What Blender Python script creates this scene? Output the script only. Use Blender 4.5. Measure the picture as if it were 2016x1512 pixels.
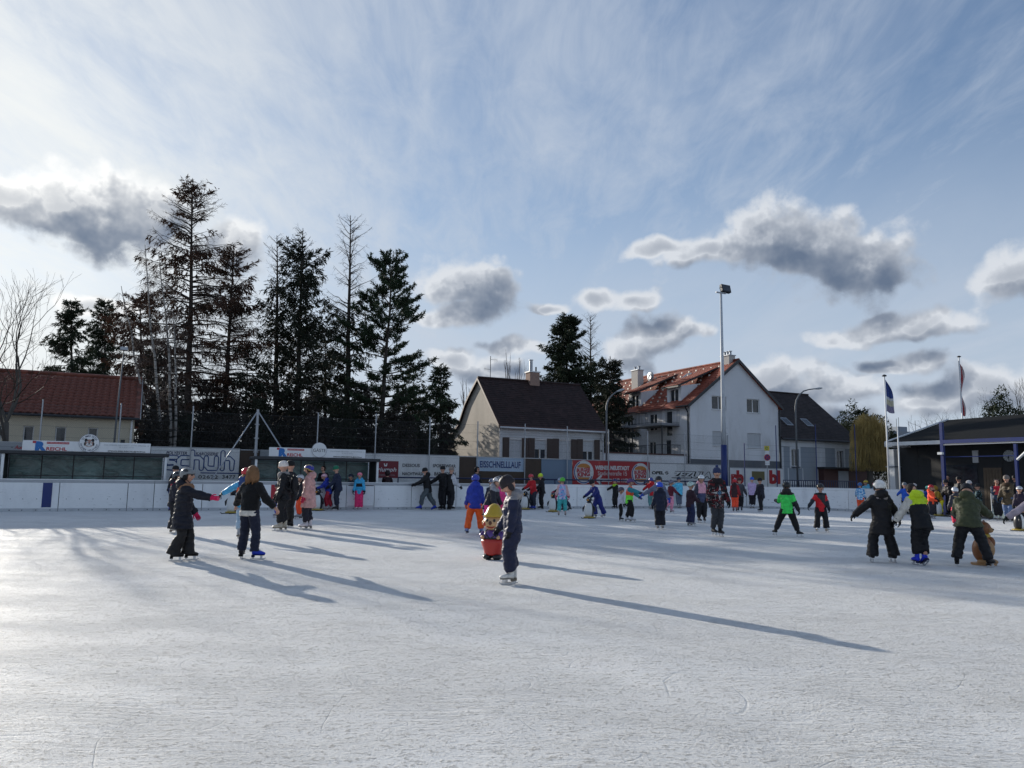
import bpy, bmesh, math, random
import numpy as np
from mathutils import Vector, Matrix, noise as mnoise
scene = bpy.context.scene
for o in list(bpy.data.objects): bpy.data.objects.remove(o)
COL = scene.collection
random.seed(7); RNG = np.random.default_rng(7)
rad = math.radians
# ---------------------------------------------------------------- camera
F, CX, CY, HC = 1514., 1008., 756., 1.5          # focal length in photo pixels, photo centre, eye height in metres
PITCH = math.atan((940 - 756) / F); ROLL = 0.0145
_fw = np.array([0, math.cos(PITCH), math.sin(PITCH)]); _u0 = np.array([0, -math.sin(PITCH), math.cos(PITCH)]); _r0 = np.array([1., 0, 0])
_rt = _r0 * math.cos(ROLL) + _u0 * math.sin(ROLL); _up = _u0 * math.cos(ROLL) - _r0 * math.sin(ROLL)
cam = bpy.data.cameras.new('camera'); cam_o = bpy.data.objects.new('camera', cam); COL.objects.link(cam_o)
cam.sensor_fit = 'HORIZONTAL'; cam.sensor_width = 36; cam.lens = 36 * F / 2016; cam.clip_end = 3000; cam.clip_start = 0.05
m = Matrix.Identity(4)
for i in range(3):
    m[i][0] = _rt[i]; m[i][1] = _up[i]; m[i][2] = -_fw[i]
m[2][3] = HC
cam_o.matrix_world = m
scene.camera = cam_o
# ---------------------------------------------------------------- sun and exposure
SUN_AZ, SUN_EL = rad(-40.5), rad(16.2)          # azimuth from +Y towards +X
sdir = Vector((math.sin(SUN_AZ) * math.cos(SUN_EL), math.cos(SUN_AZ) * math.cos(SUN_EL), math.sin(SUN_EL)))
sun = bpy.data.lights.new('sun', 'SUN'); sun.energy = 4.7; sun.angle = rad(0.55); sun.color = (1.0, 0.93, 0.82)
sun_o = bpy.data.objects.new('sun', sun); COL.objects.link(sun_o)
sun_o.rotation_euler = (-sdir).to_track_quat('-Z', 'Y').to_euler(); sun_o.location = sdir * 200
vs = scene.view_settings
vs.view_transform = 'Standard'; vs.look = 'None'; vs.gamma = 1.0; vs.use_curve_mapping = False; vs.exposure = 0.12
# ---------------------------------------------------------------- node helper
class NT:
    def __init__(s, tree): s.t = tree; s.n = tree.nodes; s.l = tree.links
    def new(s, typ, **kw):
        nd = s.n.new(typ)
        for k, v in kw.items(): setattr(nd, k, v)
        return nd
    def put(s, sock, v):
        if isinstance(v, bpy.types.NodeSocket): s.l.new(v, sock)
        elif v is not None: sock.default_value = v
    def m(s, op, a, b=None, c=None, clamp=False):
        nd = s.new('ShaderNodeMath', operation=op, use_clamp=clamp)
        for i, v in enumerate((a, b, c)):
            if v is not None: s.put(nd.inputs[i], v)
        return nd.outputs[0]
    def v(s, op, a, b=None, scale=None):
        nd = s.new('ShaderNodeVectorMath', operation=op)
        s.put(nd.inputs[0], a)
        if b is not None: s.put(nd.inputs[1], b)
        if scale is not None: s.put(nd.inputs['Scale'], scale)
        return nd.outputs['Value'] if op in ('LENGTH', 'DOT_PRODUCT', 'DISTANCE') else nd.outputs[0]
    def noise(s, vec, scale=5, detail=4, rough=.55, dist=0, col=False, lac=2.0):
        nd = s.new('ShaderNodeTexNoise')
        if vec is not None: s.put(nd.inputs['Vector'], vec)
        s.put(nd.inputs['Scale'], scale); nd.inputs['Detail'].default_value = detail
        nd.inputs['Roughness'].default_value = rough; nd.inputs['Distortion'].default_value = dist; nd.inputs['Lacunarity'].default_value = lac
        return nd.outputs['Color'] if col else nd.outputs['Fac']
    def vor(s, vec, scale=5, feature='F1', rnd=1.0, out='Distance'):
        nd = s.new('ShaderNodeTexVoronoi', feature=feature)
        if vec is not None: s.put(nd.inputs['Vector'], vec)
        s.put(nd.inputs['Scale'], scale); nd.inputs['Randomness'].default_value = rnd
        return nd.outputs[out]
    def mix(s, f, a, b, blend='MIX'):
        nd = s.new('ShaderNodeMix', data_type='RGBA', blend_type=blend)
        s.put(nd.inputs[0], f); s.put(nd.inputs[6], a if isinstance(a, bpy.types.NodeSocket) else (*a, 1)[:4]); s.put(nd.inputs[7], b if isinstance(b, bpy.types.NodeSocket) else (*b, 1)[:4])
        return nd.outputs[2]
    def ss(s, x, lo, hi, a=0., b=1.):
        nd = s.new('ShaderNodeMapRange', interpolation_type='SMOOTHSTEP')
        s.put(nd.inputs[0], x); nd.inputs[1].default_value = lo; nd.inputs[2].default_value = hi; nd.inputs[3].default_value = a; nd.inputs[4].default_value = b
        return nd.outputs[0]
    def lin(s, x, lo, hi, a=0., b=1.):
        nd = s.new('ShaderNodeMapRange'); s.put(nd.inputs[0], x)
        for i, q in enumerate((lo, hi, a, b)): nd.inputs[i + 1].default_value = q
        return nd.outputs[0]
    def xyz(s, x=0., y=0., z=0.):
        nd = s.new('ShaderNodeCombineXYZ')
        for i, q in enumerate((x, y, z)): s.put(nd.inputs[i], q)
        return nd.outputs[0]
    def sep(s, v):
        nd = s.new('ShaderNodeSeparateXYZ'); s.put(nd.inputs[0], v); return nd.outputs
    def mapv(s, v, loc=(0, 0, 0), rot=(0, 0, 0), scale=(1, 1, 1)):
        nd = s.new('ShaderNodeMapping'); s.put(nd.inputs[0], v)
        nd.inputs[1].default_value = loc; nd.inputs[2].default_value = rot; nd.inputs[3].default_value = scale
        return nd.outputs[0]
    def bump(s, h, strength=.3, dist=.01, normal=None):
        nd = s.new('ShaderNodeBump'); s.put(nd.inputs['Height'], h); nd.inputs['Strength'].default_value = strength; nd.inputs['Distance'].default_value = dist
        if normal is not None: s.put(nd.inputs['Normal'], normal)
        return nd.outputs[0]
def px_dir(x, y): 
    d = _fw + _rt * ((x - CX) / F) - _up * ((y - CY) / F); return d / np.linalg.norm(d)
# ---------------------------------------------------------------- world: clear sky, a veil of high cloud and a few cumulus clouds, all by direction
world = bpy.data.worlds.new('World'); scene.world = world; world.use_nodes = True
W = NT(world.node_tree)
for nd in list(W.n): W.n.remove(nd)
wout = W.new('ShaderNodeOutputWorld'); bg = W.new('ShaderNodeBackground'); bg.inputs['Strength'].default_value = 0.115
sky = W.new('ShaderNodeTexSky', sky_type='NISHITA'); sky.sun_disc = False; sky.sun_elevation = SUN_EL; sky.sun_rotation = SUN_AZ
sky.altitude = 280; sky.air_density = 1.0; sky.dust_density = 0.4; sky.ozone_density = 1.6
tc = W.new('ShaderNodeTexCoord'); wd = tc.outputs['Generated']
CLOUDS = [  # centre and half sizes of each puff, measured on the photograph: x, y, half width, height above, depth below
 (1500, 470, 105, 78, 52), (1590, 492, 115, 72, 66), (1690, 520, 112, 68, 62), (1400, 500, 130, 30, 24), (1310, 492, 80, 20, 16),
 (120, 400, 95, 72, 50), (25, 392, 90, 36, 44), (210, 425, 110, 92, 64), (320, 410, 75, 58, 60), (455, 485, 62, 50, 42),
 (925, 570, 88, 72, 42), (975, 588, 45, 52, 40), (905, 625, 85, 35, 22), (1075, 605, 45, 16, 12),
 (1185, 585, 60, 22, 22), (1255, 580, 45, 26, 26), (1295, 655, 75, 45, 40), (1240, 690, 70, 40, 44), (1365, 655, 30, 18, 14),
 (1800, 640, 100, 40, 24), (1745, 620, 50, 24, 18), (1650, 670, 55, 22, 15), (1805, 712, 62, 34, 22), (1730, 722, 40, 16, 12),
 (1530, 765, 90, 50, 40), (1640, 780, 80, 40, 30), (2010, 530, 60, 48, 44), (1960, 760, 80, 40, 34), (1850, 790, 90, 34, 30),
 (880, 710, 60, 26, 30), (985, 735, 80, 40, 30), (1000, 680, 70, 20, 16), (1590, 835, 120, 40, 40), (210, 595, 70, 22, 20),
 (-260, 350, 150, 80, 50), (2420, 420, 220, 110, 70), (2750, 700, 260, 90, 60), (-620, 620, 220, 90, 60), (2250, 800, 160, 60, 40)]
sx, sy, sz = W.sep(tc.outputs['Generated'])
waz = W.m('ARCTAN2', sx, sy); wel = W.m('ARCSINE', sz)
wp = W.xyz(waz, wel, 0.)
P1 = W.v('ADD', wp, W.v('MULTIPLY', W.v('SUBTRACT', W.noise(wp, 10, 2, .55, col=True), (.5, .5, .5)), (.085, .055, 0)))
cosun = W.m('MAXIMUM', W.v('DOT_PRODUCT', tc.outputs['Generated'], tuple(sdir)), 0.)
near = W.m('POWER', cosun, 14.0); near2 = W.m('POWER', cosun, 3.0)
CLX, CLY = -2.4, 4.2
# high veil: streaks on a flat layer overhead
pl = W.v('DIVIDE', tc.outputs['Generated'], W.xyz(W.m('ADD', sz, .12), W.m('ADD', sz, .12), 1.0))
pl = W.mapv(pl, loc=(CLX, CLY, 0), rot=(0, 0, rad(8)), scale=(1.35, .42, 1))
c1 = W.noise(pl, 1.5, 5, .62, .6); c2 = W.noise(pl, 7.5, 5, .68, .5)
ci = W.m('ADD', W.m('ADD', W.m('MULTIPLY', c1, .66), W.m('MULTIPLY', c2, .36)), W.m('MULTIPLY', W.m('SUBTRACT', W.m('MAXIMUM', cosun, .40), .66), .34))
veil = W.ss(ci, .27, .80, .10, .95)
low = W.ss(sz, .08, .52, .95, 0.)
veil = W.m('MAXIMUM', veil, W.m('MULTIPLY', low, W.ss(c1, .3, .62, .78, 1.)))
veilcol = W.mix(W.m('MINIMUM', W.m('MULTIPLY', near, 1.3), 1.), (4.2, 4.75, 5.6), (7.3, 7.5, 7.45))
sc_ = sky.outputs[0]
clear = W.v('DIVIDE', sc_, W.v('ADD', W.v('SCALE', sc_, scale=.075), (1, 1, 1)))
base = W.mix(veil, W.v('MULTIPLY', clear, (.96, 1.12, 1.34)), veilcol)
def puff_group(lo, hi):
    grp = bpy.data.node_groups.new('cumulus_puffs', 'ShaderNodeTree')
    grp.interface.new_socket('P', in_out='INPUT', socket_type='NodeSocketVector'); grp.interface.new_socket('D', in_out='OUTPUT', socket_type='NodeSocketFloat')
    Gp = NT(grp); gi = Gp.new('NodeGroupInput'); go = Gp.new('NodeGroupOutput'); best = None
    for (x, y, hw, hu, hb) in CLOUDS:
        d = px_dir(x, y); az, el = math.atan2(d[0], d[1]), math.asin(d[2]); k = 1.30 / F * math.cos(el)
        if az + hw * k + .05 < lo or az - hw * k - .05 > hi: continue
        q = Gp.v('SUBTRACT', gi.outputs[0], (az, el, 0))
        e = Gp.v('LENGTH', Gp.v('MAXIMUM', Gp.v('MULTIPLY', q, (1 / (hw * k), 1 / (hu * k), 0)), Gp.v('MULTIPLY', q, (1 / (hw * k), -1 / (hb * k), 0))))
        best = e if best is None else Gp.m('SMOOTH_MIN', best, e, .15)
    Gp.l.new(Gp.m('SUBTRACT', 1.0, best), go.inputs[0])
    return grp
fb = W.noise(wp, 26, 5, .6); fbo = W.noise(W.v('ADD', wp, (-.008, .009, 0)), 26, 3, .6); bil = W.m('SUBTRACT', .9, W.vor(P1, 38, 'F1', 1.))
brightc = W.mix(near, (5.5, 5.8, 6.25), (9.0, 9.0, 8.8)); darkc = W.mix(near2, (1.05, 1.42, 2.1), (1.4, 1.8, 2.5))
def cloudy(grp):
    def puffs(p):
        nd = W.new('ShaderNodeGroup'); nd.node_tree = grp; W.l.new(p, nd.inputs[0]); return nd.outputs[0]
    B0 = puffs(P1); B1 = puffs(W.v('ADD', P1, (-.022, .030, 0)))
    D0 = W.m('ADD', B0, W.m('ADD', W.m('MULTIPLY', W.m('SUBTRACT', fb, .5), .85), W.m('MULTIPLY', W.m('SUBTRACT', bil, .45), .34)))
    mask = W.ss(D0, .02, .44); thick = W.ss(D0, .05, 1.05)
    lit = W.m('ADD', W.m('MULTIPLY', W.m('SUBTRACT', B0, B1), .80), W.m('ADD', W.m('MULTIPLY', W.m('SUBTRACT', fb, fbo), 1.0), W.m('MULTIPLY', W.m('SUBTRACT', bil, .45), .22)))
    shade = W.lin(lit, .42, -.46)
    x = W.m('MAXIMUM', W.m('ADD', W.m('MULTIPLY', shade, W.m('ADD', W.m('MULTIPLY', thick, 1.2), .80)), W.m('SUBTRACT', W.m('MULTIPLY', thick, .52), .22)), 0.)
    dark = W.m('MULTIPLY', W.m('DIVIDE', x, W.m('ADD', x, .56)), 1.42, clamp=True)
    b_ = W.new('ShaderNodeBackground'); b_.inputs[1].default_value = 0.115
    W.l.new(W.mix(mask, base, W.mix(dark, brightc, darkc)), b_.inputs[0]); return b_.outputs[0]
AZ = [-1.05, -.42, .0, .20, .42, .75, 1.25]           # sectors, so that each direction only reads the clouds near it
cur = None
for lo, hi in zip(AZ[:-1], AZ[1:]):
    sh = cloudy(puff_group(lo, hi))
    if cur is None: cur = sh
    else:
        ms = W.new('ShaderNodeMixShader'); W.l.new(W.m('GREATER_THAN', waz, lo), ms.inputs[0]); W.l.new(cur, ms.inputs[1]); W.l.new(sh, ms.inputs[2]); cur = ms.outputs[0]
inband = W.m('MULTIPLY', W.m('LESS_THAN', W.m('ABSOLUTE', W.m('SUBTRACT', wel, .20)), .22), W.m('LESS_THAN', W.m('ABSOLUTE', W.m('SUBTRACT', waz, .1)), 1.14))
ms = W.new('ShaderNodeMixShader'); W.l.new(inband, ms.inputs[0]); W.l.new(bg.outputs[0], ms.inputs[1]); W.l.new(cur, ms.inputs[2])
W.l.new(base, bg.inputs['Color']); W.l.new(ms.outputs[0], wout.inputs[0])
world.cycles.sampling_method = 'NONE'
# ---------------------------------------------------------------- the rink frame: a along the far boards, b away behind them
RA = math.atan(.49); O = np.array([0., 36.92, 0.]); U = np.array([math.cos(RA), math.sin(RA), 0]); V = np.array([-math.sin(RA), math.cos(RA), 0])
EYE = np.array([0., 0., HC])
def ray(x, y): return _fw + _rt * ((x - CX) / F) - _up * ((y - CY) / F)
def R2W(a, b, z=0.): return O + U * a + V * b + np.array([0, 0, z])
def W2R(p): q = np.array(p) - O; return float(q @ U), float(q @ V), float(q[2])
def onb(x, y, b):            # where the sight line of a photo pixel meets the upright plane b = const; gives (a, z)
    d = ray(x, y); t = ((O + V * b - EYE) @ V) / (d @ V); p = EYE + d * t; r = W2R(p); return r[0], r[2]
def ona(x, y, a):
    d = ray(x, y); t = ((O + U * a - EYE) @ U) / (d @ U); p = EYE + d * t; r = W2R(p); return r[1], r[2]
def gnd(x, y, z=0.):
    d = ray(x, y); t = (z - HC) / d[2]; return EYE + d * t
def pix(p):
    d = np.array(p) - EYE; z = d @ _fw; return CX + F * (d @ _rt) / z, CY - F * (d @ _up) / z
# ---------------------------------------------------------------- object helpers
def link(o, parent=None):
    COL.objects.link(o)
    if parent is not None: o.parent = parent
    return o
def tag(o, label, cat, group=None):
    o['label'] = label; o['category'] = cat
    if group: o['group'] = group
    return o
def empty(name, label, cat, loc=(0, 0, 0), rz=0., group=None):
    o = bpy.data.objects.new(name, None); o.empty_display_size = .2; link(o); o.location = loc; o.rotation_euler = (0, 0, rz); return tag(o, label, cat, group)
def rempty(name, label, cat, a, b, z=0., group=None): return empty(name, label, cat, R2W(a, b, z), RA, group)
def mesh(name, verts, faces, mat, parent=None, smooth=False, mats=None, mi=None):
    me = bpy.data.meshes.new(name); me.from_pydata([tuple(v) for v in verts], [], faces)
    return mobj(name, me, mat, parent, smooth, mats, mi)
def mobj(name, me, mat=None, parent=None, smooth=False, mats=None, mi=None):
    for q in (mats or [mat]):
        if q is not None: me.materials.append(q)
    if mi is not None: me.polygons.foreach_set('material_index', np.asarray(mi, dtype=np.int32))
    if smooth: me.polygons.foreach_set('use_smooth', np.ones(len(me.polygons), dtype=bool))
    me.update(); o = bpy.data.objects.new(name, me); return link(o, parent)
class MB:
    """collects boxes, tubes, sheets in one vertex list"""
    def __init__(s): s.v = []; s.f = []; s.mi = []
    def add(s, vs_, fs, mi=0):
        n = len(s.v); s.v += [tuple(map(float, q)) for q in vs_]; s.f += [tuple(i + n for i in f) for f in fs]; s.mi += [mi] * len(fs); return s
    def box(s, x0, x1, y0, y1, z0, z1, mi=0):
        return s.add([(x0, y0, z0), (x1, y0, z0), (x1, y1, z0), (x0, y1, z0), (x0, y0, z1), (x1, y0, z1), (x1, y1, z1), (x0, y1, z1)],
                     [(0, 3, 2, 1), (4, 5, 6, 7), (0, 1, 5, 4), (1, 2, 6, 5), (2, 3, 7, 6), (3, 0, 4, 7)], mi)
    def bbox(s, x0, x1, y0, y1, z0, z1, c=.01, mi=0):     # box with chamfered edges
        v = []
        for z, e in ((z0, c), (z0 + c, 0), (z1 - c, 0), (z1, c)):
            v += [(x0 + e + c * (e == 0), y0 + e, z), (x1 - e - c * (e == 0), y0 + e, z), (x1 - e, y0 + e + c * (e == 0), z), (x1 - e, y1 - e - c * (e == 0), z),
                  (x1 - e - c * (e == 0), y1 - e, z), (x0 + e + c * (e == 0), y1 - e, z), (x0 + e, y1 - e - c * (e == 0), z), (x0 + e, y0 + e + c * (e == 0), z)]
        f = [tuple(range(7, -1, -1)), tuple(range(24, 32))]
        for k in range(3):
            for i in range(8): f.append((k * 8 + i, k * 8 + (i + 1) % 8, k * 8 + 8 + (i + 1) % 8, k * 8 + 8 + i))
        return s.add(v, f, mi)
    def tube(s, pts, rads, n=8, cap=True, mi=0):
        pts = [Vector(p) for p in pts]
        if not hasattr(rads, '__len__'): rads = [rads] * len(pts)
        v = []; prev = None
        for i, p in enumerate(pts):
            t = (pts[min(i + 1, len(pts) - 1)] - pts[max(i - 1, 0)]).normalized()
            if prev is None: x = t.orthogonal().normalized()
            else:
                x = prev - t * prev.dot(t)
                x = x.normalized() if x.length > 1e-6 else t.orthogonal().normalized()
            prev = x; y = t.cross(x)
            for k in range(n):
                an = 2 * math.pi * k / n; v.append(p + (x * math.cos(an) + y * math.sin(an)) * rads[i])
        f = []
        for i in range(len(pts) - 1):
            for k in range(n): f.append((i * n + k, i * n + (k + 1) % n, (i + 1) * n + (k + 1) % n, (i + 1) * n + k))
        if cap: f.append(tuple(range(n - 1, -1, -1))); f.append(tuple(range((len(pts) - 1) * n, len(pts) * n)))
        return s.add(v, f, mi)
    def quad(s, a, b, c, d, mi=0): return s.add([a, b, c, d], [(0, 1, 2, 3)], mi)
    def prism(s, poly, y0, y1, mi=0):     # polygon in x,z extruded along y
        n = len(poly); v = [(x, y0, z) for x, z in poly] + [(x, y1, z) for x, z in poly]
        f = [tuple(range(n)), tuple(range(2 * n - 1, n - 1, -1))] + [((i + 1) % n, i, i + n, (i + 1) % n + n) for i in range(n)]
        return s.add(v, f, mi)
    def prismx(s, poly, x0, x1, mi=0):    # polygon in y,z extruded along x
        n = len(poly); v = [(x0, y, z) for y, z in poly] + [(x1, y, z) for y, z in poly]
        f = [tuple(range(n - 1, -1, -1)), tuple(range(n, 2 * n))] + [(i, (i + 1) % n, (i + 1) % n + n, i + n) for i in range(n)]
        return s.add(v, f, mi)
    def out(s, name, mat, parent=None, smooth=False, mats=None): return mesh(name, s.v, s.f, mat, parent, smooth, mats, s.mi if mats else None)
# ---------------------------------------------------------------- materials
MATS = {}
def pmat(name, col, rough=.6, metal=0., var=.12, nscale=6., bump=.0, bscale=40., spec=.5, dirt=None, obj_rand=0., coat=0.):
    """plain procedural surface: base colour broken up by two noises, fine relief"""
    if name in MATS: return MATS[name]
    mt = bpy.data.materials.new(name); mt.use_nodes = True; T = NT(mt.node_tree); b = T.n['Principled BSDF']
    co = T.new('ShaderNodeTexCoord').outputs['Object']
    n1 = T.noise(co, nscale, 5, .6); n2 = T.noise(co, nscale * 7, 3, .6)
    f = T.m('ADD', T.m('MULTIPLY', T.m('SUBTRACT', n1, .5), 2 * var), T.m('MULTIPLY', T.m('SUBTRACT', n2, .5), var))
    f = T.m('ADD', f, 1.0)
    if obj_rand:
        oi = T.new('ShaderNodeObjectInfo'); f = T.m('MULTIPLY', f, T.lin(oi.outputs['Random'], 0, 1, 1 - obj_rand, 1 + obj_rand))
    c = T.v('SCALE', (col[0], col[1], col[2]), scale=f)
    if dirt:
        c = T.mix(T.m('MULTIPLY', T.ss(T.noise(T.mapv(co, scale=(1, 1, .35)), nscale * .6, 6, .65), .48, .72), dirt[1]), c, dirt[0])
    T.l.new(c, b.inputs['Base Color']); b.inputs['Roughness'].default_value = rough; b.inputs['Metallic'].default_value = metal
    b.inputs['Specular IOR Level'].default_value = spec; b.inputs['Coat Weight'].default_value = coat
    if bump: T.l.new(T.bump(T.noise(co, bscale, 5, .6), bump, .01), b.inputs['Normal'])
    MATS[name] = mt; return mt
def srgb(r, g, b):
    return tuple(((c / 255 + .055) / 1.055) ** 2.4 if c > 10 else c / 255 / 12.92 for c in (r, g, b))
# ---------------------------------------------------------------- ground and ice
def ice_mat():
    mt = bpy.data.materials.new('skated_ice'); mt.use_nodes = True; T = NT(mt.node_tree); b = T.n['Principled BSDF']
    co = T.new('ShaderNodeTexCoord').outputs['Object']
    warp = T.v('ADD', co, T.v('SCALE', T.v('SUBTRACT', T.noise(co, .8, 2, .5, col=True), (.5, .5, .5)), scale=.35))
    # skate cuts: arcs of large circles, broken up along their length, and long fine blade lines crossing them
    cuts = None
    for sc_, wd_, rot, st, th, r0 in ((.42, .0022, .3, (1, .5, 1), .42, .42), (.8, .0038, 1.3, (1, .45, 1), .43, .5), (1.1, .005, 2.4, (.6, 1, 1), .49, .45)):
        q = T.mapv(warp, loc=(sc_ * 7, rot * 3, 0), rot=(0, 0, rot), scale=st)
        e = T.m('ABSOLUTE', T.m('SUBTRACT', T.vor(q, sc_), r0)); ln = T.ss(e, wd_, 0.0)
        ln = T.m('MULTIPLY', ln, T.ss(T.noise(q, sc_ * 2.3, 2, .6), th, th + .06))
        cuts = ln if cuts is None else T.m('MAXIMUM', cuts, ln)
    fine = None
    for rot, sx_, sy_, wd_ in ((.20, .35, 5.5, .012), (-.25, .28, 4.5, .012), (1.15, .4, 4.0, .010), (.7, .3, 7.0, .014)):
        e = T.m('ABSOLUTE', T.m('SUBTRACT', T.noise(T.mapv(warp, loc=(rot * 5, rot, 0), rot=(0, 0, rot), scale=(sx_, sy_, 1)), 1.7, 1, .5), .5)); ln = T.ss(e, wd_, 0.)
        fine = ln if fine is None else T.m('MAXIMUM', fine, ln)
    fine = T.m('MULTIPLY', fine, T.ss(T.noise(co, .7, 3, .6), .40, .62))
    # scraped snow: fibrous grain drawn out along several headings
    g1 = T.noise(T.mapv(warp, rot=(0, 0, .25), scale=(1.0, 3.2, 1)), 9., 5, .72); g4 = T.noise(T.mapv(warp, rot=(0, 0, -.2), scale=(1, 1.5, 1)), 36, 4, .78)
    patch = T.ss(T.noise(co, .22, 4, .6), .32, .68); patch2 = T.ss(T.noise(T.mapv(warp, rot=(0, 0, .3), scale=(.5, 1.3, 1)), .9, 5, .65), .35, .7)
    grain = T.m('ADD', T.m('MULTIPLY', g1, .42), T.m('MULTIPLY', g4, .58))
    rid = T.ss(grain, .54, .68)
    h = T.m('SUBTRACT', T.m('MULTIPLY', T.m('ADD', grain, rid), T.lin(patch2, 0, 1, .5, 1.0)), T.m('ADD', T.m('MULTIPLY', cuts, .11), T.m('MULTIPLY', fine, .13)))
    col = T.mix(patch, (.77, .77, .76), (.865, .865, .85))
    col = T.mix(T.m('MULTIPLY', patch2, .4), col, (.89, .895, .885))
    col = T.mix(T.m('MULTIPLY', rid, .45), col, (.93, .935, .93)); col = T.mix(T.m('MULTIPLY', T.ss(g1, .48, .3), .25), col, (.56, .61, .64))
    col = T.mix(T.m('MULTIPLY', cuts, .25), col, (.60, .65, .68))
    col = T.mix(T.m('MULTIPLY', fine, .16), col, (.93, .935, .93))
    col = T.mix(T.m('MULTIPLY', T.ss(patch, .75, 1.), .05), col, (.62, .50, .50))
    T.l.new(col, b.inputs['Base Color'])
    T.l.new(T.lin(patch2, 0, 1, .5, .68), b.inputs['Roughness']); b.inputs['Specular IOR Level'].default_value = .10; b.inputs['IOR'].default_value = 1.31
    T.l.new(T.bump(h, 1.0, .055), b.inputs['Normal'])
    return mt
A_END, B_NEAR, RC = 17.1, -44., 5.0
def rink_outline(off=0.):
    """rink edge moved outwards by off: far side b=0, right end a=A_END, rounded corner"""
    p = [(-60, off)]
    ca, cb = A_END - RC, -RC
    for k in range(17):
        t = math.pi / 2 * (1 - k / 16); p.append((ca + (RC + off) * math.cos(t), cb + (RC + off) * math.sin(t)))
    p += [(A_END + off, B_NEAR), (-60, B_NEAR)]
    return p
pl_ = [R2W(a, b, .012) for a, b in rink_outline(.03)]
ice = mesh('ice', pl_, [tuple(range(len(pl_) - 1, -1, -1))], ice_mat()); ice['kind'] = 'structure'
gm = pmat('earth_and_asphalt', (.085, .08, .075), .9, var=.3, nscale=.5, bump=.4, bscale=30)
g = mesh('ground', [(-900, -300, -.004), (900, -300, -.004), (900, 1500, -.004), (-900, 1500, -.004)], [(0, 1, 2, 3)], gm); g['kind'] = 'structure'
# ---------------------------------------------------------------- shared surfaces
M_board = pmat('board_white', (.85, .86, .86), .42, var=.05, nscale=1.2, dirt=((.46, .47, .47), .35), obj_rand=.05, spec=.35)
def scuffed(mt, amt=.6):
    """black puck and blade marks on the boards"""
    T = NT(mt.node_tree); b = T.n['Principled BSDF']; src = b.inputs['Base Color'].links[0].from_socket; co = T.new('ShaderNodeTexCoord').outputs['Object']; oi = T.new('ShaderNodeObjectInfo').outputs['Random']
    q = T.v('ADD', co, T.xyz(T.m('MULTIPLY', oi, 30.), 0., 0.)); n = T.noise(T.mapv(q, rot=(0, .12, 0), scale=(1.4, 1, 9)), 2.6, 4, .65); m_ = T.ss(n, .60, .70); n2 = T.noise(T.mapv(q, scale=(3, 3, 5)), 3.5, 4, .7); m2 = T.ss(n2, .66, .74); z = T.sep(co)[2]
    f = T.m('MULTIPLY', T.m('MAXIMUM', m_, m2), T.lin(z, .1, 1.1, amt, amt * .3)); T.l.new(T.mix(f, src, (.10, .10, .105)), b.inputs['Base Color'])
scuffed(M_board)
M_kick = pmat('kick_strip', (.48, .50, .52), .5, var=.14, nscale=3, dirt=((.2, .21, .22), .5))
M_alu = pmat('galvanised_steel', (.36, .38, .41), .42, metal=.6, var=.14, nscale=9)
M_white = pmat('white_paint', (.76, .77, .77), .5, var=.05, nscale=2, dirt=((.40, .39, .37), .4))
M_dark = pmat('dark_steel', (.028, .03, .034), .55, var=.15)
M_blue = pmat('blue_paint', (.010, .027, .15), .45, var=.12, nscale=4, dirt=((.04, .05, .09), .5))
M_navy = pmat('navy_paint', (.012, .02, .075), .45, var=.12)
M_red = pmat('red_paint', (.42, .018, .03), .5, var=.08)
M_black = pmat('black_print', (.012, .013, .016), .55, var=.05)
M_gap = pmat('dark_joint_filler', (.05, .055, .06), .8)  # dark grey of the board backing, bolts and door edges
M_brown = pmat('brown_fibre_board', (.075, .05, .035), .8, var=.3, nscale=3, bump=.3)
M_sign = pmat('sign_sheet', (.74, .75, .75), .45, var=.05, nscale=1.4, dirt=((.42, .43, .42), .35))
M_greysign = pmat('weathered_sheet', (.33, .35, .37), .55, var=.10, nscale=1.1, dirt=((.22, .23, .23), .5))
M_bluesheet = pmat('blue_grey_sheet', (.16, .235, .33), .5, var=.08, nscale=1.)
M_signblue = pmat('pale_blue_sheet', (.40, .52, .66), .45, var=.06)
M_bkred = pmat('banner_red', (.40, .022, .028), .5, var=.08, nscale=1.)
M_glassd = None
def glass_mat(name, col, rough=.08, wav=.15, wsc=1.3):
    mt = bpy.data.materials.new(name); mt.use_nodes = True; T = NT(mt.node_tree); b = T.n['Principled BSDF']
    co = T.new('ShaderNodeTexCoord').outputs['Object']; n = T.noise(T.mapv(co, scale=(1, 1, 2)), wsc, 4, .6, 1.)
    T.l.new(T.v('SCALE', col, scale=T.lin(n, .3, .7, .5, 1.5)), b.inputs['Base Color'])
    b.inputs['Roughness'].default_value = rough; b.inputs['Specular IOR Level'].default_value = .6
    T.l.new(T.bump(n, wav, .15), b.inputs['Normal']); return mt
M_plexi = glass_mat('scratched_plexiglass', (.12, .21, .21), .24, .35)
M_wglass = glass_mat('window_glass', (.035, .042, .05), .05, .03)
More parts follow.
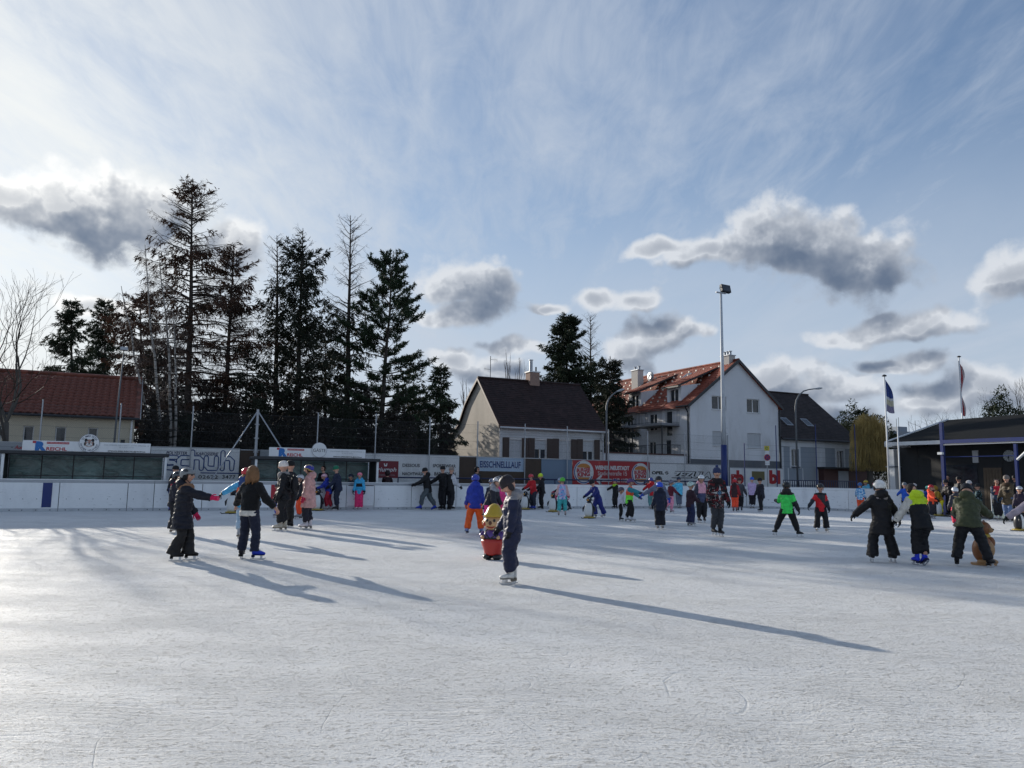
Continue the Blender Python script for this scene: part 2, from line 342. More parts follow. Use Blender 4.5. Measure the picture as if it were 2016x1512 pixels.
# ---------------------------------------------------------------- lettering
def text_verts(txt, shear=0., bold=0., spacing=1.):
    c = bpy.data.curves.new('t', 'FONT'); c.body = txt; c.size = 1; c.shear = shear; c.offset = bold; c.space_character = spacing
    c.fill_mode = 'FRONT'; c.resolution_u = 3
    o = bpy.data.objects.new('t', c); me = bpy.data.meshes.new_from_object(o)
    v = np.array([q.co[:] for q in me.vertices]) if len(me.vertices) else np.zeros((0, 3)); f = [tuple(p.vertices) for p in me.polygons]
    bpy.data.objects.remove(o); bpy.data.curves.remove(c); bpy.data.meshes.remove(me); return v, f
def lettering(parent, txt, x0, x1, z0, z1, y, mat, shear=0., bold=.012, spacing=1., name='lettering', slant=0.):
    """flat print filling the box x0..x1, z0..z1 on the plane y of the parent"""
    v, f = text_verts(txt, shear, bold, spacing)
    lo, hi = v.min(0), v.max(0); q = (v - lo) / (hi - lo + 1e-9)
    X = x0 + q[:, 0] * (x1 - x0); Z = z0 + q[:, 1] * (z1 - z0) + slant * q[:, 0]
    return mesh(name, list(zip(X, [y] * len(X), Z)), f, mat, parent)
def stroke(mb, pts, w, y, mi=0):
    """flat ribbon of width w along a polyline in x,z, round ends"""
    pts = [np.array(p, float) for p in pts]; L, R = [], []
    for i, p in enumerate(pts):
        a = pts[max(i - 1, 0)]; b = pts[min(i + 1, len(pts) - 1)]; t = (b - a) / (np.linalg.norm(b - a) + 1e-9)
        if 0 < i < len(pts) - 1:
            t1 = (p - a) / (np.linalg.norm(p - a) + 1e-9); k = 1 / max(.4, abs(t1 @ t))
        else: k = 1
        n = np.array([-t[1], t[0]]) * w / 2 * k; L.append(p + n); R.append(p - n)
    n = len(pts); mb.add([(q[0], y, q[1]) for q in L + R], [(i, i + 1, n + i + 1, n + i) for i in range(n - 1)], mi)
    for p in (pts[0], pts[-1]): disc(mb, p[0], p[1], w / 2, y, mi, 10)
def disc(mb, x, z, r, y, mi=0, n=28, rz=None):
    rz = rz or r
    mb.add([(x + r * math.cos(2 * math.pi * k / n), y, z + rz * math.sin(2 * math.pi * k / n)) for k in range(n)], [tuple(range(n))], mi)
def ring(mb, x, z, r0, r1, y, mi=0, n=40, a0=0., a1=2 * math.pi):
    v = []; 
    for k in range(n + 1):
        a = a0 + (a1 - a0) * k / n; v += [(x + r0 * math.cos(a), y, z + r0 * math.sin(a)), (x + r1 * math.cos(a), y, z + r1 * math.sin(a))]
    mb.add(v, [(2 * k, 2 * k + 1, 2 * k + 3, 2 * k + 2) for k in range(n)], mi)
def arc_text(parent, txt, cx, cz, r, h, a_mid, a_span, y, mat, inward=False):
    V, Fc = [], []
    n = len(txt)
    for i, ch in enumerate(txt):
        if ch == ' ': continue
        u = (i + .5) / n - .5; a = a_mid + (a_span * u if inward else -a_span * u)
        v, f = text_verts(ch, 0, .01)
        lo, hi = v.min(0), v.max(0); sc_ = h / .7; vx = (v[:, 0] - (lo[0] + hi[0]) / 2) * sc_; vz = (v[:, 1] - .35) * sc_
        if inward: ex = np.array([-math.sin(a), math.cos(a)]); ez = -np.array([math.cos(a), math.sin(a)])
        else: ex = np.array([math.sin(a), -math.cos(a)]); ez = np.array([math.cos(a), math.sin(a)])
        c = np.array([cx + r * math.cos(a), cz + r * math.sin(a)]); b0 = len(V)
        for X, Z in zip(vx, vz):
            p = c + ex * X + ez * Z; V.append((p[0], y, p[1]))
        Fc += [tuple(k + b0 for k in q) for q in f]
    return mesh('lettering', V, Fc, mat, parent)
# ---------------------------------------------------------------- rink boards
TA = A_END - RC; TARC = RC * math.pi / 2
def bpath(t, off):
    if t <= TA: return (t, off)
    if t <= TA + TARC:
        a = math.pi / 2 - (t - TA) / RC; return (TA + (RC + off) * math.cos(a), -RC + (RC + off) * math.sin(a))
    return (A_END + off, -RC - (t - TA - TARC))
def sweep(mb, t0, t1, o0, o1, z0, z1, mi=0):
    n = 1
    if t1 > TA and t0 < TA + TARC: n = max(1, int((t1 - t0) / .35))
    ts = [t0 + (t1 - t0) * k / n for k in range(n + 1)]; v = []
    for t in ts:
        i, o_ = bpath(t, o0), bpath(t, o1); v += [(*i, z0), (*o_, z0), (*o_, z1), (*i, z1)]
    f = [(3, 2, 1, 0), (4 * n, 4 * n + 1, 4 * n + 2, 4 * n + 3)]
    for k in range(n):
        for j in range(4): f.append((4 * k + j, 4 * k + (j + 1) % 4, 4 * k + 4 + (j + 1) % 4, 4 * k + 4 + j))
    mb.add(v, f, mi)
boards = rempty('rink_boards', 'white rink boards with grey rail running round the far side of the ice', 'rink boards', 0, 0)
js = [onb(x, 975, 0)[0] for x in (116, 251, 303, 398, 492, 588, 682, 737, 810, 898, 978, 1058, 1136, 1228, 1316, 1396)]
js = [js[0] - 2.6 * k for k in range(6, 0, -1)] + js
js += list(np.linspace(TA + .4, TA + TARC - .2, 5)) + [TA + TARC + 1.6, TA + TARC + 4.0]
OPEN0, OPEN1 = TA + TARC + 4.0, TA + TARC + 8.6
js2 = [OPEN1 + 2.4 * k for k in range(8)]
for seq in (js, js2):
    for t0, t1 in zip(seq[:-1], seq[1:]):
        mb = MB(); sweep(mb, t0 + .012, t1 - .012, 0, .035, .13, 1.065); p = mb.out('panel', M_board, boards)
        mb = MB(); sweep(mb, t0 + .008, t1 - .008, -.012, .03, .012, .128); mb.out('kick_plate', M_kick, boards)
        bo = MB(); n = max(2, int((t1 - t0) / .42))
        for k in range(n):
            t = t0 + (t1 - t0) * (k + .5) / n + random.uniform(-.05, .05)
            sweep(bo, t - .02, t + .02, -.017, -.013, .055, .085)
            sweep(bo, t - .012, t + .012, -.004, -.001, .46, .484)
        o_b = bo.out('bolts', M_gap, p); o_b['kind'] = 'stuff'
    mb = MB(); sweep(mb, seq[0], seq[-1], .036, .075, .02, 1.06); mb.out('backing', M_gap, boards)
    segs = [seq[0]] + [t for t in seq[2:-1:3]] + [seq[-1]]
    for t0, t1 in zip(segs[:-1], segs[1:]):
        mb = MB(); sweep(mb, t0 + .006, t1 - .006, -.004, .09, 1.07, 1.165); mb.out('rail', M_alu if t1 < TA - 4 else M_board, boards)
        mb = MB(); sweep(mb, t0 + .004, t1 - .004, -.012, .10, 1.168, 1.20); mb.out('rail_cap', M_white, boards)
for x0, x1, z0, z1, mt in ((83, 102, .165, 1.06, M_blue), (533, 546, .17, 1.06, M_red)):
    a0, a1 = onb(x0, 975, 0)[0], onb(x1, 975, 0)[0]
    mb = MB(); mb.box(a0, a1, -.006, -.002, z0, z1); mb.out('line_marking', mt, boards)
a0, a1 = onb(684, 975, 0)[0], onb(736, 975, 0)[0]
mb = MB(); mb.box(a0 + .02, a1 - .02, -.007, -.003, .165, .18); mb.box(a0 + .02, a1 - .02, -.008, -.003, 1.04, 1.075); mb.out('door_edge', M_gap, boards)
# the ice gate, a translucent panel standing open at the gap
M_frost = pmat('frosted_plastic', (.34, .42, .41), .35, var=.06)
gate = rempty('ice_gate', 'frosted pale green gate panel standing open in the gap of the boards', 'gate', A_END + .05, -RC - (OPEN0 + 3.2 - TA - TARC))
MB().bbox(-.02, .02, -.75, 0, .06, 1.06, .008).out('panel', M_frost, gate); MB().bbox(-.03, .03, -.77, .02, 1.061, 1.13, .01).out('rail', M_white, gate)
MB().tube([(0, 0, .013), (0, 0, 1.06)], .03, 8).out('hinge_post', M_alu, gate)
# ---------------------------------------------------------------- team shelters behind the boards
def shelter(label, xl, xr, ytop, sx0, sx1, stop, cx, cy, cr, npan, dogs):
    bf = .32
    a0, zt = onb(xl, ytop[0], bf); a1, zt2 = onb(xr, ytop[1], bf); zt = (zt + zt2) / 2; w = a1 - a0; zr = zt - .13
    r = rempty('team_shelter', label, 'shelter', a0, bf)
    MB().bbox(-.06, w + .06, -.08, 1.45, zr, zt, .02).out('roof', M_dark, r)
    for x in (0., w - .09): MB().box(x, x + .09, 0, .09, 0, zr - .002).out('post', M_white, r)
    for x in (.02, w - .07): MB().box(x, x + .05, .095, 1.3, 0, zr - .003).out('side_wall', M_dark, r)
    for k in range(npan):
        x0, x1 = .1 + (w - .2) * k / npan, .1 + (w - .2) * (k + 1) / npan
        p = MB().box(x0 + .02, x1 - .02, 1.30, 1.31, 1.33, zr - .16).out('pane', M_plexi, r); MB().box(x0 + .02, x1 - .02, 1.30, 1.31, .1, 1.30).out('pane', M_plexi, r)
        MB().box(x0 + .02, x1 - .02, 1.302, 1.312, zr - .145, zr - .01).out('pane', M_plexi, r)
        MB().box(x0 - .018, x0 + .018, 1.285, 1.33, 0, zr - .004).out('mullion', M_dark, r)
    MB().box(.05, w - .05, 1.284, 1.332, 1.303, 1.327).out('cross_bar', M_dark, r); MB().box(.05, w - .05, 1.284, 1.332, zr - .158, zr - .147).out('cross_bar', M_dark, r)
    b = MB().box(.12, w - .12, .85, 1.2, .42, .46); [b.box(x, x + .06, .9, 1.15, 0, .419) for x in (.3, w / 2, w - .4)]; b.out('bench', M_brown, r)
    s0, z1 = onb(sx0, stop[0], bf); s1, z2 = onb(sx1, stop[1], bf); z1 = (z1 + z2) / 2; s0 -= a0; s1 -= a0; L = s1 - s0
    sg = MB().bbox(s0, s1, -.04, 0, zt + .004, z1, .008).out('sign_board', M_sign, r)
    H = z1 - zt; y = -.046
    MB().box(s0 + .075 * L, s0 + .10 * L, y - .001, y, zt + .74 * H, zt + .95 * H).out('logo_square', M_red, sg)
    lettering(sg, 'R', s0 + .095 * L, s0 + .178 * L, zt + .03 * H, zt + .93 * H, y, M_signb2, bold=.09, name='logo')
    MB().box(s0 + .18 * L, s0 + .35 * L, y - .001, y, zt + .70 * H, zt + .90 * H).out('logo_bar', M_red, sg)
    lettering(sg, 'BAUSPENGLEREI DACHDECKEREI', s0 + .185 * L, s0 + .345 * L, zt + .76 * H, zt + .84 * H, y - .004, M_sign, bold=.0)
    lettering(sg, 'REICHL', s0 + .18 * L, s0 + .335 * L, zt + .05 * H, zt + .40 * H, y, M_red, bold=.03)
    MB().box(s0 + .19 * L, s0 + .30 * L, y - .001, y, zt + .52 * H, zt + .54 * H).out('logo_line', M_greysign, sg)
    lettering(sg, '2700 WIENER NEUSTADT  OTTO STRASSE 12', s0 + .62 * L, s0 + .985 * L, zt + .68 * H, zt + .80 * H, y, M_greysign, bold=.0)
    lettering(sg, 'TEL. 0 26 22 / 23 0 26', s0 + .74 * L, s0 + .86 * L, zt + .49 * H, zt + .60 * H, y, M_greysign, bold=.0)
    lettering(sg, 'SPENGLEREI.REICHL@AON.at', s0 + .655 * L, s0 + .96 * L, zt + .04 * H, zt + .22 * H, y, M_black, bold=.02)
    ca, cz = onb(cx, cy, bf); ca -= a0; rr = abs(onb(cx + cr, cy, bf)[0] - onb(cx - cr, cy, bf)[0]) / 2 * .93
    n = 36; v = []; 
    for yy in (-.085, -.055): v += [(ca + rr * math.cos(2 * math.pi * k / n), yy, cz + rr * math.sin(2 * math.pi * k / n)) for k in range(n)]
    dk = mesh('round_badge', v, [tuple(range(n)), tuple(range(2 * n - 1, n - 1, -1))] + [((k + 1) % n, k, k + n, (k + 1) % n + n) for k in range(n)], M_sign, r)
    q = MB(); ring(q, ca, cz, rr * .965, rr * .995, -.088); q.out('rim', M_navy, dk)
    if dogs:
        arc_text(dk, 'SC MAD DOGS', ca, cz, rr * .78, rr * .20, math.pi / 2, 2.3, -.089, M_navy); arc_text(dk, 'WIENER NEUSTADT', ca, cz, rr * .80, rr * .18, -math.pi / 2, 2.9, -.089, M_navy, True)
        q = MB(); mk = lambda *a: disc(q, *a)
        disc(q, ca, cz - .02 * rr, rr * .46, -.090, 0, 20, rr * .42)
        disc(q, ca - .33 * rr, cz + .30 * rr, rr * .15, -.0905, 1, 12, rr * .2); disc(q, ca + .33 * rr, cz + .30 * rr, rr * .15, -.0905, 1, 12, rr * .2)
        disc(q, ca, cz - .17 * rr, rr * .30, -.0912, 2, 16, rr * .20); disc(q, ca, cz - .03 * rr, rr * .10, -.0918, 1, 12, rr * .07)
        stroke(q, [(ca - .22 * rr, cz - .24 * rr), (ca, cz - .17 * rr), (ca + .22 * rr, cz - .24 * rr)], .06 * rr, -.092, 1)
        for sx_ in (-1, 1): disc(q, ca + sx_ * .19 * rr, cz + .14 * rr, rr * .09, -.0915, 2, 10); disc(q, ca + sx_ * .18 * rr, cz + .13 * rr, rr * .04, -.0922, 1, 8); stroke(q, [(ca + sx_ * .1 * rr, cz + .2 * rr), (ca + sx_ * .32 * rr, cz + .3 * rr)], .05 * rr, -.0921, 1)
        disc(q, ca - .42 * rr, cz - .1 * rr, rr * .09, -.0903, 1, 10, rr * .2); disc(q, ca + .42 * rr, cz - .1 * rr, rr * .09, -.0903, 1, 10, rr * .2)
        q.out('dog_emblem', None, dk, mats=[pmat('emblem_tan', (.36, .20, .16), .6), M_black, M_sign])
    else:
        lettering(dk, 'GÄSTE', ca - rr * .84, ca + rr * .84, cz - rr * .27, cz + rr * .25, -.089, M_black, bold=.0)
    return r
M_signb2 = pmat('print_blue', (.012, .14, .42), .5, var=.05)
shelter('home team shelter with dark roof and round dog badge on the sponsor sign', 4, 330, (887, 892.5), 45, 297, (867, 873), 176, 872.5, 22, 5, True)
shelter('guest team shelter with round GÄSTE badge above its dark roof', 503, 746, (897.5, 904), 530, 719.5, (880, 886), 628, 886, 16, 5, False)
# ---------------------------------------------------------------- sponsor hoardings, b = 3
HB = 3.0
def hoarding(label, x0, x1, yt0, yt1, mat, zb=.25, dz=0.):
    a0, z0 = onb(x0, yt0, HB); a1, z1 = onb(x1, yt1, HB); zt = (z0 + z1) / 2 + dz
    r = rempty('advertising_hoarding', label, 'hoarding', a0, HB); w = a1 - a0
    n = max(1, round(w / 1.9))
    for k in range(n): MB().box(w * k / n + .004, w * (k + 1) / n - .004, 0, .03, zb, zt).out('panel', mat, r)
    MB().box(0, w, -.012, .05, zt + .002, zt + .045).out('top_rail', M_alu, r)
    for k in range(n + 1): MB().box(min(w * k / n, w - .06), min(w * k / n, w - .06) + .06, .035, .10, 0, zt).out('post', M_dark, r)
    ax = lambda x, y=930: onb(x, y, HB)[0] - a0
    az_ = lambda x, y: onb(x, y, HB)[1]
    return r, w, zt, ax, az_
r, w, zt, ax, az_ = hoarding('grey hoarding with red Audi lettering beside the home team shelter', -90, 45.5, 869, 871.5, M_greysign)
lettering(r, 'Audi', ax(24), ax(44), az_(30, 884), az_(30, 876.5), -.006, M_red, .3, .02); MB().box(ax(17), ax(20.5), -.007, -.005, az_(18, 881), az_(18, 879.8)).out('lettering', M_black, r)
r, w, zt, ax, az_ = hoarding('plain grey hoarding hidden behind the home team shelter', 46.5, 296, 872.5, 878, M_greysign)
r, w, zt, ax, az_ = hoarding('white hoarding with outlined blue schuh lettering and phone number', 297.5, 472.5, 879.5, 886, M_sign)
lettering(r, 'POLYESTER', ax(324.5), ax(366), az_(345, 895), az_(345, 888.5), -.006, M_signb3 if 'M_signb3' in globals() else M_navy, .25, .03)
lettering(r, 'KAROSSERIE', ax(383), ax(428), az_(405, 896.8), az_(405, 890.3), -.006, M_navy, .25, .03)
lettering(r, '02622', ax(391), ax(429.5), az_(410, 942.5), az_(410, 935.5), -.006, M_black, 0, .01, 1.05); lettering(r, '3477', ax(438), ax(464), az_(450, 942.5), az_(450, 935.5), -.006, M_black, 0, .01, 1.05)
M_schuh = pmat('schuh_blue', (.02, .055, .20), .5, var=.06)
MB().box(ax(395), ax(472), -.0075, -.0055, az_(434, 932.5), az_(434, 930.5)).out('lettering', M_schuh, r)
zT, zB = az_(400, 898.5), az_(400, 925); zA = az_(400, 889.5)      # x-height, base line, ascender of the outlined word
LETTERS = {  # strokes on a unit cell: x 0..1, z 0 base, 1 x-height, 1.4 ascender
 's': [[(1, .88), (.2, .88), (.05, .75), (.05, .62), (.2, .5), (.8, .5), (.95, .38), (.95, .25), (.8, .12), (0, .12)]],
 'c': [[(1, .88), (.3, .88), (.08, .7), (.08, .3), (.3, .12), (1, .12)]],
 'h': [[(.12, .1), (.12, 1.32)], [(.12, .88), (.7, .88), (.9, .7), (.9, .1)]],
 'u': [[(.1, .9), (.1, .3), (.3, .12), (.9, .12)], [(.9, .9), (.9, .12)]]}
xs = [(327, 345), (349, 369), (374, 398), (402, 427), (434, 458)]
for (xa, xb), ch in zip(xs, 'schuh'):
    A0, A1 = ax(xa), ax(xb); m_ = lambda p: (A0 + p[0] * (A1 - A0), zB + p[1] * (zT - zB))
    q = MB()
    for k, st_ in enumerate(LETTERS[ch]): stroke(q, [m_(p) for p in st_], .22, -.006 - .0004 * k, 0)
    for k, st_ in enumerate(LETTERS[ch]): stroke(q, [m_(p) for p in st_], .125, -.0085 - .0004 * k, 1)
    q.out('lettering', None, r, mats=[M_schuh, M_sign])
r, w, zt, ax, az_ = hoarding('dark brown board wall between two sponsor signs behind the mast', 473.5, 511, 886, 888, M_brown)
r, w, zt, ax, az_ = hoarding('grey hoarding hidden behind the guest team shelter', 512, 719, 887, 893, M_greysign)
r, w, zt, ax, az_ = hoarding('pale hoarding with red Triumph square and DESSOUS SPORTSWEAR lettering', 720, 904.5, 893, 899, M_sign)
q = MB().box(ax(737), ax(784), -.008, -.002, az_(760, 941), az_(760, 907.5)).out('red_square', pmat('dark_red_sign', (.20, .012, .025), .5), r)
lettering(q, 'Triumph', ax(736), ax(780), az_(760, 931), az_(760, 920), -.010, M_sign, .25, .015)
lettering(q, 'INTERNATIONAL', ax(742), ax(778), az_(760, 936.5), az_(760, 934), -.010, M_greysign, 0, .0)
t = MB(); stroke(t, [(ax(756), az_(758, 913)), (ax(757), az_(758, 917)), (ax(760), az_(758, 917)), (ax(761), az_(758, 913))], .05, -.0105); t.out('crown', M_sign, q)
for s_, xa, xb, ya, yb in (('DESSOUS', 792, 826, 919.5, 913), ('SPORTSWEAR', 851.5, 897, 920.5, 914), ('NACHTWÄSCHE', 792, 844, 936, 928.5), ('BADEMODEN', 855, 897, 936.5, 929.5)):
    lettering(r, s_, ax(xa), ax(xb), az_((xa + xb) / 2, ya), az_((xa + xb) / 2, yb), -.006, M_black, 0, .025)
r, w, zt, ax, az_ = hoarding('brown hoarding carrying the pale blue EISSCHNELLLAUF sign', 905.5, 1065, 899, 904, M_brown)
q = MB().box(ax(937), ax(1030.5), -.02, -.004, az_(980, 928), az_(980, 901.5)).out('sign_board', M_signblue, r)
lettering(q, 'EISSCHNELLLAUF', ax(943.5), ax(1025), az_(985, 922), az_(985, 907.5), -.024, M_sign, 0, .05, name='lettering_edge')
lettering(q, 'EISSCHNELLLAUF', ax(943.8), ax(1024.5), az_(985, 921.6), az_(985, 908), -.027, M_schuh, 0, .035)
r, w, zt, ax, az_ = hoarding('plain blue grey hoarding next to the red burger banner', 1066, 1126.5, 903.5, 905.5, M_bluesheet)
r, w, zt, ax, az_ = hoarding('red burger restaurant banner with two round logos and an arrow', 1127.5, 1278.5, 905.5, 911, M_bkred, dz=.02)
M_bun = pmat('logo_orange', (.55, .22, .04), .5); M_bkl = pmat('logo_red', (.45, .02, .03), .5); M_bkb = pmat('logo_blue', (.02, .06, .25), .5); M_paper = pmat('banner_white', (.68, .68, .68), .5, var=.04)
for cx, cy, rp in ((1149, 929.5, 20.5), (1261, 933.5, 18.5)):
    ca, cz = ax(cx, cy), az_(cx, cy); R_ = (ax(cx + rp, cy) - ax(cx - rp, cy)) / 2 * .96
    q = MB(); disc(q, ca, cz, R_, -.004, 0, 40); ring(q, ca, cz, R_ * .86, R_ * .95, -.006, 1, 30, 2.0, 5.9)
    n = 20; v = [(ca + R_ * .66 * math.cos(math.pi * k / n), -.007, cz + R_ * .38 + R_ * .36 * math.sin(math.pi * k / n)) for k in range(n + 1)]; q.add(v, [tuple(range(n + 1))], 2)
    v = [(ca + R_ * .60 * math.cos(math.pi + math.pi * k / n), -.007, cz - R_ * .44 + R_ * .26 * math.sin(math.pi + math.pi * k / n)) for k in range(n + 1)]; q.add(v, [tuple(range(n + 1))], 2)
    lg = q.out('logo_disc', None, r, mats=[M_paper, M_bkb, M_bun])
    lettering(lg, 'BURGER', ca - .70 * R_, ca + .70 * R_, cz - .02 * R_, cz + .32 * R_, -.009, M_bkl, 0, .05, slant=.10 * R_); lettering(lg, 'KING', ca - .62 * R_, ca + .62 * R_, cz - .44 * R_, cz - .02 * R_, -.009, M_bkl, 0, .05, slant=.10 * R_)
lettering(r, 'WIENER NEUSTADT', ax(1171.5), ax(1239), az_(1205, 925.5), az_(1205, 917), -.006, M_paper, 0, .045); lettering(r, 'Stadionstraße 15', ax(1177), ax(1234), az_(1205, 936), az_(1205, 928), -.006, M_paper, 0, .0)
q = MB(); z_ = az_(1200, 945.5); stroke(q, [(ax(1177), z_), (ax(1203), z_)], .16, -.006); stroke(q, [(ax(1183), z_ + .22), (ax(1175), z_), (ax(1183), z_ - .22)], .12, -.0065); q.out('arrow', M_paper, r)
lettering(r, 'NUR 4 MIN.', ax(1207), ax(1240), az_(1222, 950), az_(1222, 942), -.006, M_paper, 0, .03)
r, w, zt, ax, az_ = hoarding('white hoarding with OPEL and outlined ZEZULA lettering', 1279.5, 1435, 911, 917.5, M_sign)
lettering(r, 'OPEL', ax(1283), ax(1307), az_(1295, 934), az_(1295, 927.5), -.006, M_black, 0, .05)
q = MB(); c_ = (ax(1312.5), az_(1312, 931)); ring(q, *c_, .07, .10, -.006); stroke(q, [(c_[0] - .13, c_[1] + .03), (c_[0] + .02, c_[1] + .01), (c_[0] - .02, c_[1] - .01), (c_[0] + .13, c_[1] - .03)], .03, -.0065); q.out('logo', M_black, r)
lettering(r, 'ZEZULA', ax(1321), ax(1400), az_(1358, 942), az_(1358, 928), -.005, M_black, .3, .10); lettering(r, 'ZEZULA', ax(1320.5), ax(1398.5), az_(1357, 940.5), az_(1357, 929), -.008, M_sign, .3, .035)
lettering(r, 'Wiener Neustadt', ax(1295), ax(1370), az_(1330, 958), az_(1330, 951), -.006, M_black, 0, .01)
r, w, zt, ax, az_ = hoarding('white hoarding with large red letters and an olive patch at the corner', 1437, 1541, 918, 926.5, M_sign)
for s_, xa, xb in (('rb', 1439, 1464), ('bl', 1514, 1536)):
    lettering(r, s_, ax(xa), ax(xb), az_(xa, 953), az_(xa, 925.5), -.006, M_bkred, 0, .06)
MB().box(ax(1480), ax(1505), -.008, -.004, az_(1492, 945), az_(1492, 928)).out('patch', pmat('olive_patch', (.16, .14, .06), .7), r)
# ---------------------------------------------------------------- wire mesh fence on tall posts in front of the hoardings
FB = HB - .14
M_wire = pmat('weathered_wire', (.07, .075, .08), .6, metal=.3)
def fence(label, posts, pm, top_dz=0., mesh_=True, pr=.032):
    P = [(onb(x, y, FB)) for x, y in posts]; a0 = P[0][0]
    r = rempty('wire_fence', label, 'fence', a0, FB)
    for a, z in P: MB().tube([(a - a0, 0, 0), (a - a0, 0, z)], [pr, pr * .9], 8).out('post', pm, r); MB().tube([(a - a0, 0, z), (a - a0, 0, z + .02)], [pr * 1.2, pr * .4], 8).out('post_cap', pm, r)
    zt = min(z for a, z in P) - .06; L = P[-1][0] - a0
    for k in range(5):
        z = 2.45 + (zt - 2.45) * k / 4; q = MB(); n = max(2, len(P) - 1)
        for i in range(len(P) - 1):
            xa, xb = P[i][0] - a0, P[i + 1][0] - a0
            q.tube([(xa + (xb - xa) * j / 4, 0, z - .03 * math.sin(math.pi * j / 4)) for j in range(5)], .0045, 4, False)
        q.out('tension_wire', M_wire, r)
    if mesh_:
        v = []; f = []; h = zt - 1.25; s = .075; t = .0014
        for x in np.arange(-h, L, s):
            for sg in (1, -1):
                xa, xb = (x, x + h) if sg == 1 else (x + h, x)
                za, zb_ = 1.25, zt
                # clip to the fence length
                def cl(xq): return za + (zb_ - za) * (xq - xa) / (xb - xa)
                p0, p1 = [xa, za], [xb, zb_]
                if p0[0] > p1[0]: p0, p1 = p1, p0
                if p1[0] < 0 or p0[0] > L: continue
                if p0[0] < 0: p0 = [0, cl(0)]
                if p1[0] > L: p1 = [L, cl(L)]
                n = len(v); v += [(p0[0] - t, .01 * sg, p0[1]), (p0[0] + t, .01 * sg, p0[1]), (p1[0] + t, .01 * sg, p1[1]), (p1[0] - t, .01 * sg, p1[1])]; f.append((n, n + 1, n + 2, n + 3))
        o = mesh('wire_mesh', v, f, M_wire, r); o['kind'] = 'stuff'
    return r
fence('tall wire mesh fence on grey posts above the sponsor hoardings', [(-70, 781), (85, 787), (239, 795), (381, 800), (508, 812), (627, 813), (741, 815), (847, 822), (941, 830), (1034, 835), (1117, 840), (1198, 846), (1275, 849), (1347.5, 853), (1433, 857)], M_alu)
fence('wire fence on blue posts in front of the grey house', [(1465, 873), (1527, 838), (1605, 836), (1682, 836)], M_blue, mesh_=False)
# blue hand rail behind the boards
rl = rempty('hand_rail', 'dark blue pipe hand rail running behind the boards by the sponsor signs', 'railing', onb(784, 937, 1.7)[0], 1.7)
a0 = onb(784, 937, 1.7)[0]; a1, z1 = onb(1425, 951, 1.7); z0 = onb(784, 937, 1.7)[1]; zr = (z0 + z1) / 2
MB().tube([(0, 0, zr), (a1 - a0, 0, zr)], .035, 8).out('rail', M_navy, rl)
for k in range(8): MB().tube([((a1 - a0) * k / 7, 0, 0), ((a1 - a0) * k / 7, 0, zr - .03)], .03, 8).out('post', M_navy, rl)
# blue picket fence before the grey house
PB = 4.2
a0, zt = onb(1517, 945, PB); a1, z1 = onb(1688, 948, PB)
pf = rempty('picket_fence', 'dark blue steel picket fence in front of the grey house', 'fence', a0, PB); n = 40; zt = (zt + z1) / 2
pk = MB().box(-.028, .028, -.012, .012, .1, zt - .03); me = None
for k in range(n):
    x = (a1 - a0) * (k + .5) / n
    if me is None: o = pk.out('picket', M_navy, pf); me = o.data
    else: o = bpy.data.objects.new('picket', me); link(o, pf)
    o.location = (x, 0, 0)
for z in (.3, zt - .02): MB().box(0, a1 - a0, -.04, -.014, z, z + .05).out('rail', M_navy, pf)
# braced steel mast between the shelters
bm = onb(508, 806, 2.4); zt = bm[1]
mst = rempty('braced_mast', 'grey steel mast with two slanting braces beside the guest team shelter', 'mast', bm[0], 2.4)
MB().tube([(0, 0, 0), (0, 0, zt)], [.075, .06], 10).out('pole', M_alu, mst)
for f_ in (.42, .56, .70, .84): MB().tube([(0, 0, zt * f_), (0, 0, zt * f_ + .05)], .11, 10).out('collar', M_alu, mst)
a_, z_ = onb(418, 943, 1.2); MB().tube([(-.03, 0, zt - .12), (a_ - bm[0], -1.2, z_)], .028, 8).out('brace', M_alu, mst)
a_, z_ = onb(551, 879, 2.0); dx, dz = a_ - bm[0], z_ - zt + .12; k = 1.9; MB().tube([(.03, 0, zt - .12), (dx * k, -.4 * k, zt - .12 + dz * k)], .03, 8).out('brace', M_alu, mst)
# ---------------------------------------------------------------- building helpers
def plaster(name, col, stain=(.3, .28, .25), st=.35): return pmat(name, col, .85, var=.07, nscale=.7, bump=.25, bscale=60, dirt=(stain, st), spec=.2)
M_cream = plaster('cream_plaster', (.58, .52, .40)); M_gable = plaster('sandy_gable_plaster', (.54, .49, .43)); M_wwall = plaster('pale_plaster', (.72, .73, .75))
M_brickw = plaster('white_washed_facade', (.72, .71, .70)); M_greyw = plaster('grey_plaster', (.28, .315, .355)); M_trim = plaster('trim_plaster', (.60, .62, .64))
M_plinth = plaster('plinth_grey', (.13, .14, .155)); M_frame = pmat('window_frame_white', (.66, .67, .67), .4, var=.04); M_roll = pmat('roller_shutter', (.50, .52, .54), .5, var=.05)
M_shut = pmat('brown_shutter', (.05, .028, .022), .55, var=.2, nscale=8); M_pipe = pmat('dark_downpipe', (.022, .026, .032), .45, var=.1); M_fascia = pmat('brown_fascia', (.075, .03, .025), .6)
M_curtain = pmat('curtain', (.34, .34, .33), .9, var=.2, nscale=10)
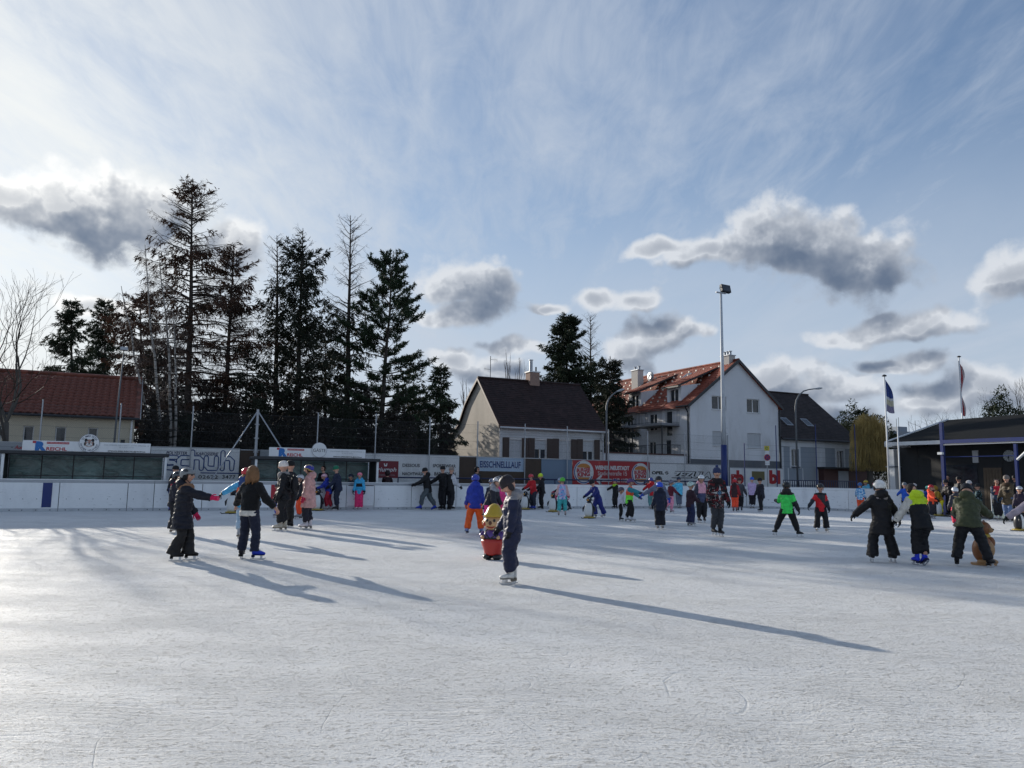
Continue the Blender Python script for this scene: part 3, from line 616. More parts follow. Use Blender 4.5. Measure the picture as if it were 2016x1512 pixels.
def roof_mat(name, col, row, colw, var=.3, rough=.68):
    """tile colour that changes tile by tile"""
    mt = bpy.data.materials.new(name); mt.use_nodes = True; T = NT(mt.node_tree); b = T.n['Principled BSDF']
    co = T.new('ShaderNodeTexCoord').outputs['Object']
    n = T.vor(T.v('MULTIPLY', co, (1 / colw, 1 / row, 1 / row)), 1.0, 'F1', .6, 'Color'); r = T.sep(n)[0]
    f = T.m('MULTIPLY', T.lin(r, 0, 1, 1 - var, 1 + var), T.lin(T.noise(co, .8, 5, .6), .3, .7, .75, 1.25))
    T.l.new(T.v('SCALE', col, scale=f), b.inputs['Base Color']); b.inputs['Roughness'].default_value = rough; b.inputs['Specular IOR Level'].default_value = .28
    T.l.new(T.bump(T.noise(co, 30, 4, .6), .3, .01), b.inputs['Normal']); return mt
M_tred = roof_mat('red_roof_tile', (.27, .070, .042), .33, .3); M_pant = roof_mat('weathered_pantile', (.17, .056, .038), .33, .3, .4, .5); M_tdark = roof_mat('dark_roof_tile', (.030, .016, .015), .3, .25); M_tgrey = roof_mat('black_brown_tile', (.028, .020, .019), .3, .25)
def wall_holes(mb, x0, x1, z0, z1, holes, y, depth=.14, mi=0, axis='x', sgn=1):
    """wall sheet with rectangular openings and their reveals; axis x: faces -y, axis y: faces -x (or +x with sgn -1)"""
    X = sorted({x0, x1, *[h[0] for h in holes], *[h[1] for h in holes]}); Z = sorted({z0, z1, *[h[2] for h in holes], *[h[3] for h in holes]})
    P = (lambda u, d, z: (u, y + d, z)) if axis == 'x' else (lambda u, d, z: (y + d * sgn, u, z))
    for i in range(len(X) - 1):
        for j in range(len(Z) - 1):
            cx, cz = (X[i] + X[i + 1]) / 2, (Z[j] + Z[j + 1]) / 2
            if any(h[0] < cx < h[1] and h[2] < cz < h[3] for h in holes): continue
            mb.quad(P(X[i], 0, Z[j]), P(X[i + 1], 0, Z[j]), P(X[i + 1], 0, Z[j + 1]), P(X[i], 0, Z[j + 1]), mi)
    for a, b_, c, d in holes:
        for p, q in (((a, c), (b_, c)), ((b_, c), (b_, d)), ((b_, d), (a, d)), ((a, d), (a, c))):
            mb.quad(P(p[0], 0, p[1]), P(q[0], 0, q[1]), P(q[0], depth, q[1]), P(p[0], depth, p[1]), mi)
def window(parent, x0, x1, z0, z1, y, sash=2, roll=0., axis='x', sgn=1, glass=None, frame=None, sill=True, fw=.06, curtain=False):
    """window set into an opening whose back plane is y; roll = closed share of the roller shutter"""
    bx = (lambda mb, a, b_, c, d, e, f: mb.box(a, b_, c, d, e, f)) if axis == 'x' else (lambda mb, a, b_, c, d, e, f: mb.box(min(y + (c - y) * sgn, y + (d - y) * sgn), max(y + (c - y) * sgn, y + (d - y) * sgn), a, b_, e, f))
    fr = frame or M_frame; q = MB(); zt = z1 - (z1 - z0) * roll
    bx(q, x0 + .002, x0 + fw, y - .05, y + .03, z0 + .002, z1 - .002); bx(q, x1 - fw, x1 - .002, y - .05, y + .03, z0 + .002, z1 - .002)
    bx(q, x0 + fw, x1 - fw, y - .048, y + .03, z0 + .003, z0 + fw); bx(q, x0 + fw, x1 - fw, y - .048, y + .03, z1 - fw, z1 - .003)
    for k in range(1, sash): xm = x0 + (x1 - x0) * k / sash; bx(q, xm - fw * .6, xm + fw * .6, y - .046, y + .03, z0 + fw, z1 - fw)
    wn = q.out('window', fr, parent)
    for k in range(sash):
        xa, xb = x0 + (x1 - x0) * k / sash + fw, x0 + (x1 - x0) * (k + 1) / sash - fw
        g_ = MB(); bx(g_, xa, xb, y + .0, y + .008, z0 + fw, z1 - fw); g_.out('pane', glass or M_wglass, wn)
    if curtain: g_ = MB(); bx(g_, x0 + fw, x1 - fw, y + .10, y + .11, z0, z1); g_.out('curtain', M_curtain, wn)
    if roll:
        n = max(2, int((z1 - zt) / .055))
        for k in range(n):
            g_ = MB(); bx(g_, x0 + .03, x1 - .03, y - .07, y - .054, zt + (z1 - zt) * k / n + .002, zt + (z1 - zt) * (k + 1) / n - .002); g_.out('shutter_slat', M_roll, wn)
    if sill: g_ = MB(); bx(g_, x0 - .05, x1 + .05, y - .20, y - .052, z0 - .04, z0 - .001); g_.out('sill', fr, wn)
    return wn
def tile_mesh(name, w, l, t, mat, pan=0., segs=1):
    """one roof tile, w wide along x, l long up the slope (y), lying flat, its lower end lifted"""
    v = []; f = []
    for yy, lift in ((0, t), (l, 0)):
        for k in range(segs + 1):
            u = k / segs; z = pan * (.5 - .5 * math.cos(2 * math.pi * u)) if segs > 1 else 0; v.append((u * w, yy, lift + z + .002))
    n = segs + 1
    for k in range(n): v.append((v[k][0], 0, v[k][2] - t))
    for k in range(segs): f.append((k, k + 1, n + k + 1, n + k)); f.append((2 * n + k, 2 * n + k + 1, k + 1, k))
    me = bpy.data.meshes.new(name); me.from_pydata(v, [], f); me.materials.append(mat)
    if segs > 1: me.polygons.foreach_set('use_smooth', np.ones(len(f), dtype=bool))
    me.update(); return me
def tiled(parent, org, ex, ey, wid, slope, tw, tl, mat, pan=0., segs=1, single=0, name='roof_tile', t=.02, skip=None):
    """covers a slope with tiles: org = lower left corner, ex along the eave, ey up the slope (unit vectors); the first `single` tiles in view are objects, the rest one mesh"""
    ex, ey = Vector(ex).normalized(), Vector(ey).normalized(); ez = ex.cross(ey); me = tile_mesh(name, tw * .985, tl * 1.12, t, mat, pan, segs)
    nx, ny = int(wid / tw), int(slope / tl); R = Matrix((ex, ey, ez)).transposed(); cnt = 0; V = []; Fc = []
    tv = [v.co.copy() for v in me.vertices]; tf = [tuple(p.vertices) for p in me.polygons]
    cells = [(i, j) for j in range(ny) for i in range(nx) if not (skip and skip((i + .5) * tw, (j + .5) * tl))]
    if single: cells.sort(key=lambda c: -c[0] + .15 * c[1])
    for i, j in cells:
        p = Vector(org) + ex * (i * tw) + ey * (j * tl) + ez * random.uniform(.0, .006)
        if cnt < single:
            o = bpy.data.objects.new(name, me); link(o, parent); o.matrix_local = Matrix.Translation(p) @ (R.to_4x4() @ Matrix.Rotation(random.gauss(0, .008), 4, 'Z'))
        else:
            b0 = len(V); V += [R @ q + p for q in tv]; Fc += [tuple(k + b0 for k in f) for f in tf]
        cnt += 1
    if V: o = mesh(name + ('s' if not single else 's_beyond'), V, Fc, mat, parent, smooth=segs > 1); o['kind'] = 'stuff'
# ---------------------------------------------------------------- yellow house on the left
b0 = 8.; aR = onb(264, 845, b0)[0]; aLft = aR - 16.; ze = onb(271, 820, b0)[1] + .02; yr = 3.9; zr = onb(275, 748, b0 + yr)[1]
yh = rempty('yellow_house', 'low cream yellow house with a red pantile roof behind the hoardings', 'house', aLft, b0); w = aR - aLft
hol = []
for xa, xb, ya, yb in ((46.5, 65, 838, 869), (109.5, 128.5, 840, 871), (173.5, 191, 841.5, 872), (-17, 2, 836, 867), (-80, -61, 834, 865)):
    x0, z1 = onb(xa, ya, b0); x1, z0 = onb(xb, yb, b0); hol.append((x0 - aLft, x1 - aLft, z0 - .15, z1))
mb = MB(); wall_holes(mb, 0, w, 0, ze, hol, 0); mb.quad((w, 0, 0), (w, 8, 0), (w, 8, ze), (w, 0, ze)); mb.add([(w, 0, ze), (w, 8, ze), (w, yr, zr - .1)], [(0, 1, 2)]); mb.quad((0, 8, 0), (0, 0, 0), (0, 0, ze), (0, 8, ze)); mb.quad((w, 8, 0), (0, 8, 0), (0, 8, ze), (w, 8, ze)); mb.out('wall', M_cream, yh)
for h in hol: window(yh, *h, .14, 1, fw=.05)
ov = .28; sl = math.hypot(yr + ov, zr - ze + .1)
ey = Vector((0, yr + ov, zr - ze + .1)).normalized(); org = Vector((-.2, -ov, ze - .1))
mb = MB(); mb.prismx([(-ov, ze - .10), (yr, zr), (8 + ov, ze - .1), (8 + ov, ze - .18), (yr, zr - .09), (-ov, ze - .18)], -.2, w + .22); rf = mb.out('roof', M_pant, yh)
tiled(yh, org + Vector((0, 0, .01)), (1, 0, 0), ey, w + .4, sl, .30, .345, M_pant, .06, 5, single=300, name='pantile', t=.03)
MB().tube([(-.2, yr, zr + .05), (w + .22, yr, zr + .05)], .11, 8).out('ridge', M_pant, yh)
MB().tube([(-.2, -ov - .06, ze - .16), (w + .2, -ov - .06, ze - .16)], .06, 8).out('gutter', M_pipe, yh); MB().tube([(w - .12, -.08, ze - .18), (w - .12, -.08, 0)], .05, 8).out('downpipe', M_white, yh)
MB().box(w + .225, w + .26, -ov, yr, 0, .01)
mb = MB(); mb.prismx([(-ov, ze - .18), (yr, zr - .08), (yr, zr + .06), (-ov, ze - .02)], w + .222, w + .26); mb.out('verge_board', M_alu, yh)
# ---------------------------------------------------------------- middle house with the steep dark roof
b0 = 12.; aL, ze = onb(984, 832, b0); aRr = onb(1187.5, 840, b0)[0]; w = aRr - aL
mh = rempty('white_house', 'white house with steep dark roof, sandy gable and brown window shutters', 'house', aL, b0)
prof = [(ona(x, y, aL)[0] - b0, ona(x, y, aL)[1]) for x, y in ((944.5, 744), (931.5, 769), (920, 793), (907, 833), (895, 850), (882, 860), (867.6, 868))]
prof = [(-.30, ze - .22)] + prof
hol = []; WX = []
for xa, xb in ((1003, 1026), (1053, 1075.6), (1100.7, 1123), (1147.7, 1168.8)):
    x0, z1 = onb(xa, 865 + (xa - 1003) * .022, b0); x1, _ = onb(xb, 900, b0); hol.append((x0 - aL, x1 - aL, z1 - 1.55, z1)); 
mb = MB(); wall_holes(mb, 0, w, 0, ze - .02, hol, 0, mi=0); mb.out('facade', M_brickw, mh)
mb = MB(); gp = [(0, 0)] + [(max(y, 0), z - .06 if i else z) for i, (y, z) in enumerate(prof)] + [(prof[-1][0], 0)]
for x in (0.0, w): mb.add([(x, y, z) for y, z in gp], [tuple(range(len(gp) - 1, -1, -1)) if x == 0 else tuple(range(len(gp)))])
mb.out('gable_wall', M_gable, mh)
for k, h in enumerate(hol): window(mh, *h, .14, 2, roll=(.97, .40, .97, .46)[k], fw=.055)
for h in hol:
    for x0, x1 in ((h[0] - .50, h[0] - .03), (h[1] + .03, h[1] + .47)):
        q = MB().box(x0, x1, -.06, -.012, h[2] - .02, h[3] + .12).out('shutter', M_shut, mh)
        for j in range(12): z = h[2] + .05 + j * (h[3] - h[2]) / 12; MB().box(x0 + .05, x1 - .05, -.072, -.062, z, z + .06).out('slat', M_shut, q)
for k in range(5): z = ze - .14 - .16 * k; MB().box(-.06 + .012 * k, w + .06 - .012 * k, -.13 + .022 * k, -.003, z - .152, z).out('cornice_step', M_trim, mh)
# roof: courses of flat tiles on the front slope, slab behind
mb = MB(); th = .10
up = [(y, z) for y, z in prof]; lowp = [(y + .02, z - th) for y, z in prof]
mb.prismx(up + lowp[::-1], -.16, w + .16); mb.out('roof', M_tdark, mh)
e0 = Vector((0, prof[1][0] - prof[0][0], prof[1][1] - prof[0][1])); tiled(mh, (-.16, prof[0][0], prof[0][1] + .005), (1, 0, 0), e0, w + .32, e0.length, .25, .21, M_tdark, t=.016)
mb = MB()
for i in range(len(prof) - 1): (ya, za), (yb, zb) = prof[i], prof[i + 1]; mb.add([(x, y, z) for x in (-.20, -.163) for y, z in ((ya, za - .16), (yb, zb - .16), (yb, zb + .03), (ya, za + .03))], [(3, 2, 1, 0), (4, 5, 6, 7), (0, 1, 5, 4), (2, 3, 7, 6), (1, 2, 6, 5), (3, 0, 4, 7)])
mb.out('verge_board', M_fascia, mh)
MB().box(-.16, w + .16, prof[0][0] - .05, prof[0][0] - .004, prof[0][1] - .16, prof[0][1] + .03).out('eaves_board', M_fascia, mh)
MB().tube([(-.16, prof[1][0], prof[1][1] + .03), (w + .16, prof[1][0], prof[1][1] + .03)], .09, 8).out('ridge', M_tdark, mh)
MB().tube([(-.16, prof[0][0] - .11, prof[0][1] - .1), (w + .16, prof[0][0] - .11, prof[0][1] - .13)], .06, 8).out('gutter', M_trim, mh)
MB().tube([(w - .3, prof[0][0] - .1, prof[0][1] - .16), (w - .3, -.2, prof[0][1] - .5), (w - .06, -.1, prof[0][1] - .8), (w - .06, -.1, 0)], .045, 8).out('downpipe', M_trim, mh)
M_brick = pmat('chimney_brick', (.30, .20, .16), .9, var=.3, nscale=9)
x0, z0 = onb(1039, 752, b0 + prof[1][0]); x1, z1 = onb(1058, 735, b0 + prof[1][0]); x0 -= aL; x1 -= aL; yy = prof[1][0]
ch = MB().box(x0, x1, yy - .35, yy + .35, z0 - .8, z1).out('chimney', M_brick, mh); MB().box(x0 - .06, x1 + .06, yy - .4, yy + .4, z1 + .002, z1 + .08).out('chimney_cap', M_white, ch)
zf = onb(1045, 711, b0 + yy)[1]; MB().tube([(x0 + .25, yy, z1 + .08), (x0 + .25, yy, zf)], .12, 10).out('flue', M_alu, ch); MB().tube([(x0 + .25, yy, zf + .05), (x0 + .25, yy, zf + .1)], .16, 10).out('flue_hat', M_alu, ch); MB().tube([(x1 - .12, yy, z1 + .08), (x1 - .12, yy, z1 + .45)], .06, 8).out('flue', M_dark, ch)
xa, zt = onb(966, 701, b0 + yy); xa -= aL
at = MB().tube([(xa, yy, prof[1][1]), (xa, yy, zt)], .022, 6).out('antenna', M_dark, mh)
for z, l, ang in ((zt - .25, .55, .1), (zt - .95, .5, 2.7), (zt - .3, .2, 1.6)):
    MB().tube([(xa, yy, z), (xa + l * math.cos(ang), yy + .1, z + .03)], .012, 5).out('antenna_arm', M_dark, at)
    for k in range(4): x = xa + l * math.cos(ang) * (.35 + .2 * k); MB().tube([(x, yy, z - .14), (x, yy + .05, z + .16)], .007, 4).out('antenna_rod', M_dark, at)
MB().box(w - .22, w - .10, -.02, -.004, 3.35, 3.46).out('house_number', M_dark, mh)
# ---------------------------------------------------------------- tall house with the red tiled roof
b0 = 14.; aL = onb(1358.5, 800, b0)[0]; aRr = onb(1531.5, 800, b0)[0]; w = aRr - aL; ap, zap = onb(1451, 710, b0); ap -= aL; zeL = onb(1357, 793, b0)[1]; zeR = onb(1535, 799, b0)[1]; ze = (zeL + zeR) / 2; LEN = 17.
th_ = rempty('tall_house', 'tall pale house with red tiled roof, street gable and balconies', 'house', aL, b0)
hol = []
for xa, xb, ya, yb in ((1401, 1430, 778.7, 807.5), (1470, 1496, 784.8, 813.8), (1402.4, 1430.5, 848.5, 878), (1471, 1498, 852.3, 882)):
    x0, z1 = onb(xa, ya, b0); x1, z0 = onb(xb, yb, b0); hol.append((x0 - aL, x1 - aL, z0, z1))
zpl = onb(1450, 906, b0)[1]
zc1 = max(h[3] for h in hol) + .15; i0 = (zc1 - zeL) / ((zap - zeL) / ap) + .12; i1 = w - ((zc1 - zeR) / ((zap - zeR) / (w - ap)) + .12)
zc0 = min(h[2] for h in hol[:2]) - .2
mb = MB(); wall_holes(mb, 0, w, zpl, zc0, hol[2:], 0); wall_holes(mb, i0, i1, zc0, zc1, hol[:2], 0)
mb.add([(0, 0, zc0), (i0, 0, zc0), (i0, 0, zc1), (0, 0, zeL - .05)], [(0, 1, 2, 3)]); mb.add([(i1, 0, zc0), (w, 0, zc0), (w, 0, zeR - .05), (i1, 0, zc1)], [(0, 1, 2, 3)]); mb.add([(i0, 0, zc1), (i1, 0, zc1), (ap, 0, zap - .08)], [(0, 1, 2)])
shol = [(2.2, 3.1, 4.95, 7.0), (4.2, 5.3, 5.5, 6.9), (7.6, 8.6, 5.0, 7.0), (2.4, 3.2, 2.6, 4.7), (4.4, 5.4, 3.3, 4.6), (7.8, 8.9, 3.4, 4.6)]
wall_holes(mb, 0, LEN, 0, zeL - .05, shol, 0, axis='y'); mb.quad((w, 0, 0), (w, LEN, 0), (w, LEN, zeR), (w, 0, zeR)); mb.out('wall', M_wwall, th_)
MB().box(-.03, w + .03, -.03, -.002, 0, zpl).out('plinth', M_plinth, th_)
for k, h in enumerate(hol):
    if k < 2: window(th_, *h, .14, 2, curtain=False)
    else: window(th_, *h, .14, 2, roll=1.0)
for h in shol: window(th_, *h, .14, 2 if h[1] - h[0] > .95 else 1, axis='y', sill=False)
# roof slopes
ovx = .35
def slope(p, q, x_thick, name, mat):      # slab from eave p=(x,z) to ridge q=(x,z) along y
    (xa, za), (xb, zb) = p, q; mb = MB(); mb.prism([(xa, za), (xb, zb), (xb, zb - .12), (xa, za - .12)], -.22, LEN); return mb.out(name, mat, th_)
gl = (zap - zeL) / ap; pL = (-ovx, zeL - gl * ovx + .04); gr = (zap - zeR) / (w - ap); pR = (w + ovx, zeR - gr * ovx + .04)
slope(pL, (ap, zap + .04), .12, 'roof', M_tred); slope(pR, (ap, zap + .04), .12, 'roof', M_tred)
eyv = Vector((ap - pL[0], 0, zap + .04 - pL[1])); S = eyv.length
DB = [(1.5, 3.3, .48), (6.9, 8.7, .44)]         # dormers: from y, to y, share of the slope they cover
def in_dormer(u, s): 
    y = LEN - u
    return any(a < y < b_ and s / S < f for a, b_, f in DB)
tiled(th_, (pL[0], LEN, pL[1] + .012), (0, -1, 0), eyv, LEN + .22, S, .30, .33, M_tred, .03, 3, t=.025, skip=in_dormer)
sg = MB()
for j in range(3, int(S / .33), 2):
    for i in range(0, int(LEN / .95)):
        y = LEN - (i + (.5 if j % 4 == 1 else 0)) * .95; s_ = (j + .2) * .33
        if in_dormer(LEN - y, s_): continue
        p = Vector((pL[0], y, pL[1])) + eyv.normalized() * s_; sg.box(p.x - .07, p.x + .02, p.y - .07, p.y + .07, p.z + .04, p.z + .17)
o = sg.out('snow_guards', pmat('snow_guard', (.75, .70, .62), .35, metal=.2), th_); o['kind'] = 'stuff'
mb = MB(); mb.prism([(pL[0] - .02, pL[1] - .2), (ap, zap - .16), (w + ovx + .02, pR[1] - .2), (w + ovx + .02, pR[1] + .06), (ap, zap + .12), (pL[0] - .02, pL[1] + .06)], -.27, -.222); mb.out('verge_board', M_pipe, th_)
MB().tube([(ap, -.22, zap + .08), (ap, LEN, zap + .08)], .10, 8).out('ridge', M_tred, th_)
for x, z in ((pL[0] - .07, pL[1] - .02), (pR[0] + .07, pR[1] - .02)): MB().tube([(x, -.2, z), (x, LEN if x > 1 else 1.2, z)], .07, 8).out('gutter', M_pipe, th_)
MB().tube([(pL[0] - .05, .1, pL[1] - .08), (-.09, .16, pL[1] - .5), (-.09, .16, 0)], .06, 8).out('downpipe', M_pipe, th_); MB().tube([(w + .12, -.1, pR[1] - .1), (w + .06, -.1, pR[1] - .5), (w + .06, -.1, 0)], .065, 8).out('downpipe', M_pipe, th_)
# dormers
for (ya, yb, f) in DB:
    zf = pL[1] + eyv.z * .10; ztop = pL[1] + eyv.z * f; x_top = pL[0] + eyv.x * f; xf = .35; zt = zf + 1.35
    mb = MB(); wall_holes(mb, ya, yb, zf - .3, zt, [(ya + .35, yb - .35, zf - .05, zt - .25)], xf, axis='y')
    for y in (ya, yb): mb.add([(xf, y, zf - .3), (xf, y, zt), (x_top + .5, y, zt + .35), (x_top + .5, y, zf)], [(0, 1, 2, 3)])
    dm = mb.out('dormer', M_wwall, th_)
    mb = MB(); k = .22; L_ = (zap - .25 - zt) ; mb.prism([(xf - .45, zt - .02), (ap - .4, zap - .28), (ap - .4, zap - .36), (xf - .45, zt - .13)], ya - .2, yb + .2); mb.out('dormer_roof', M_pipe, dm)
    tiled(dm, (xf - .45, yb + .2, zt + .0), (0, -1, 0), (ap - .4 - xf + .45, 0, zap - .28 - zt + .02), yb - ya + .4, math.hypot(ap - xf, zap - .28 - zt), .30, .33, M_tred, .03, 3, t=.025)
    g_ = MB(); g_.box(xf + .12, xf + .13, ya + .38, yb - .38, zf - .05, zt - .27); g_.out('pane', M_wglass, dm)
    for y in np.linspace(ya + .35, yb - .35, 3): MB().box(xf + .06, xf + .12, y - .04, y + .04, zf - .05, zt - .25).out('dormer_frame', M_frame, dm)
for ya, s0, s1 in ((3.5, .70, .84), (4.5, .70, .84), (10.2, .45, .6)):
    n_ = Vector((-eyv.z, 0, eyv.x)).normalized(); e = eyv.normalized(); p0 = Vector((pL[0], ya, pL[1])) + e * S * s0 + n_ * .09; p1 = p0 + e * S * (s1 - s0)
    mb = MB(); mb.add([p0, p0 + Vector((0, .75, 0)), p1 + Vector((0, .75, 0)), p1] + [q - n_ * .08 for q in (p0, p0 + Vector((0, .75, 0)), p1 + Vector((0, .75, 0)), p1)], [(3, 2, 1, 0), (4, 5, 6, 7), (0, 1, 5, 4), (1, 2, 6, 5), (2, 3, 7, 6), (3, 0, 4, 7)]); sk = mb.out('skylight', M_alu, th_)
    i0, i1 = p0 + e * .08 + n_ * .004, p1 - e * .08 + n_ * .004; mesh('pane', [i0 + Vector((0, .08, 0)), i0 + Vector((0, .67, 0)), i1 + Vector((0, .67, 0)), i1 + Vector((0, .08, 0))], [(3, 2, 1, 0)], M_wglass, sk)
# chimneys
M_chim = plaster('chimney_plaster', (.52, .50, .47))
for yc, dx, hgt, n in ((.9, -.15, .45, 3), (11.6, -1.5, 1.5, 2)):
    xc = ap + dx; zb = zap - .4 + dx * gl * .8; zt = zap + hgt
    if n == 2: zt = zb + 1.75
    c = MB().box(xc - .32, xc + .32, yc - .5, yc + .5, zb - .6, zt).out('chimney', M_chim, th_); MB().box(xc - .38, xc + .38, yc - .56, yc + .56, zt + .002, zt + .07).out('chimney_cap', M_alu, c)
    for k in range(n): y = yc - .32 + .64 * k / max(n - 1, 1); MB().tube([(xc, y, zt + .07), (xc, y, zt + .36)], .09, 8).out('flue', M_alu, c); MB().tube([(xc, y, zt + .38), (xc, y, zt + .41)], .15, 8).out('flue_hat', M_alu, c)
# satellite dish
xc, yc, zc = pL[0] + eyv.x * .62, 8.9, pL[1] + eyv.z * .62 + 1.0
q = MB(); q.tube([(xc, yc, zc - 1.1), (xc, yc, zc + .1)], .03, 6); sd = q.out('satellite_mast', M_alu, th_)
v = [(xc - .1, yc, zc)]; f = []; n = 20
for r_, dxx in ((.22, -.08), (.42, -.02), (.48, .03)):
    v += [(xc + dxx - .05 - .25 * 0, yc + r_ * math.cos(2 * math.pi * k / n), zc + r_ * math.sin(2 * math.pi * k / n)) for k in range(n)]
for k in range(n): f.append((0, 1 + k, 1 + (k + 1) % n)); [f.append((1 + j * n + k, 1 + (j + 1) * n + k, 1 + (j + 1) * n + (k + 1) % n, 1 + j * n + (k + 1) % n)) for j in range(2)]
mesh('satellite_dish', v, f, M_alu, sd)
# balconies on the side towards the white house
def balcony(x0, x1, y0, y1, z, posts, hgt=1.05):
    s = MB().bbox(x0, x1, y0, y1, z - .2, z, .01).out('balcony', pmat('balcony_slab', (.24, .25, .27), .7), th_)
    MB().box(x0 - .03, x1, y0 - .03, y1 + .03, z - .23, z - .202).out('balcony_edge', M_pipe, s)
    for (xa, ya, xb, yb) in ((x0 + .03, y0 + .03, x0 + .03, y1 - .03), (x0 + .03, y0 + .03, x1, y0 + .03), (x0 + .03, y1 - .03, x1, y1 - .03)):
        MB().tube([(xa, ya, z + hgt), (xb, yb, z + hgt)], .025, 6).out('hand_rail', M_pipe, s); MB().tube([(xa, ya, z + .08), (xb, yb, z + .08)], .015, 6).out('hand_rail', M_pipe, s)
        n = max(3, int(math.hypot(xb - xa, yb - ya) / .14))
        q = MB(); [q.tube([(xa + (xb - xa) * k / n, ya + (yb - ya) * k / n, z), (xa + (xb - xa) * k / n, ya + (yb - ya) * k / n, z + hgt)], .010, 4) for k in range(n + 1)]; o = q.out('balusters', M_pipe, s); o['kind'] = 'stuff'
    for (xa, ya) in posts: MB().tube([(xa, ya, 0), (xa, ya, z - .2)], .06, 8).out('balcony_post', M_pipe, s)
balcony(-1.75, -.005, 1.3, 5.6, onb(1325, 833, 15.3)[1], [(-1.6, 1.45), (-1.6, 5.4)]); balcony(-1.5, -.005, 6.6, 10.2, onb(1325, 833, 15.3)[1] + .1, [(-1.4, 6.8)]); balcony(-1.75, -.005, 1.2, 5.8, 3.15, [])
MB().box(-1.8, -1.2, .4, 1.1, 2.3, 3.05).out('terrace_wall', M_plinth, th_)
wl = rempty('garden_wall', 'low rendered wall with brown coping between the two houses', 'wall', onb(1189, 895, 13.)[0], 13.)
x1 = onb(1350, 905, 13.)[0] - onb(1189, 895, 13.)[0]; zt = onb(1250, 894, 13.)[1]
MB().box(0, x1, 0, .25, 0, zt).out('wall', M_wwall, wl); MB().box(-.03, x1 + .03, -.05, .30, zt + .002, zt + .1).out('coping', M_fascia, wl)
# ---------------------------------------------------------------- low grey house beside it
b0 = 14.05; aL = onb(1534, 858, b0)[0]; aRr = onb(1684, 868, b0)[0]; w = aRr - aL; ze = (onb(1560, 861, b0)[1] + onb(1684, 868, b0)[1]) / 2
gh = rempty('grey_house', 'low grey house with black brown roof, two skylights and white window surrounds', 'house', aL, b0)
yr, zr = ona(1590, 778, aRr + .2); yr -= b0
hol = []
for xa, xb, ya, yb in ((1557.5, 1573, 884, 918.5), (1646.5, 1661, 887.5, 921)):
    x0, z1 = onb(xa, ya, b0); x1, z0 = onb(xb, yb, b0); hol.append((x0 - aL, x1 - aL, z0, z1))
mb = MB(); wall_holes(mb, 0, w, 0, ze, hol, 0); mb.add([(w, 0, 0), (w, yr * 2, 0), (w, yr * 2, ze), (w, yr, zr - .1), (w, 0, ze)], [(0, 1, 2, 3, 4)]); mb.out('wall', M_greyw, gh)
M_dfr = pmat('navy_window_frame', (.03, .035, .06), .5)
for h in hol:
    window(gh, *h, .14, 2, fw=.05, frame=M_frame)
    for x0, x1, z0, z1 in ((h[0] - .2, h[0] - .003, h[2] - .15, h[3] + .25), (h[1] + .003, h[1] + .2, h[2] - .15, h[3] + .25), (h[0], h[1], h[3] + .003, h[3] + .25)): MB().box(x0, x1, -.03, -.002, z0, z1).out('surround', M_trim, gh)
    MB().box(h[0] - .05, h[1] + .05, -.12, -.032, h[2] - .09, h[2] - .01).out('window_ledge', M_dfr, gh)
    for x0, x1 in ((h[0] - .45, h[0] - .35), (h[1] + .35, h[1] + .45)): MB().box(x0, x1, -.02, -.002, 1.0, h[2] - .15).out('pilaster', M_trim, gh)
x0, z1 = onb(1606, 882, b0); x1, z0 = onb(1625, 925, b0); MB().box(x0 - aL, x1 - aL, -.035, -.002, 1.2, z1).out('blind_window', M_trim, gh)
for x0, x1, z0, z1 in ((0.02, w, ze - .75, ze - .4), (0.02, w, 1.25, 1.55), (w - .45, w + .02, 1.6, ze - .8), (.02, .4, 1.6, ze - .8), (0.0, w + .03, ze - .38, ze - .1)): MB().box(x0, x1, -.04, -.003, z0, z1).out('trim_band', M_trim, gh)
sl = Vector((0, yr + .35, zr - ze + .12)); p0 = Vector((-.02, -.35, ze - .12))
mb = MB(); mb.prismx([(-.35, ze - .12), (yr, zr), (2 * yr + .3, ze - .12), (2 * yr + .3, ze - .22), (yr, zr - .11), (-.35, ze - .22)], -.02, w + .25); mb.out('roof', M_tgrey, gh)
tiled(gh, p0 + Vector((0, 0, .008)), (1, 0, 0), sl, w + .27, sl.length, .26, .24, M_tgrey, t=.018)
MB().tube([(-.02, yr, zr + .03), (w + .25, yr, zr + .03)], .09, 8).out('ridge', M_tgrey, gh); MB().tube([(-.02, -.42, ze - .17), (w + .25, -.42, ze - .17)], .06, 8).out('gutter', M_pipe, gh); MB().tube([(w + .05, -.4, ze - .2), (w + .02, -.1, ze - .5), (w + .02, -.1, 0)], .05, 8).out('downpipe', M_pipe, gh)
n_ = Vector((0, -sl.z, sl.y)).normalized(); e = sl.normalized()
for xp, yp in ((1548, 831), (1588, 833)):
    q = ray(xp, yp); d = np.array(q); pw = R2W(aL, b0, 0); nw = V * float(n_.y) + np.array([0, 0, float(n_.z)]); pt = R2W(aL, b0 - .35, ze - .12); t = ((pt - EYE) @ nw) / (d @ nw); r_ = W2R(EYE + d * t)
    c = Vector((r_[0] - aL, r_[1] - b0, r_[2])) + n_ * .09; A_ = [c + Vector((sx_ * .38, 0, 0)) + e * (sy_ * .55) for sx_, sy_ in ((-1, -1), (1, -1), (1, 1), (-1, 1))]
    mb = MB(); mb.add([p for p in A_] + [p - n_ * .08 for p in A_], [(0, 1, 2, 3), (7, 6, 5, 4), (1, 0, 4, 5), (2, 1, 5, 6), (3, 2, 6, 7), (0, 3, 7, 4)]); sk = mb.out('skylight', M_alu, gh)
    mesh('pane', [c + (p - c) * .82 + n_ * .004 for p in A_], [(0, 1, 2, 3)], M_wglass, sk)
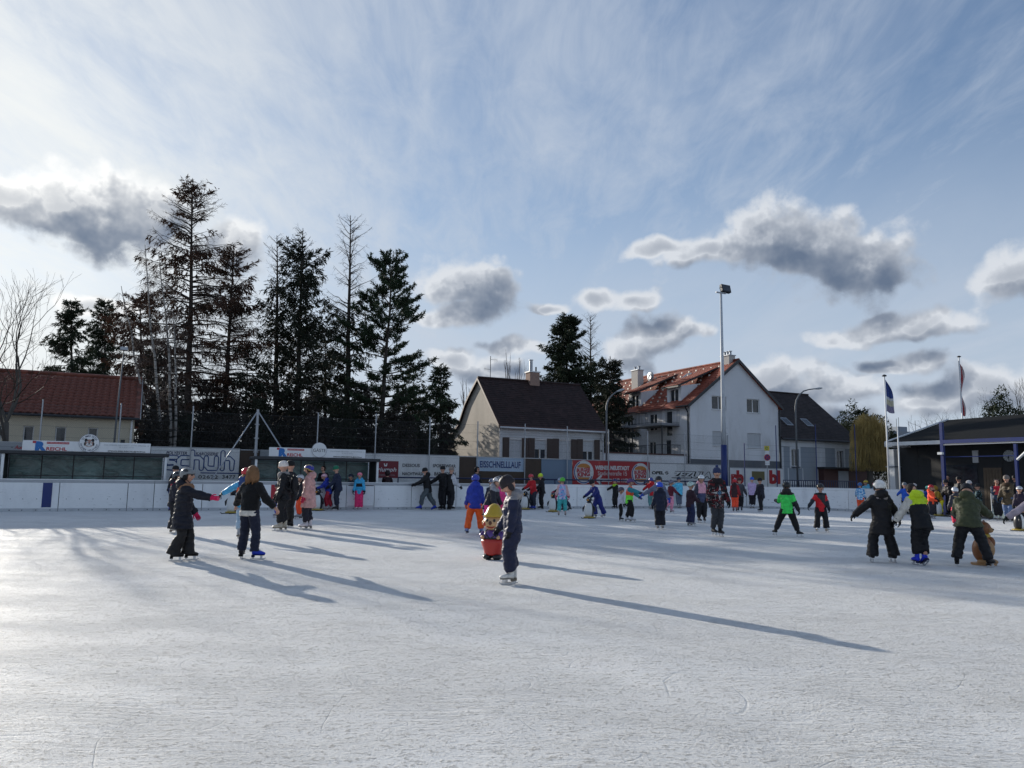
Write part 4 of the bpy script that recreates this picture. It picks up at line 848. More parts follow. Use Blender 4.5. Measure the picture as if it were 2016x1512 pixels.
MB().box(w - .5, w - .32, -.05, -.042, 3.0, 3.14).out('house_number', M_dark, gh)
# ---------------------------------------------------------------- rink pavilion on the right
SP = 23.4
bL, zeP = ona(1757, 877, SP); zg = zeP
pv = rempty('rink_pavilion', 'dark pavilion with low black roof, wall clock and blue steel frame', 'pavilion', SP, bL)
# local x = away from the rink (u), y = v (towards the far side); the front faces -x and runs towards -y
M_dwall = pmat('dark_timber_wall', (.030, .031, .033), .75, var=.25, nscale=3, bump=.2); M_roofb = pmat('bitumen_roof', (.020, .021, .022), .95, spec=.05, var=.18, nscale=1.5, bump=.5, bscale=25); M_door = pmat('wood_door', (.14, .10, .065), .65, var=.3, nscale=5)
LP = 22.; 
for k in range(14): MB().box(0, .06, -LP + LP * k / 14 + .004, -LP + LP * (k + 1) / 14 - .004, 1.15, zg - .02).out('wall_panel', M_dwall, pv); MB().box(.01, .07, -LP + LP * k / 14 + .002, -LP + LP * (k + 1) / 14 - .002, 0, 1.145).out('wall_panel', M_dwall, pv)
MB().box(0.07, 9, -.05, 0, 0, zg).out('end_wall', M_wwall, pv)
cq = MB().bbox(-.55, -.05, -.5, .0, 0, 2.45, .02); cq.out('corner_column', M_white, pv); MB().bbox(-.5, -.1, -.45, -.05, 2.46, zg - .25, .02).out('corner_column', M_white, pv); MB().box(-.6, 0, -.55, .05, 2.40, 2.458).out('column_band', M_alu, pv)
# roof: front slope seen from below its ridge, hipped end towards the houses
ra, rz = ona(1868, 830, SP + 4.6); ex = 1.5
A_ = (-ex, -.75, zg - .02); B_ = (-ex, -LP, zg - .02); C_ = (4.6, -LP, rz + .3); D_ = (4.6, ra - bL, rz + .0)
mb = MB(); mb.add([A_, B_, C_, D_] + [(p[0], p[1], p[2] + .10) for p in (A_, B_, C_, D_)], [(0, 1, 2, 3), (7, 6, 5, 4), (1, 0, 4, 5), (2, 1, 5, 6), (3, 2, 6, 7), (0, 3, 7, 4)]); mb.out('roof', M_roofb, pv)
E_ = (10.5, -.75, zg - .02); mb = MB(); mb.add([A_, D_, E_] + [(p[0], p[1], p[2] + .10) for p in (A_, D_, E_)], [(0, 1, 2), (5, 4, 3), (1, 0, 3, 4), (2, 1, 4, 5), (0, 2, 5, 3)]); mb.out('roof_hip', M_roofb, pv)
MB().box(-ex - .08, -ex - .002, -LP, -.70, zg - .10, zg + .10).out('gutter', M_white, pv); MB().tube([(-ex, -.70, zg + .12), (4.6, ra - bL + .05, rz + .14)], .05, 6).out('verge', M_white, pv); MB().box(-ex - .05, .1, -1.15, -.70, zg - .16, zg - .03).out('fascia', M_white, pv)
for k in range(18): y = -1.0 - k * 1.15; MB().box(-ex + .02, .0, y - .04, y + .04, zg - .14, zg - .03).out('rafter', M_dwall, pv)
# notice board, clock, door on the front
def onpv(x, y, a=SP - .02): b_, z = ona(x, y, a); return b_ - bL, z
y0, z1 = onpv(1914.5, 887); y1, z0 = onpv(1927, 911)
nb = MB().box(-.06, -.004, y1, y0, z0, z1).out('notice_board', M_frame, pv); q = MB(); [q.box(-.068, -.062, y1 + .04 + (y0 - y1) * k / 3, y1 - .04 + (y0 - y1) * (k + 1) / 3, z0 + .06, z1 - .06) for k in range(3)]; [MB().box(-.068, -.062, y1 + .03 + (y0 - y1) * k / 3, y1 - .03 + (y0 - y1) * (k + 1) / 3, z0 + .06 + .5 * (z1 - z0) * j, z0 - .06 + .5 * (z1 - z0) * (j + 1)).out('paper', M_sign, nb) for k in range(3) for j in range(2)]
yc, zc = onpv(1989, 897.5); rr = abs(onpv(1977.5, 897)[0] - onpv(2000.5, 897)[0]) / 2
n = 32; v = [(-.14, yc + rr * math.cos(2 * math.pi * k / n), zc + rr * math.sin(2 * math.pi * k / n)) for k in range(n)] + [(-.03, yc + rr * 1.02 * math.cos(2 * math.pi * k / n), zc + rr * 1.02 * math.sin(2 * math.pi * k / n)) for k in range(n)]
ck = mesh('clock', v, [tuple(range(n)), tuple(range(2 * n - 1, n - 1, -1))] + [((k + 1) % n, k, k + n, (k + 1) % n + n) for k in range(n)], pmat('clock_face', (.46, .48, .48), .4), pv)
for k in range(12): a = k * math.pi / 6; q = MB(); c_, s_ = math.cos(a), math.sin(a); p = lambda r_, t_: (-.146, yc + r_ * rr * s_ + t_ * c_, zc + r_ * rr * c_ - t_ * s_); q.quad(p(.78, -.012), p(.78, .012), p(.93, .012), p(.93, -.012)); q.out('hour_mark', M_black, ck)
for ang, ln, wd in ((math.radians(205), .52, .03), (math.radians(212 - 30), .80, .022)): s_, c_ = math.sin(-ang), math.cos(ang); q = MB(); q.add([(-.15, yc + t_ * c_ + r_ * s_, zc + r_ * c_ - t_ * s_) for r_, t_ in ((-.1 * rr, -wd), (-.1 * rr, wd), (ln * rr, wd * .6), (ln * rr, -wd * .6))], [(0, 1, 2, 3)]); q.out('clock_hand', M_black, ck)
y0, z1 = onpv(1936, 921); y1, _ = onpv(1972, 921); dr = MB().box(-.05, -.003, y1, y0, .02, z1).out('door', M_door, pv); n = 6
for k in range(n): MB().box(-.07, -.052, y1 + (y0 - y1) * k / n + .01, y1 + (y0 - y1) * (k + 1) / n - .01, .05, z1 - .08).out('plank', M_door, dr)
y0, z1 = onpv(1862, 915); y1, z0 = onpv(1925, 945); MB().box(-.03, -.003, y1, y0, 1.3, z1).out('window_band', M_wglass, pv)
# blue steel frame standing in front of the pavilion
fa = 19.6; bz, zt = ona(1853, 832, fa); fr = rempty('steel_frame', 'blue painted steel frame with a long beam before the pavilion', 'steel frame', fa, bz)
MB().box(-.075, .075, -.075, .075, 0, zt).out('post', M_blue, fr); zb = ona(1858, 870, fa)[1]
MB().box(-.08, .08, -16, -.078, zb - .09, zb + .09).out('beam', M_blue, fr); MB().box(-.07, .07, -16, -.103, zb - .17, zb - .125).out('lower_beam', M_alu, fr)
b2, z2 = ona(2000, 890, fa); MB().box(-.06, .06, b2 - bz - .06, b2 - bz + .06, 0, zb - .205).out('post', M_blue, fr)
zw = ona(1900, 899, fa)[1]; MB().tube([(0, -.1, zw), (0, -16, zw)], .02, 6).out('tie_rod', M_blue, fr); MB().box(-.1, .1, -16.1, -15.9, 0, zb - .2).out('post', M_blue, fr)
b3, z3 = ona(2003, 905, fa - .3); b4, z4 = ona(2030, 880, fa - .3); MB().tube([(-.3, b3 - bz, z3), (-.3, b4 - bz, z4)], .06, 8).out('lamp_tube', M_white, fr)
b5, z5 = ona(1846, 893, fa); MB().box(-.25, -.1, -.12, .12, z5 - .06, z5 + .06).out('lamp', M_white, fr)
# far buildings beyond the pavilion
YF = 170.; xf_ = YF * (1783 - CX) / F / math.cos(PITCH); kf = F / YF
fb = empty('flat_block', 'tiny grey rooftop block with aerials behind the pavilion roof', 'building', (xf_, YF, 0), .3)
zb_ = (951 - 850) / kf + 1.5; zt_ = (951 - 840) / kf + 1.5
MB().box(-5, 5, 0, 6, 0, zb_).out('wall', M_greyw, fb); MB().box(-1.6, .9, 1, 4, zb_ + .002, zt_).out('lift_house', M_greyw, fb)
for x in (-2.0, -1.4, 1.4, 3.2): MB().tube([(x, 1, zb_), (x, 1, zt_ + 1.6 + .5 * math.sin(x * 3))], .05, 5).out('aerial', M_dark, fb)
# ---------------------------------------------------------------- poles, lamps, signs, flags
M_steel = pmat('dull_steel', (.15, .16, .17), .6, metal=.2, var=.15)
M_mast = pmat('mast_white', (.50, .53, .56), .5, var=.12, nscale=3, dirt=((.22, .24, .26), .5))
mb_ = 1.5; a_, zt = onb(1421.5, 578, mb_); ab, zb = onb(1425, 876, mb_)
fm = rempty('floodlight_mast', 'tall white floodlight mast wrapped in blue at the bottom', 'floodlight mast', ab, mb_)
MB().tube([(0, 0, zb), (0, 0, zb + 2.2), (0, 0, zb + 4.2), (0, 0, zt)], [.15, .12, .10, .065], 14).out('pole', M_mast, fm, True)
MB().tube([(0, 0, 0), (0, 0, zb)], [.20, .172], 14).out('blue_wrap', M_blue, fm, True)
MB().box(-.38, .36, -.05, .05, zt + .002, zt + .07).out('cross_arm', M_alu, fm)
q = MB(); q.add([Vector(p) for p in ((.0, -.16, zt + .12), (.66, -.16, zt + .10), (.80, .10, zt + .60), (.12, .10, zt + .62), (.0, .06, zt + .08), (.66, .06, zt + .06), (.80, .26, zt + .54), (.12, .26, zt + .57))], [(0, 1, 2, 3), (7, 6, 5, 4), (1, 0, 4, 5), (2, 1, 5, 6), (3, 2, 6, 7), (0, 3, 7, 4)]); fl = q.out('floodlight', M_dark, fm)
q = MB(); q.add([(.08, -.150, zt + .17), (.62, -.150, zt + .15), (.72, .055, zt + .54), (.16, .055, zt + .56)], [(0, 1, 2, 3)]); q.out('lamp_glass', M_wglass, fl); MB().tube([(.0, .0, zt + .07), (-.06, .05, zt + .34), (.1, .16, zt + .45)], .02, 6).out('bracket', M_alu, fl)
MB().tube([(.25, -.05, 0), (.25, -.05, onb(1433, 857, mb_)[1])], .035, 8).out('service_pole', M_alu, fm)
for k in range(7): MB().box(.16, .26, -.06, -.04, 2.6 + .32 * k, 2.62 + .32 * k).out('rung', M_alu, fm)
def street_lamp(label, pts, hx, b, r=.06):
    P = [onb(x, y, b) for x, y in pts]; a0 = P[0][0]
    o = rempty('street_lamp', label, 'street lamp', a0, b, 0)
    path = [(0, 0, 0)] + [(a - a0, 0, z) for a, z in P]; n = len(path)
    MB().tube(path, [r * 1.1] + [r * (1 - .5 * k / n) for k in range(n - 1)], 8).out('pole', M_steel, o, True)
    ax_, az0 = onb(hx[0], hx[1], b); ex_ = path[-1]; L = ax_ - a0 - ex_[0]
    v = []; f = []; n = 8; st = [(0, .05, .04), (.25, .10, .06), (.6, .12, .08), (.9, .09, .05), (1, .03, .02)]
    for t, wy, wz in st: v += [(ex_[0] + L * t, wy * math.cos(2 * math.pi * k / n), ex_[2] + (az0 - ex_[2]) * t + wz * math.sin(2 * math.pi * k / n)) for k in range(n)]
    for i in range(4): f += [(i * n + k, i * n + (k + 1) % n, (i + 1) * n + (k + 1) % n, (i + 1) * n + k) for k in range(n)]
    f += [tuple(range(n - 1, -1, -1)), tuple(range(4 * n, 5 * n))]
    mesh('lamp_head', v, f, pmat('lamp_head', (.42, .44, .45), .35, metal=.4), o, True); return o
street_lamp('curved street lamp standing before the low grey house', [(1566, 800), (1568, 788), (1573, 778), (1582, 770), (1592, 767), (1603, 765.5)], (1619, 764), 6.0)
street_lamp('curved street lamp standing between the white house and the tall house', [(1194, 800), (1196, 792), (1199, 785), (1206, 777), (1214, 771)], (1229, 766), 6.0)
# small flood lamp on a pole by the yellow house
a0, zt = onb(239.5, 690, 6.); o = rempty('lamp_post', 'thin grey lamp post with a square head in front of the yellow house', 'lamp post', onb(232, 790, 6.)[0] - .05, 6.)
MB().tube([(0, 0, 0), (.05, 0, zt * .6), (.14, 0, zt)], [.05, .04, .026], 8).out('pole', M_steel, o, True); MB().bbox(-.02, .30, -.14, .14, zt + .002, zt + .16, .02).out('lamp_head', M_alu, o); MB().box(.28, .46, -.03, .03, 2.75, 2.95).out('number_plate', M_dark, o)
# flag poles
def pole_at(x, ytop, Y, name, label, r=.05, m=M_white, cap=True):
    d = ray(x, ytop); t = Y / d[1]; p = EYE + d * t
    o = empty(name, label, 'flagpole' if 'flag' in name else 'pole', (p[0], p[1], 0)); MB().tube([(0, 0, 0), (0, 0, p[2])], [r, r * .7], 10).out('pole', m, o, True)
    if cap: MB().tube([(0, 0, p[2]), (0, 0, p[2] + .04), (0, 0, p[2] + .10)], [r * 2.2, r * 2.6, r * 1.0], 10).out('cap', M_dark, o, True)
    return o, p
def flag_mat(name, bands, axis):
    mt = bpy.data.materials.new(name); mt.use_nodes = True; T = NT(mt.node_tree); b = T.n['Principled BSDF']
    uv = T.new('ShaderNodeUVMap').outputs[0]; s = T.sep(uv)[axis]; c = None
    for lo, hi, col in bands: c = T.mix(T.m('MULTIPLY', T.m('GREATER_THAN', s, lo), T.m('LESS_THAN', s, hi)), c if c is not None else (.5, .5, .5), col)
    T.l.new(c, b.inputs['Base Color']); b.inputs['Roughness'].default_value = .8; return mt
def flag(label, p, drop, wid, mat, top, twist, nx=14, nz=30):
    v = []; f = []; uv = []
    for j in range(nz + 1):
        t = j / nz; ww = wid(t)
        for i in range(nx + 1):
            s = i / nx; fold = math.sin(s * 9 + t * 5 * twist) * .055 * (s + .15) + math.sin(s * 17 - t * 4) * .02
            v.append((.05 + s * ww + .03 * math.sin(t * 7) * s, fold, -top - t * drop - s * .28 * drop * (.35 + .2 * math.sin(3 * s + t)))); uv.append((s, t))
    for j in range(nz):
        for i in range(nx): q = j * (nx + 1) + i; f.append((q, q + 1, q + nx + 2, q + nx + 1))
    me = bpy.data.meshes.new('flag'); me.from_pydata(v, [], f); l = me.uv_layers.new(name='UVMap')
    for lp in me.loops: l.data[lp.index].uv = uv[lp.vertex_index]
    o = mobj('flag', me, mat, None, True); o.location = p; tag(o, label, 'flag'); return o
o, p = pole_at(1741, 741, 41.5, 'flagpole', 'white flagpole with a blue and yellow flag in front of the pavilion')
flag('limp blue flag with white and yellow stripes hanging from its flagpole', p, 1.75, lambda t: .10 + .34 * math.sin(min(1, t * 1.3) * 1.5), flag_mat('blue_yellow_cloth', [(-1, .52, (.03, .06, .22)), (.52, .60, (.55, .56, .58)), (.60, .78, (.50, .47, .34)), (.78, 2, (.22, .20, .30))], 1), .15, 1.)
o, p = pole_at(1888, 703, 58., 'flagpole', 'white flagpole with a red and white flag behind the pavilion roof', .06)
flag('red and white striped flag wrapped round its flagpole', p + np.array([-.12, 0, 0]), 4.0, lambda t: .26 + .10 * math.sin(t * 9), flag_mat('red_white_cloth', [(-1, .35, (.58, .56, .55)), (.35, .75, (.42, .03, .04)), (.75, 2, (.60, .52, .50))], 0), .25, 2.)
pole_at(1767, 840, 40.5, 'slim_pole', 'slim white pole without a flag in front of the pavilion', .045, cap=False)
# no stopping and bus stop sign
d = ray(1510, 884); Y = 45.; p = EYE + d * (Y / d[1]); sp = empty('traffic_sign', 'traffic sign post with yellow bus stop plate over a round no parking sign', 'traffic sign', (p[0], p[1], 0), .1); s = Y / F
MB().tube([(0, .03, 0), (0, .03, p[2] + 3 * s)], .03, 8).out('pole', M_alu, sp)
zz = lambda y: p[2] + (884 - y) * s
q = MB().box(-5.5 * s, 4.5 * s, -.02, 0, zz(887), zz(878)).out('stop_plate', pmat('sign_yellow', (.62, .48, .04), .4), sp); g_ = MB(); ring(g_, -.5 * s, zz(882.5), .05, .09, -.023, 0, 20); g_.out('stop_ring', pmat('sign_green', (.02, .2, .06), .4), q)
MB().box(-5 * s, 4 * s, -.02, 0, zz(894), zz(887.6)).out('time_plate', M_sign, sp)
g_ = MB(); disc(g_, 0, zz(900.5), 6.2 * s, -.022, 0, 28); disc(g_, 0, zz(900.5), 4.9 * s, -.026, 1, 28); stroke(g_, [(-3.4 * s, zz(897.3)), (3.4 * s, zz(903.7))], 1.5 * s, -.029, 0); stroke(g_, [(3.4 * s, zz(897.3)), (-3.4 * s, zz(903.7))], 1.5 * s, -.030, 0); g_.tube([(0, 0, zz(900.5)), (0, -.019, zz(900.5))], 6.2 * s, 28, mi=0); g_.out('round_sign', None, sp, mats=[M_red, M_blue])
for ya, yb in ((911.5, 907.6), (915.5, 912)): MB().box(-4.5 * s, 4.5 * s, -.02, 0, zz(yb + 3.5) if 0 else zz(ya), zz(yb)).out('extra_plate', M_sign, sp)
# ---------------------------------------------------------------- skating aids
def lathe(prof, n=20, sy=1., cx=0., cy=0.):
    v = []; f = []
    for r, z in prof: v += [(cx + r * math.cos(2 * math.pi * k / n), cy + r * sy * math.sin(2 * math.pi * k / n), z) for k in range(n)]
    m_ = len(prof)
    for i in range(m_ - 1): f += [(i * n + k, i * n + (k + 1) % n, (i + 1) * n + (k + 1) % n, (i + 1) * n + k) for k in range(n)]
    f += [tuple(range(n - 1, -1, -1)), tuple(range((m_ - 1) * n, m_ * n))]; return v, f
def ball(cx, cy, cz, rx, ry, rz, n=12, m_=8):
    v = []; f = []
    for i in range(m_ + 1):
        t = math.pi * i / m_; v += [(cx + rx * math.sin(t) * math.cos(2 * math.pi * k / n), cy + ry * math.sin(t) * math.sin(2 * math.pi * k / n), cz - rz * math.cos(t)) for k in range(n)]
    for i in range(m_): f += [(i * n + k, i * n + (k + 1) % n, (i + 1) * n + (k + 1) % n, (i + 1) * n + k) for k in range(n)]
    return v, f
def plast(name, c, r=.32): return pmat(name, c, r, var=.06, nscale=5, spec=.5)
P_w, P_b, P_y, P_o = plast('aid_white', (.70, .70, .68)), plast('aid_black', (.015, .016, .02)), plast('aid_yellow', (.42, .30, .04)), plast('aid_orange', (.55, .22, .02))
PEN = None
def onice(x, y, z=.012, m_=.36):
    """foot point of a pixel, kept on the ice inside the boards"""
    while True:
        p = gnd(x, y, z); a, b, _ = W2R(p); ok = b < -m_ and (a < A_END - m_ or b < -RC - 4.)
        if a > TA and b > -RC and math.hypot(a - TA, b + RC) > RC - m_: ok = False
        if ok: return p
        y += .4
def penguin(label, x, y, hpx, yaw):
    """faces -y at yaw 0"""
    global PEN
    p = onice(x, y, .012); s = hpx * p[1] / F / 1.03
    o = empty('penguin_skating_aid', label, 'skating aid', p, yaw, 'penguin skating aids'); o.scale = (s, s, s)
    if PEN is None:
        PEN = {}
        v, f = lathe([(.02, .07), (.15, .07), (.19, .16), (.205, .30), (.20, .42), (.17, .54), (.12, .62), (.095, .66), (.02, .665)], 24, .9)
        mi = []
        for q in f:
            c = np.mean([v[k] for k in q], 0); mi.append(0 if (c[1] < -.35 * abs(c[0]) - .02 and c[2] < .60) else 1)
        PEN['body'] = (v, f, [P_w, P_b], mi)
        v, f = ball(0, -.01, .76, .115, .12, .12, 18, 12); PEN['head'] = (v, f, [P_b], None)
        b = MB(); b.tube([(0, -.10, .75), (0, -.17, .74), (0, -.24, .72)], [.045, .035, .008], 8); PEN['beak'] = (b.v, b.f, [P_o], None)
        b = MB(); b.tube([(-.19, 0, .50), (-.26, -.02, .40), (-.27, -.02, .26)], [.03, .045, .015], 8); PEN['wing'] = (b.v, b.f, [P_b], None)
        b = MB(); b.tube([(.19, 0, .50), (.26, -.02, .40), (.27, -.02, .26)], [.03, .045, .015], 8); PEN['wing '] = (b.v, b.f, [P_b], None)
        v, f = lathe([(.22, .025), (.235, .04), (.235, .06), (.20, .075)], 24, 1.05); PEN['base'] = (v, f, [P_y], None)
        for k in (-1, 1): b = MB(); b.bbox(k * .15 - .015, k * .15 + .015, -.36, .30, .0, .024, .004); b.add([(k * .15 - .015, -.36, 0), (k * .15 + .015, -.36, 0), (k * .15 + .015, -.46, .06), (k * .15 - .015, -.46, .06), (k * .15 - .015, -.36, .02), (k * .15 + .015, -.36, .02)], [(0, 1, 2, 3), (4, 3, 2, 5), (0, 3, 4), (1, 5, 2)]); PEN['runner' + ' ' * (k > 0)] = (b.v, b.f, [P_b], None)
        for k in (-1, 1): v, f = ball(k * .055, -.105, .80, .018, .014, .02, 8, 6); PEN['eye' + ' ' * (k > 0)] = (v, f, [P_w], None)
        b = MB(); b.tube([(-.12, .09, .72), (-.10, .17, .74), (.10, .17, .74), (.12, .09, .72)], .014, 8); PEN['handle_bar'] = (b.v, b.f, [P_b], None)
        PEN = {k: mesh(k.strip(), v, f, None, o, k[0] in 'bhw', m_, i).data for k, (v, f, m_, i) in PEN.items()}
    else:
        for k, me in PEN.items(): link(bpy.data.objects.new(k.strip(), me), o)
    return o
penguin('white penguin skating aid standing alone behind the outstretched pink glove', 457, 1011, 58, rad(-15))
penguin('penguin skating aid pushed by the child in red trousers', 625, 1005, 50, rad(-18))
penguin('penguin skating aid held by the child in the red jacket', 1034, 1003.5, 42, rad(-25))
penguin('penguin skating aid half hidden behind the teal trousers', 1089, 1008, 44, rad(-30))
penguin('penguin skating aid pushed by the child in the navy snowsuit', 1160, 1020.5, 49, rad(-30))
penguin('white penguin skating aid at the gap in the boards by the orange jacket', 1847, 1016, 44, rad(20))
penguin('penguin skating aid next to the child in the grey lilac jacket', 2007, 1045, 52, rad(60))
# gnome
p = gnd(970.5, 1101.5, .012); H = 107 * p[1] / F
gn = empty('gnome_skating_aid', 'gnome skating aid with yellow hat, purple shirt and red trousers', 'skating aid', p, rad(-18)); gn.scale = (H, H, H)
G_f, G_h, G_p, G_r, G_k, G_n, G_ch = plast('gnome_skin', (.56, .34, .17)), plast('gnome_hat', (.48, .32, .025)), plast('gnome_purple', (.10, .05, .22)), plast('gnome_red', (.42, .028, .02)), plast('gnome_black', (.014, .013, .014)), plast('gnome_brown', (.10, .035, .015)), plast('gnome_cheek', (.42, .03, .02))
for sx_ in (-1, 1):
    b = MB(); v, f = ball(sx_ * .088, -.03, .055, .088, .135, .058, 16, 10); v = [(a, b_, max(c, .0)) for a, b_, c in v]; b.add(v, f); b.out('shoe', G_k, gn, True)
b = MB(); v, f = lathe([(.03, .07), (.16, .085), (.165, .12), (.175, .17), (.205, .24), (.225, .31), (.215, .365), (.02, .378)], 24, .85); b.add(v, f); b.out('trousers', G_r, gn, True)
b = MB(); v, f = lathe([(.03, .376), (.205, .378), (.208, .41), (.195, .46), (.155, .505), (.10, .525), (.02, .53)], 24, .82); b.add(v, f); b.out('shirt', G_p, gn, True)
b = MB(); v, f = lathe([(.19, .366), (.211, .37), (.211, .392), (.19, .396)], 24, .84); b.add(v, f); b.out('belt', G_k, gn, True)
for sx_ in (-1, 1):
    b = MB(); b.tube([(sx_ * .165, -.02, .48), (sx_ * .205, -.05, .43), (sx_ * .17, -.13, .405)], [.05, .05, .04], 10); b.out('arm', G_p, gn, True); b = MB(); v, f = ball(sx_ * .15, -.165, .405, .035, .035, .035); b.add(v, f); b.out('hand', G_f, gn, True)
    b = MB(); b.tube([(sx_ * .02, -.178, .39), (sx_ * .09, -.158, .45), (sx_ * .12, -.10, .505), (sx_ * .10, 0, .53)], .011, 6); b.out('strap', G_k, gn, True)
    b = MB(); v, f = ball(sx_ * .190, -.01, .65, .03, .03, .045); b.add(v, f); b.out('ear', G_f, gn, True)
    b = MB(); v, f = ball(sx_ * .068, -.160, .70, .024, .016, .028); b.add(v, f); b.out('eye', G_k, gn, True); b = MB(); v, f = ball(sx_ * .125, -.128, .635, .032, .022, .036); b.add(v, f); b.out('cheek', G_ch, gn, True)
b = MB(); v, f = ball(0, 0, .655, .192, .175, .15, 24, 16); b.add(v, f); b.out('head', G_f, gn, True)
b = MB(); v, f = ball(-.005, -.178, .655, .032, .032, .038); b.add(v, f); b.out('nose', G_n, gn, True)
b = MB(); b.tube([(-.075, -.150, .592), (-.03, -.164, .574), (.02, -.165, .572), (.075, -.150, .590)], .010, 6); b.out('mouth', G_ch, gn, True)
b = MB(); v, f = lathe([(.03, .755), (.178, .76), (.184, .78), (.168, .815), (.145, .85), (.125, .91), (.09, .96), (.05, .99), (.01, 1.0)], 24, .95); v = [(a + .10 * max(0, c - .78) ** 1.2, b_, c) for a, b_, c in v]; b.add(v, f); b.out('hat', G_h, gn, True)
b = MB(); b.tube([(.15, .07, .80), (.28, .10, .79)], .014, 8); b.tube([(-.15, .07, .80), (-.26, .10, .79)], .014, 8); b.out('handle_bar', G_k, gn); gn.children[-1]['kind'] = 'stuff'
# brown bear
p = gnd(1937, 1112, .012); H = 88 * p[1] / F; br = empty('bear_skating_aid', 'brown bear skating aid with yellow scarf behind the olive parka', 'skating aid', p, rad(40)); br.scale = (H, H, H)
B_b, B_t = plast('bear_brown', (.26, .095, .028), .45), plast('bear_tan', (.40, .22, .09), .45)
for nm, el, mt in (('body', [ball(0, 0, .33, .235, .21, .29, 24, 16)], B_b), ('head', [ball(0, -.02, .79, .17, .16, .155, 20, 14)], B_b), ('muzzle', [ball(0, -.16, .76, .075, .07, .06)], B_t), ('belly', [ball(0, -.07, .34, .17, .16, .21, 20, 14)], B_t), ('scarf', [lathe([(.14, .60), (.165, .61), (.17, .65), (.14, .675)], 20, .95)], plast('bear_scarf', (.50, .34, .03)))):
    b = MB(); [b.add(v, f) for v, f in el]; b.out(nm, mt, br, True)
for sx_ in (-1, 1):
    for nm, (v, f), mt in (('ear', ball(sx_ * .13, 0, .91, .055, .03, .055), B_b), ('foot', ball(sx_ * .13, -.08, .07, .10, .17, .07), B_t), ('arm', ball(sx_ * .22, -.08, .48, .065, .10, .13), B_b), ('eye', ball(sx_ * .06, -.155, .82, .016, .01, .018), G_k)): b = MB(); b.add([(a, c, max(d, 0)) for a, c, d in v], f); b.out(nm, mt, br, True)
b = MB(); v, f = ball(0, -.225, .775, .025, .02, .02); b.add(v, f); b.out('nose', G_k, br, True)
b = MB(); v, f = lathe([(.24, .0), (.25, .01), (.25, .045), (.20, .05)], 24, 1.); b.add(v, f); b.out('base', B_t, br)
# ---------------------------------------------------------------- trees
def foliage_mat(name, col, var=.45, trans=.12):
    mt = bpy.data.materials.new(name); mt.use_nodes = True; T = NT(mt.node_tree); b = T.n['Principled BSDF']
    co = T.new('ShaderNodeTexCoord').outputs['Object']
    f = T.m('MULTIPLY', T.lin(T.noise(co, .9, 3, .6), .3, .7, 1 - var, 1 + var), T.lin(T.noise(co, 14, 2, .6), .3, .7, .7, 1.3))
    c = T.v('SCALE', col, scale=f); T.l.new(c, b.inputs['Base Color']); b.inputs['Roughness'].default_value = .75; b.inputs['Specular IOR Level'].default_value = .2
    if trans:
        tr = T.new('ShaderNodeBsdfTranslucent'); T.l.new(c, tr.inputs[0]); ms_ = T.new('ShaderNodeMixShader'); ms_.inputs[0].default_value = trans
        T.l.new(b.outputs[0], ms_.inputs[1]); T.l.new(tr.outputs[0], ms_.inputs[2]); T.l.new(ms_.outputs[0], T.n['Material Output'].inputs[0])
    return mt
F_green, F_dark, F_brown, F_pine = foliage_mat('spruce_needles', (.034, .047, .026)), foliage_mat('dark_needles', (.028, .034, .022)), foliage_mat('russet_needles', (.075, .042, .028)), foliage_mat('pine_needles', (.032, .052, .028))
F_willow = foliage_mat('willow_twigs', (.46, .34, .13), .5, .0); F_twig = foliage_mat('bare_twigs', (.060, .048, .038), .3, 0)
F_shrub = foliage_mat('shrub_twigs', (.030, .025, .020), .4, 0)
B_bark = pmat('dark_bark', (.045, .037, .031), .9, var=.35, nscale=4, bump=.6, bscale=18); B_grey = pmat('grey_bark', (.10, .09, .078), .9, var=.3, nscale=4, bump=.5, bscale=20)
def birch_bark():
    mt = bpy.data.materials.new('birch_bark'); mt.use_nodes = True; T = NT(mt.node_tree); b = T.n['Principled BSDF']; co = T.new('ShaderNodeTexCoord').outputs['Object']
    T.l.new(T.mix(T.ss(T.noise(T.mapv(co, scale=(2, 2, 9)), 1.2, 4, .6), .50, .60), (.34, .32, .29), (.04, .035, .03)), b.inputs['Base Color']); b.inputs['Roughness'].default_value = .8; return mt
B_birch = birch_bark()
def fast_mesh(name, V, Q, mats, mi=None, smooth=False):
    me = bpy.data.meshes.new(name); nv, nq = len(V), len(Q)
    me.vertices.add(nv); me.vertices.foreach_set('co', np.ascontiguousarray(V, dtype=np.float32).ravel())
    me.loops.add(nq * 4); me.loops.foreach_set('vertex_index', np.ascontiguousarray(Q, dtype=np.int32).ravel())
    me.polygons.add(nq); me.polygons.foreach_set('loop_start', np.arange(0, nq * 4, 4, dtype=np.int32)); me.polygons.foreach_set('loop_total', np.full(nq, 4, dtype=np.int32))
    for m_ in mats: me.materials.append(m_)
    if mi is not None: me.polygons.foreach_set('material_index', np.asarray(mi, dtype=np.int32))
    if smooth: me.polygons.foreach_set('use_smooth', np.ones(nq, dtype=bool))
    me.update(calc_edges=True); return me
def norm(a): return a / (np.linalg.norm(a, axis=-1, keepdims=True) + 1e-9)
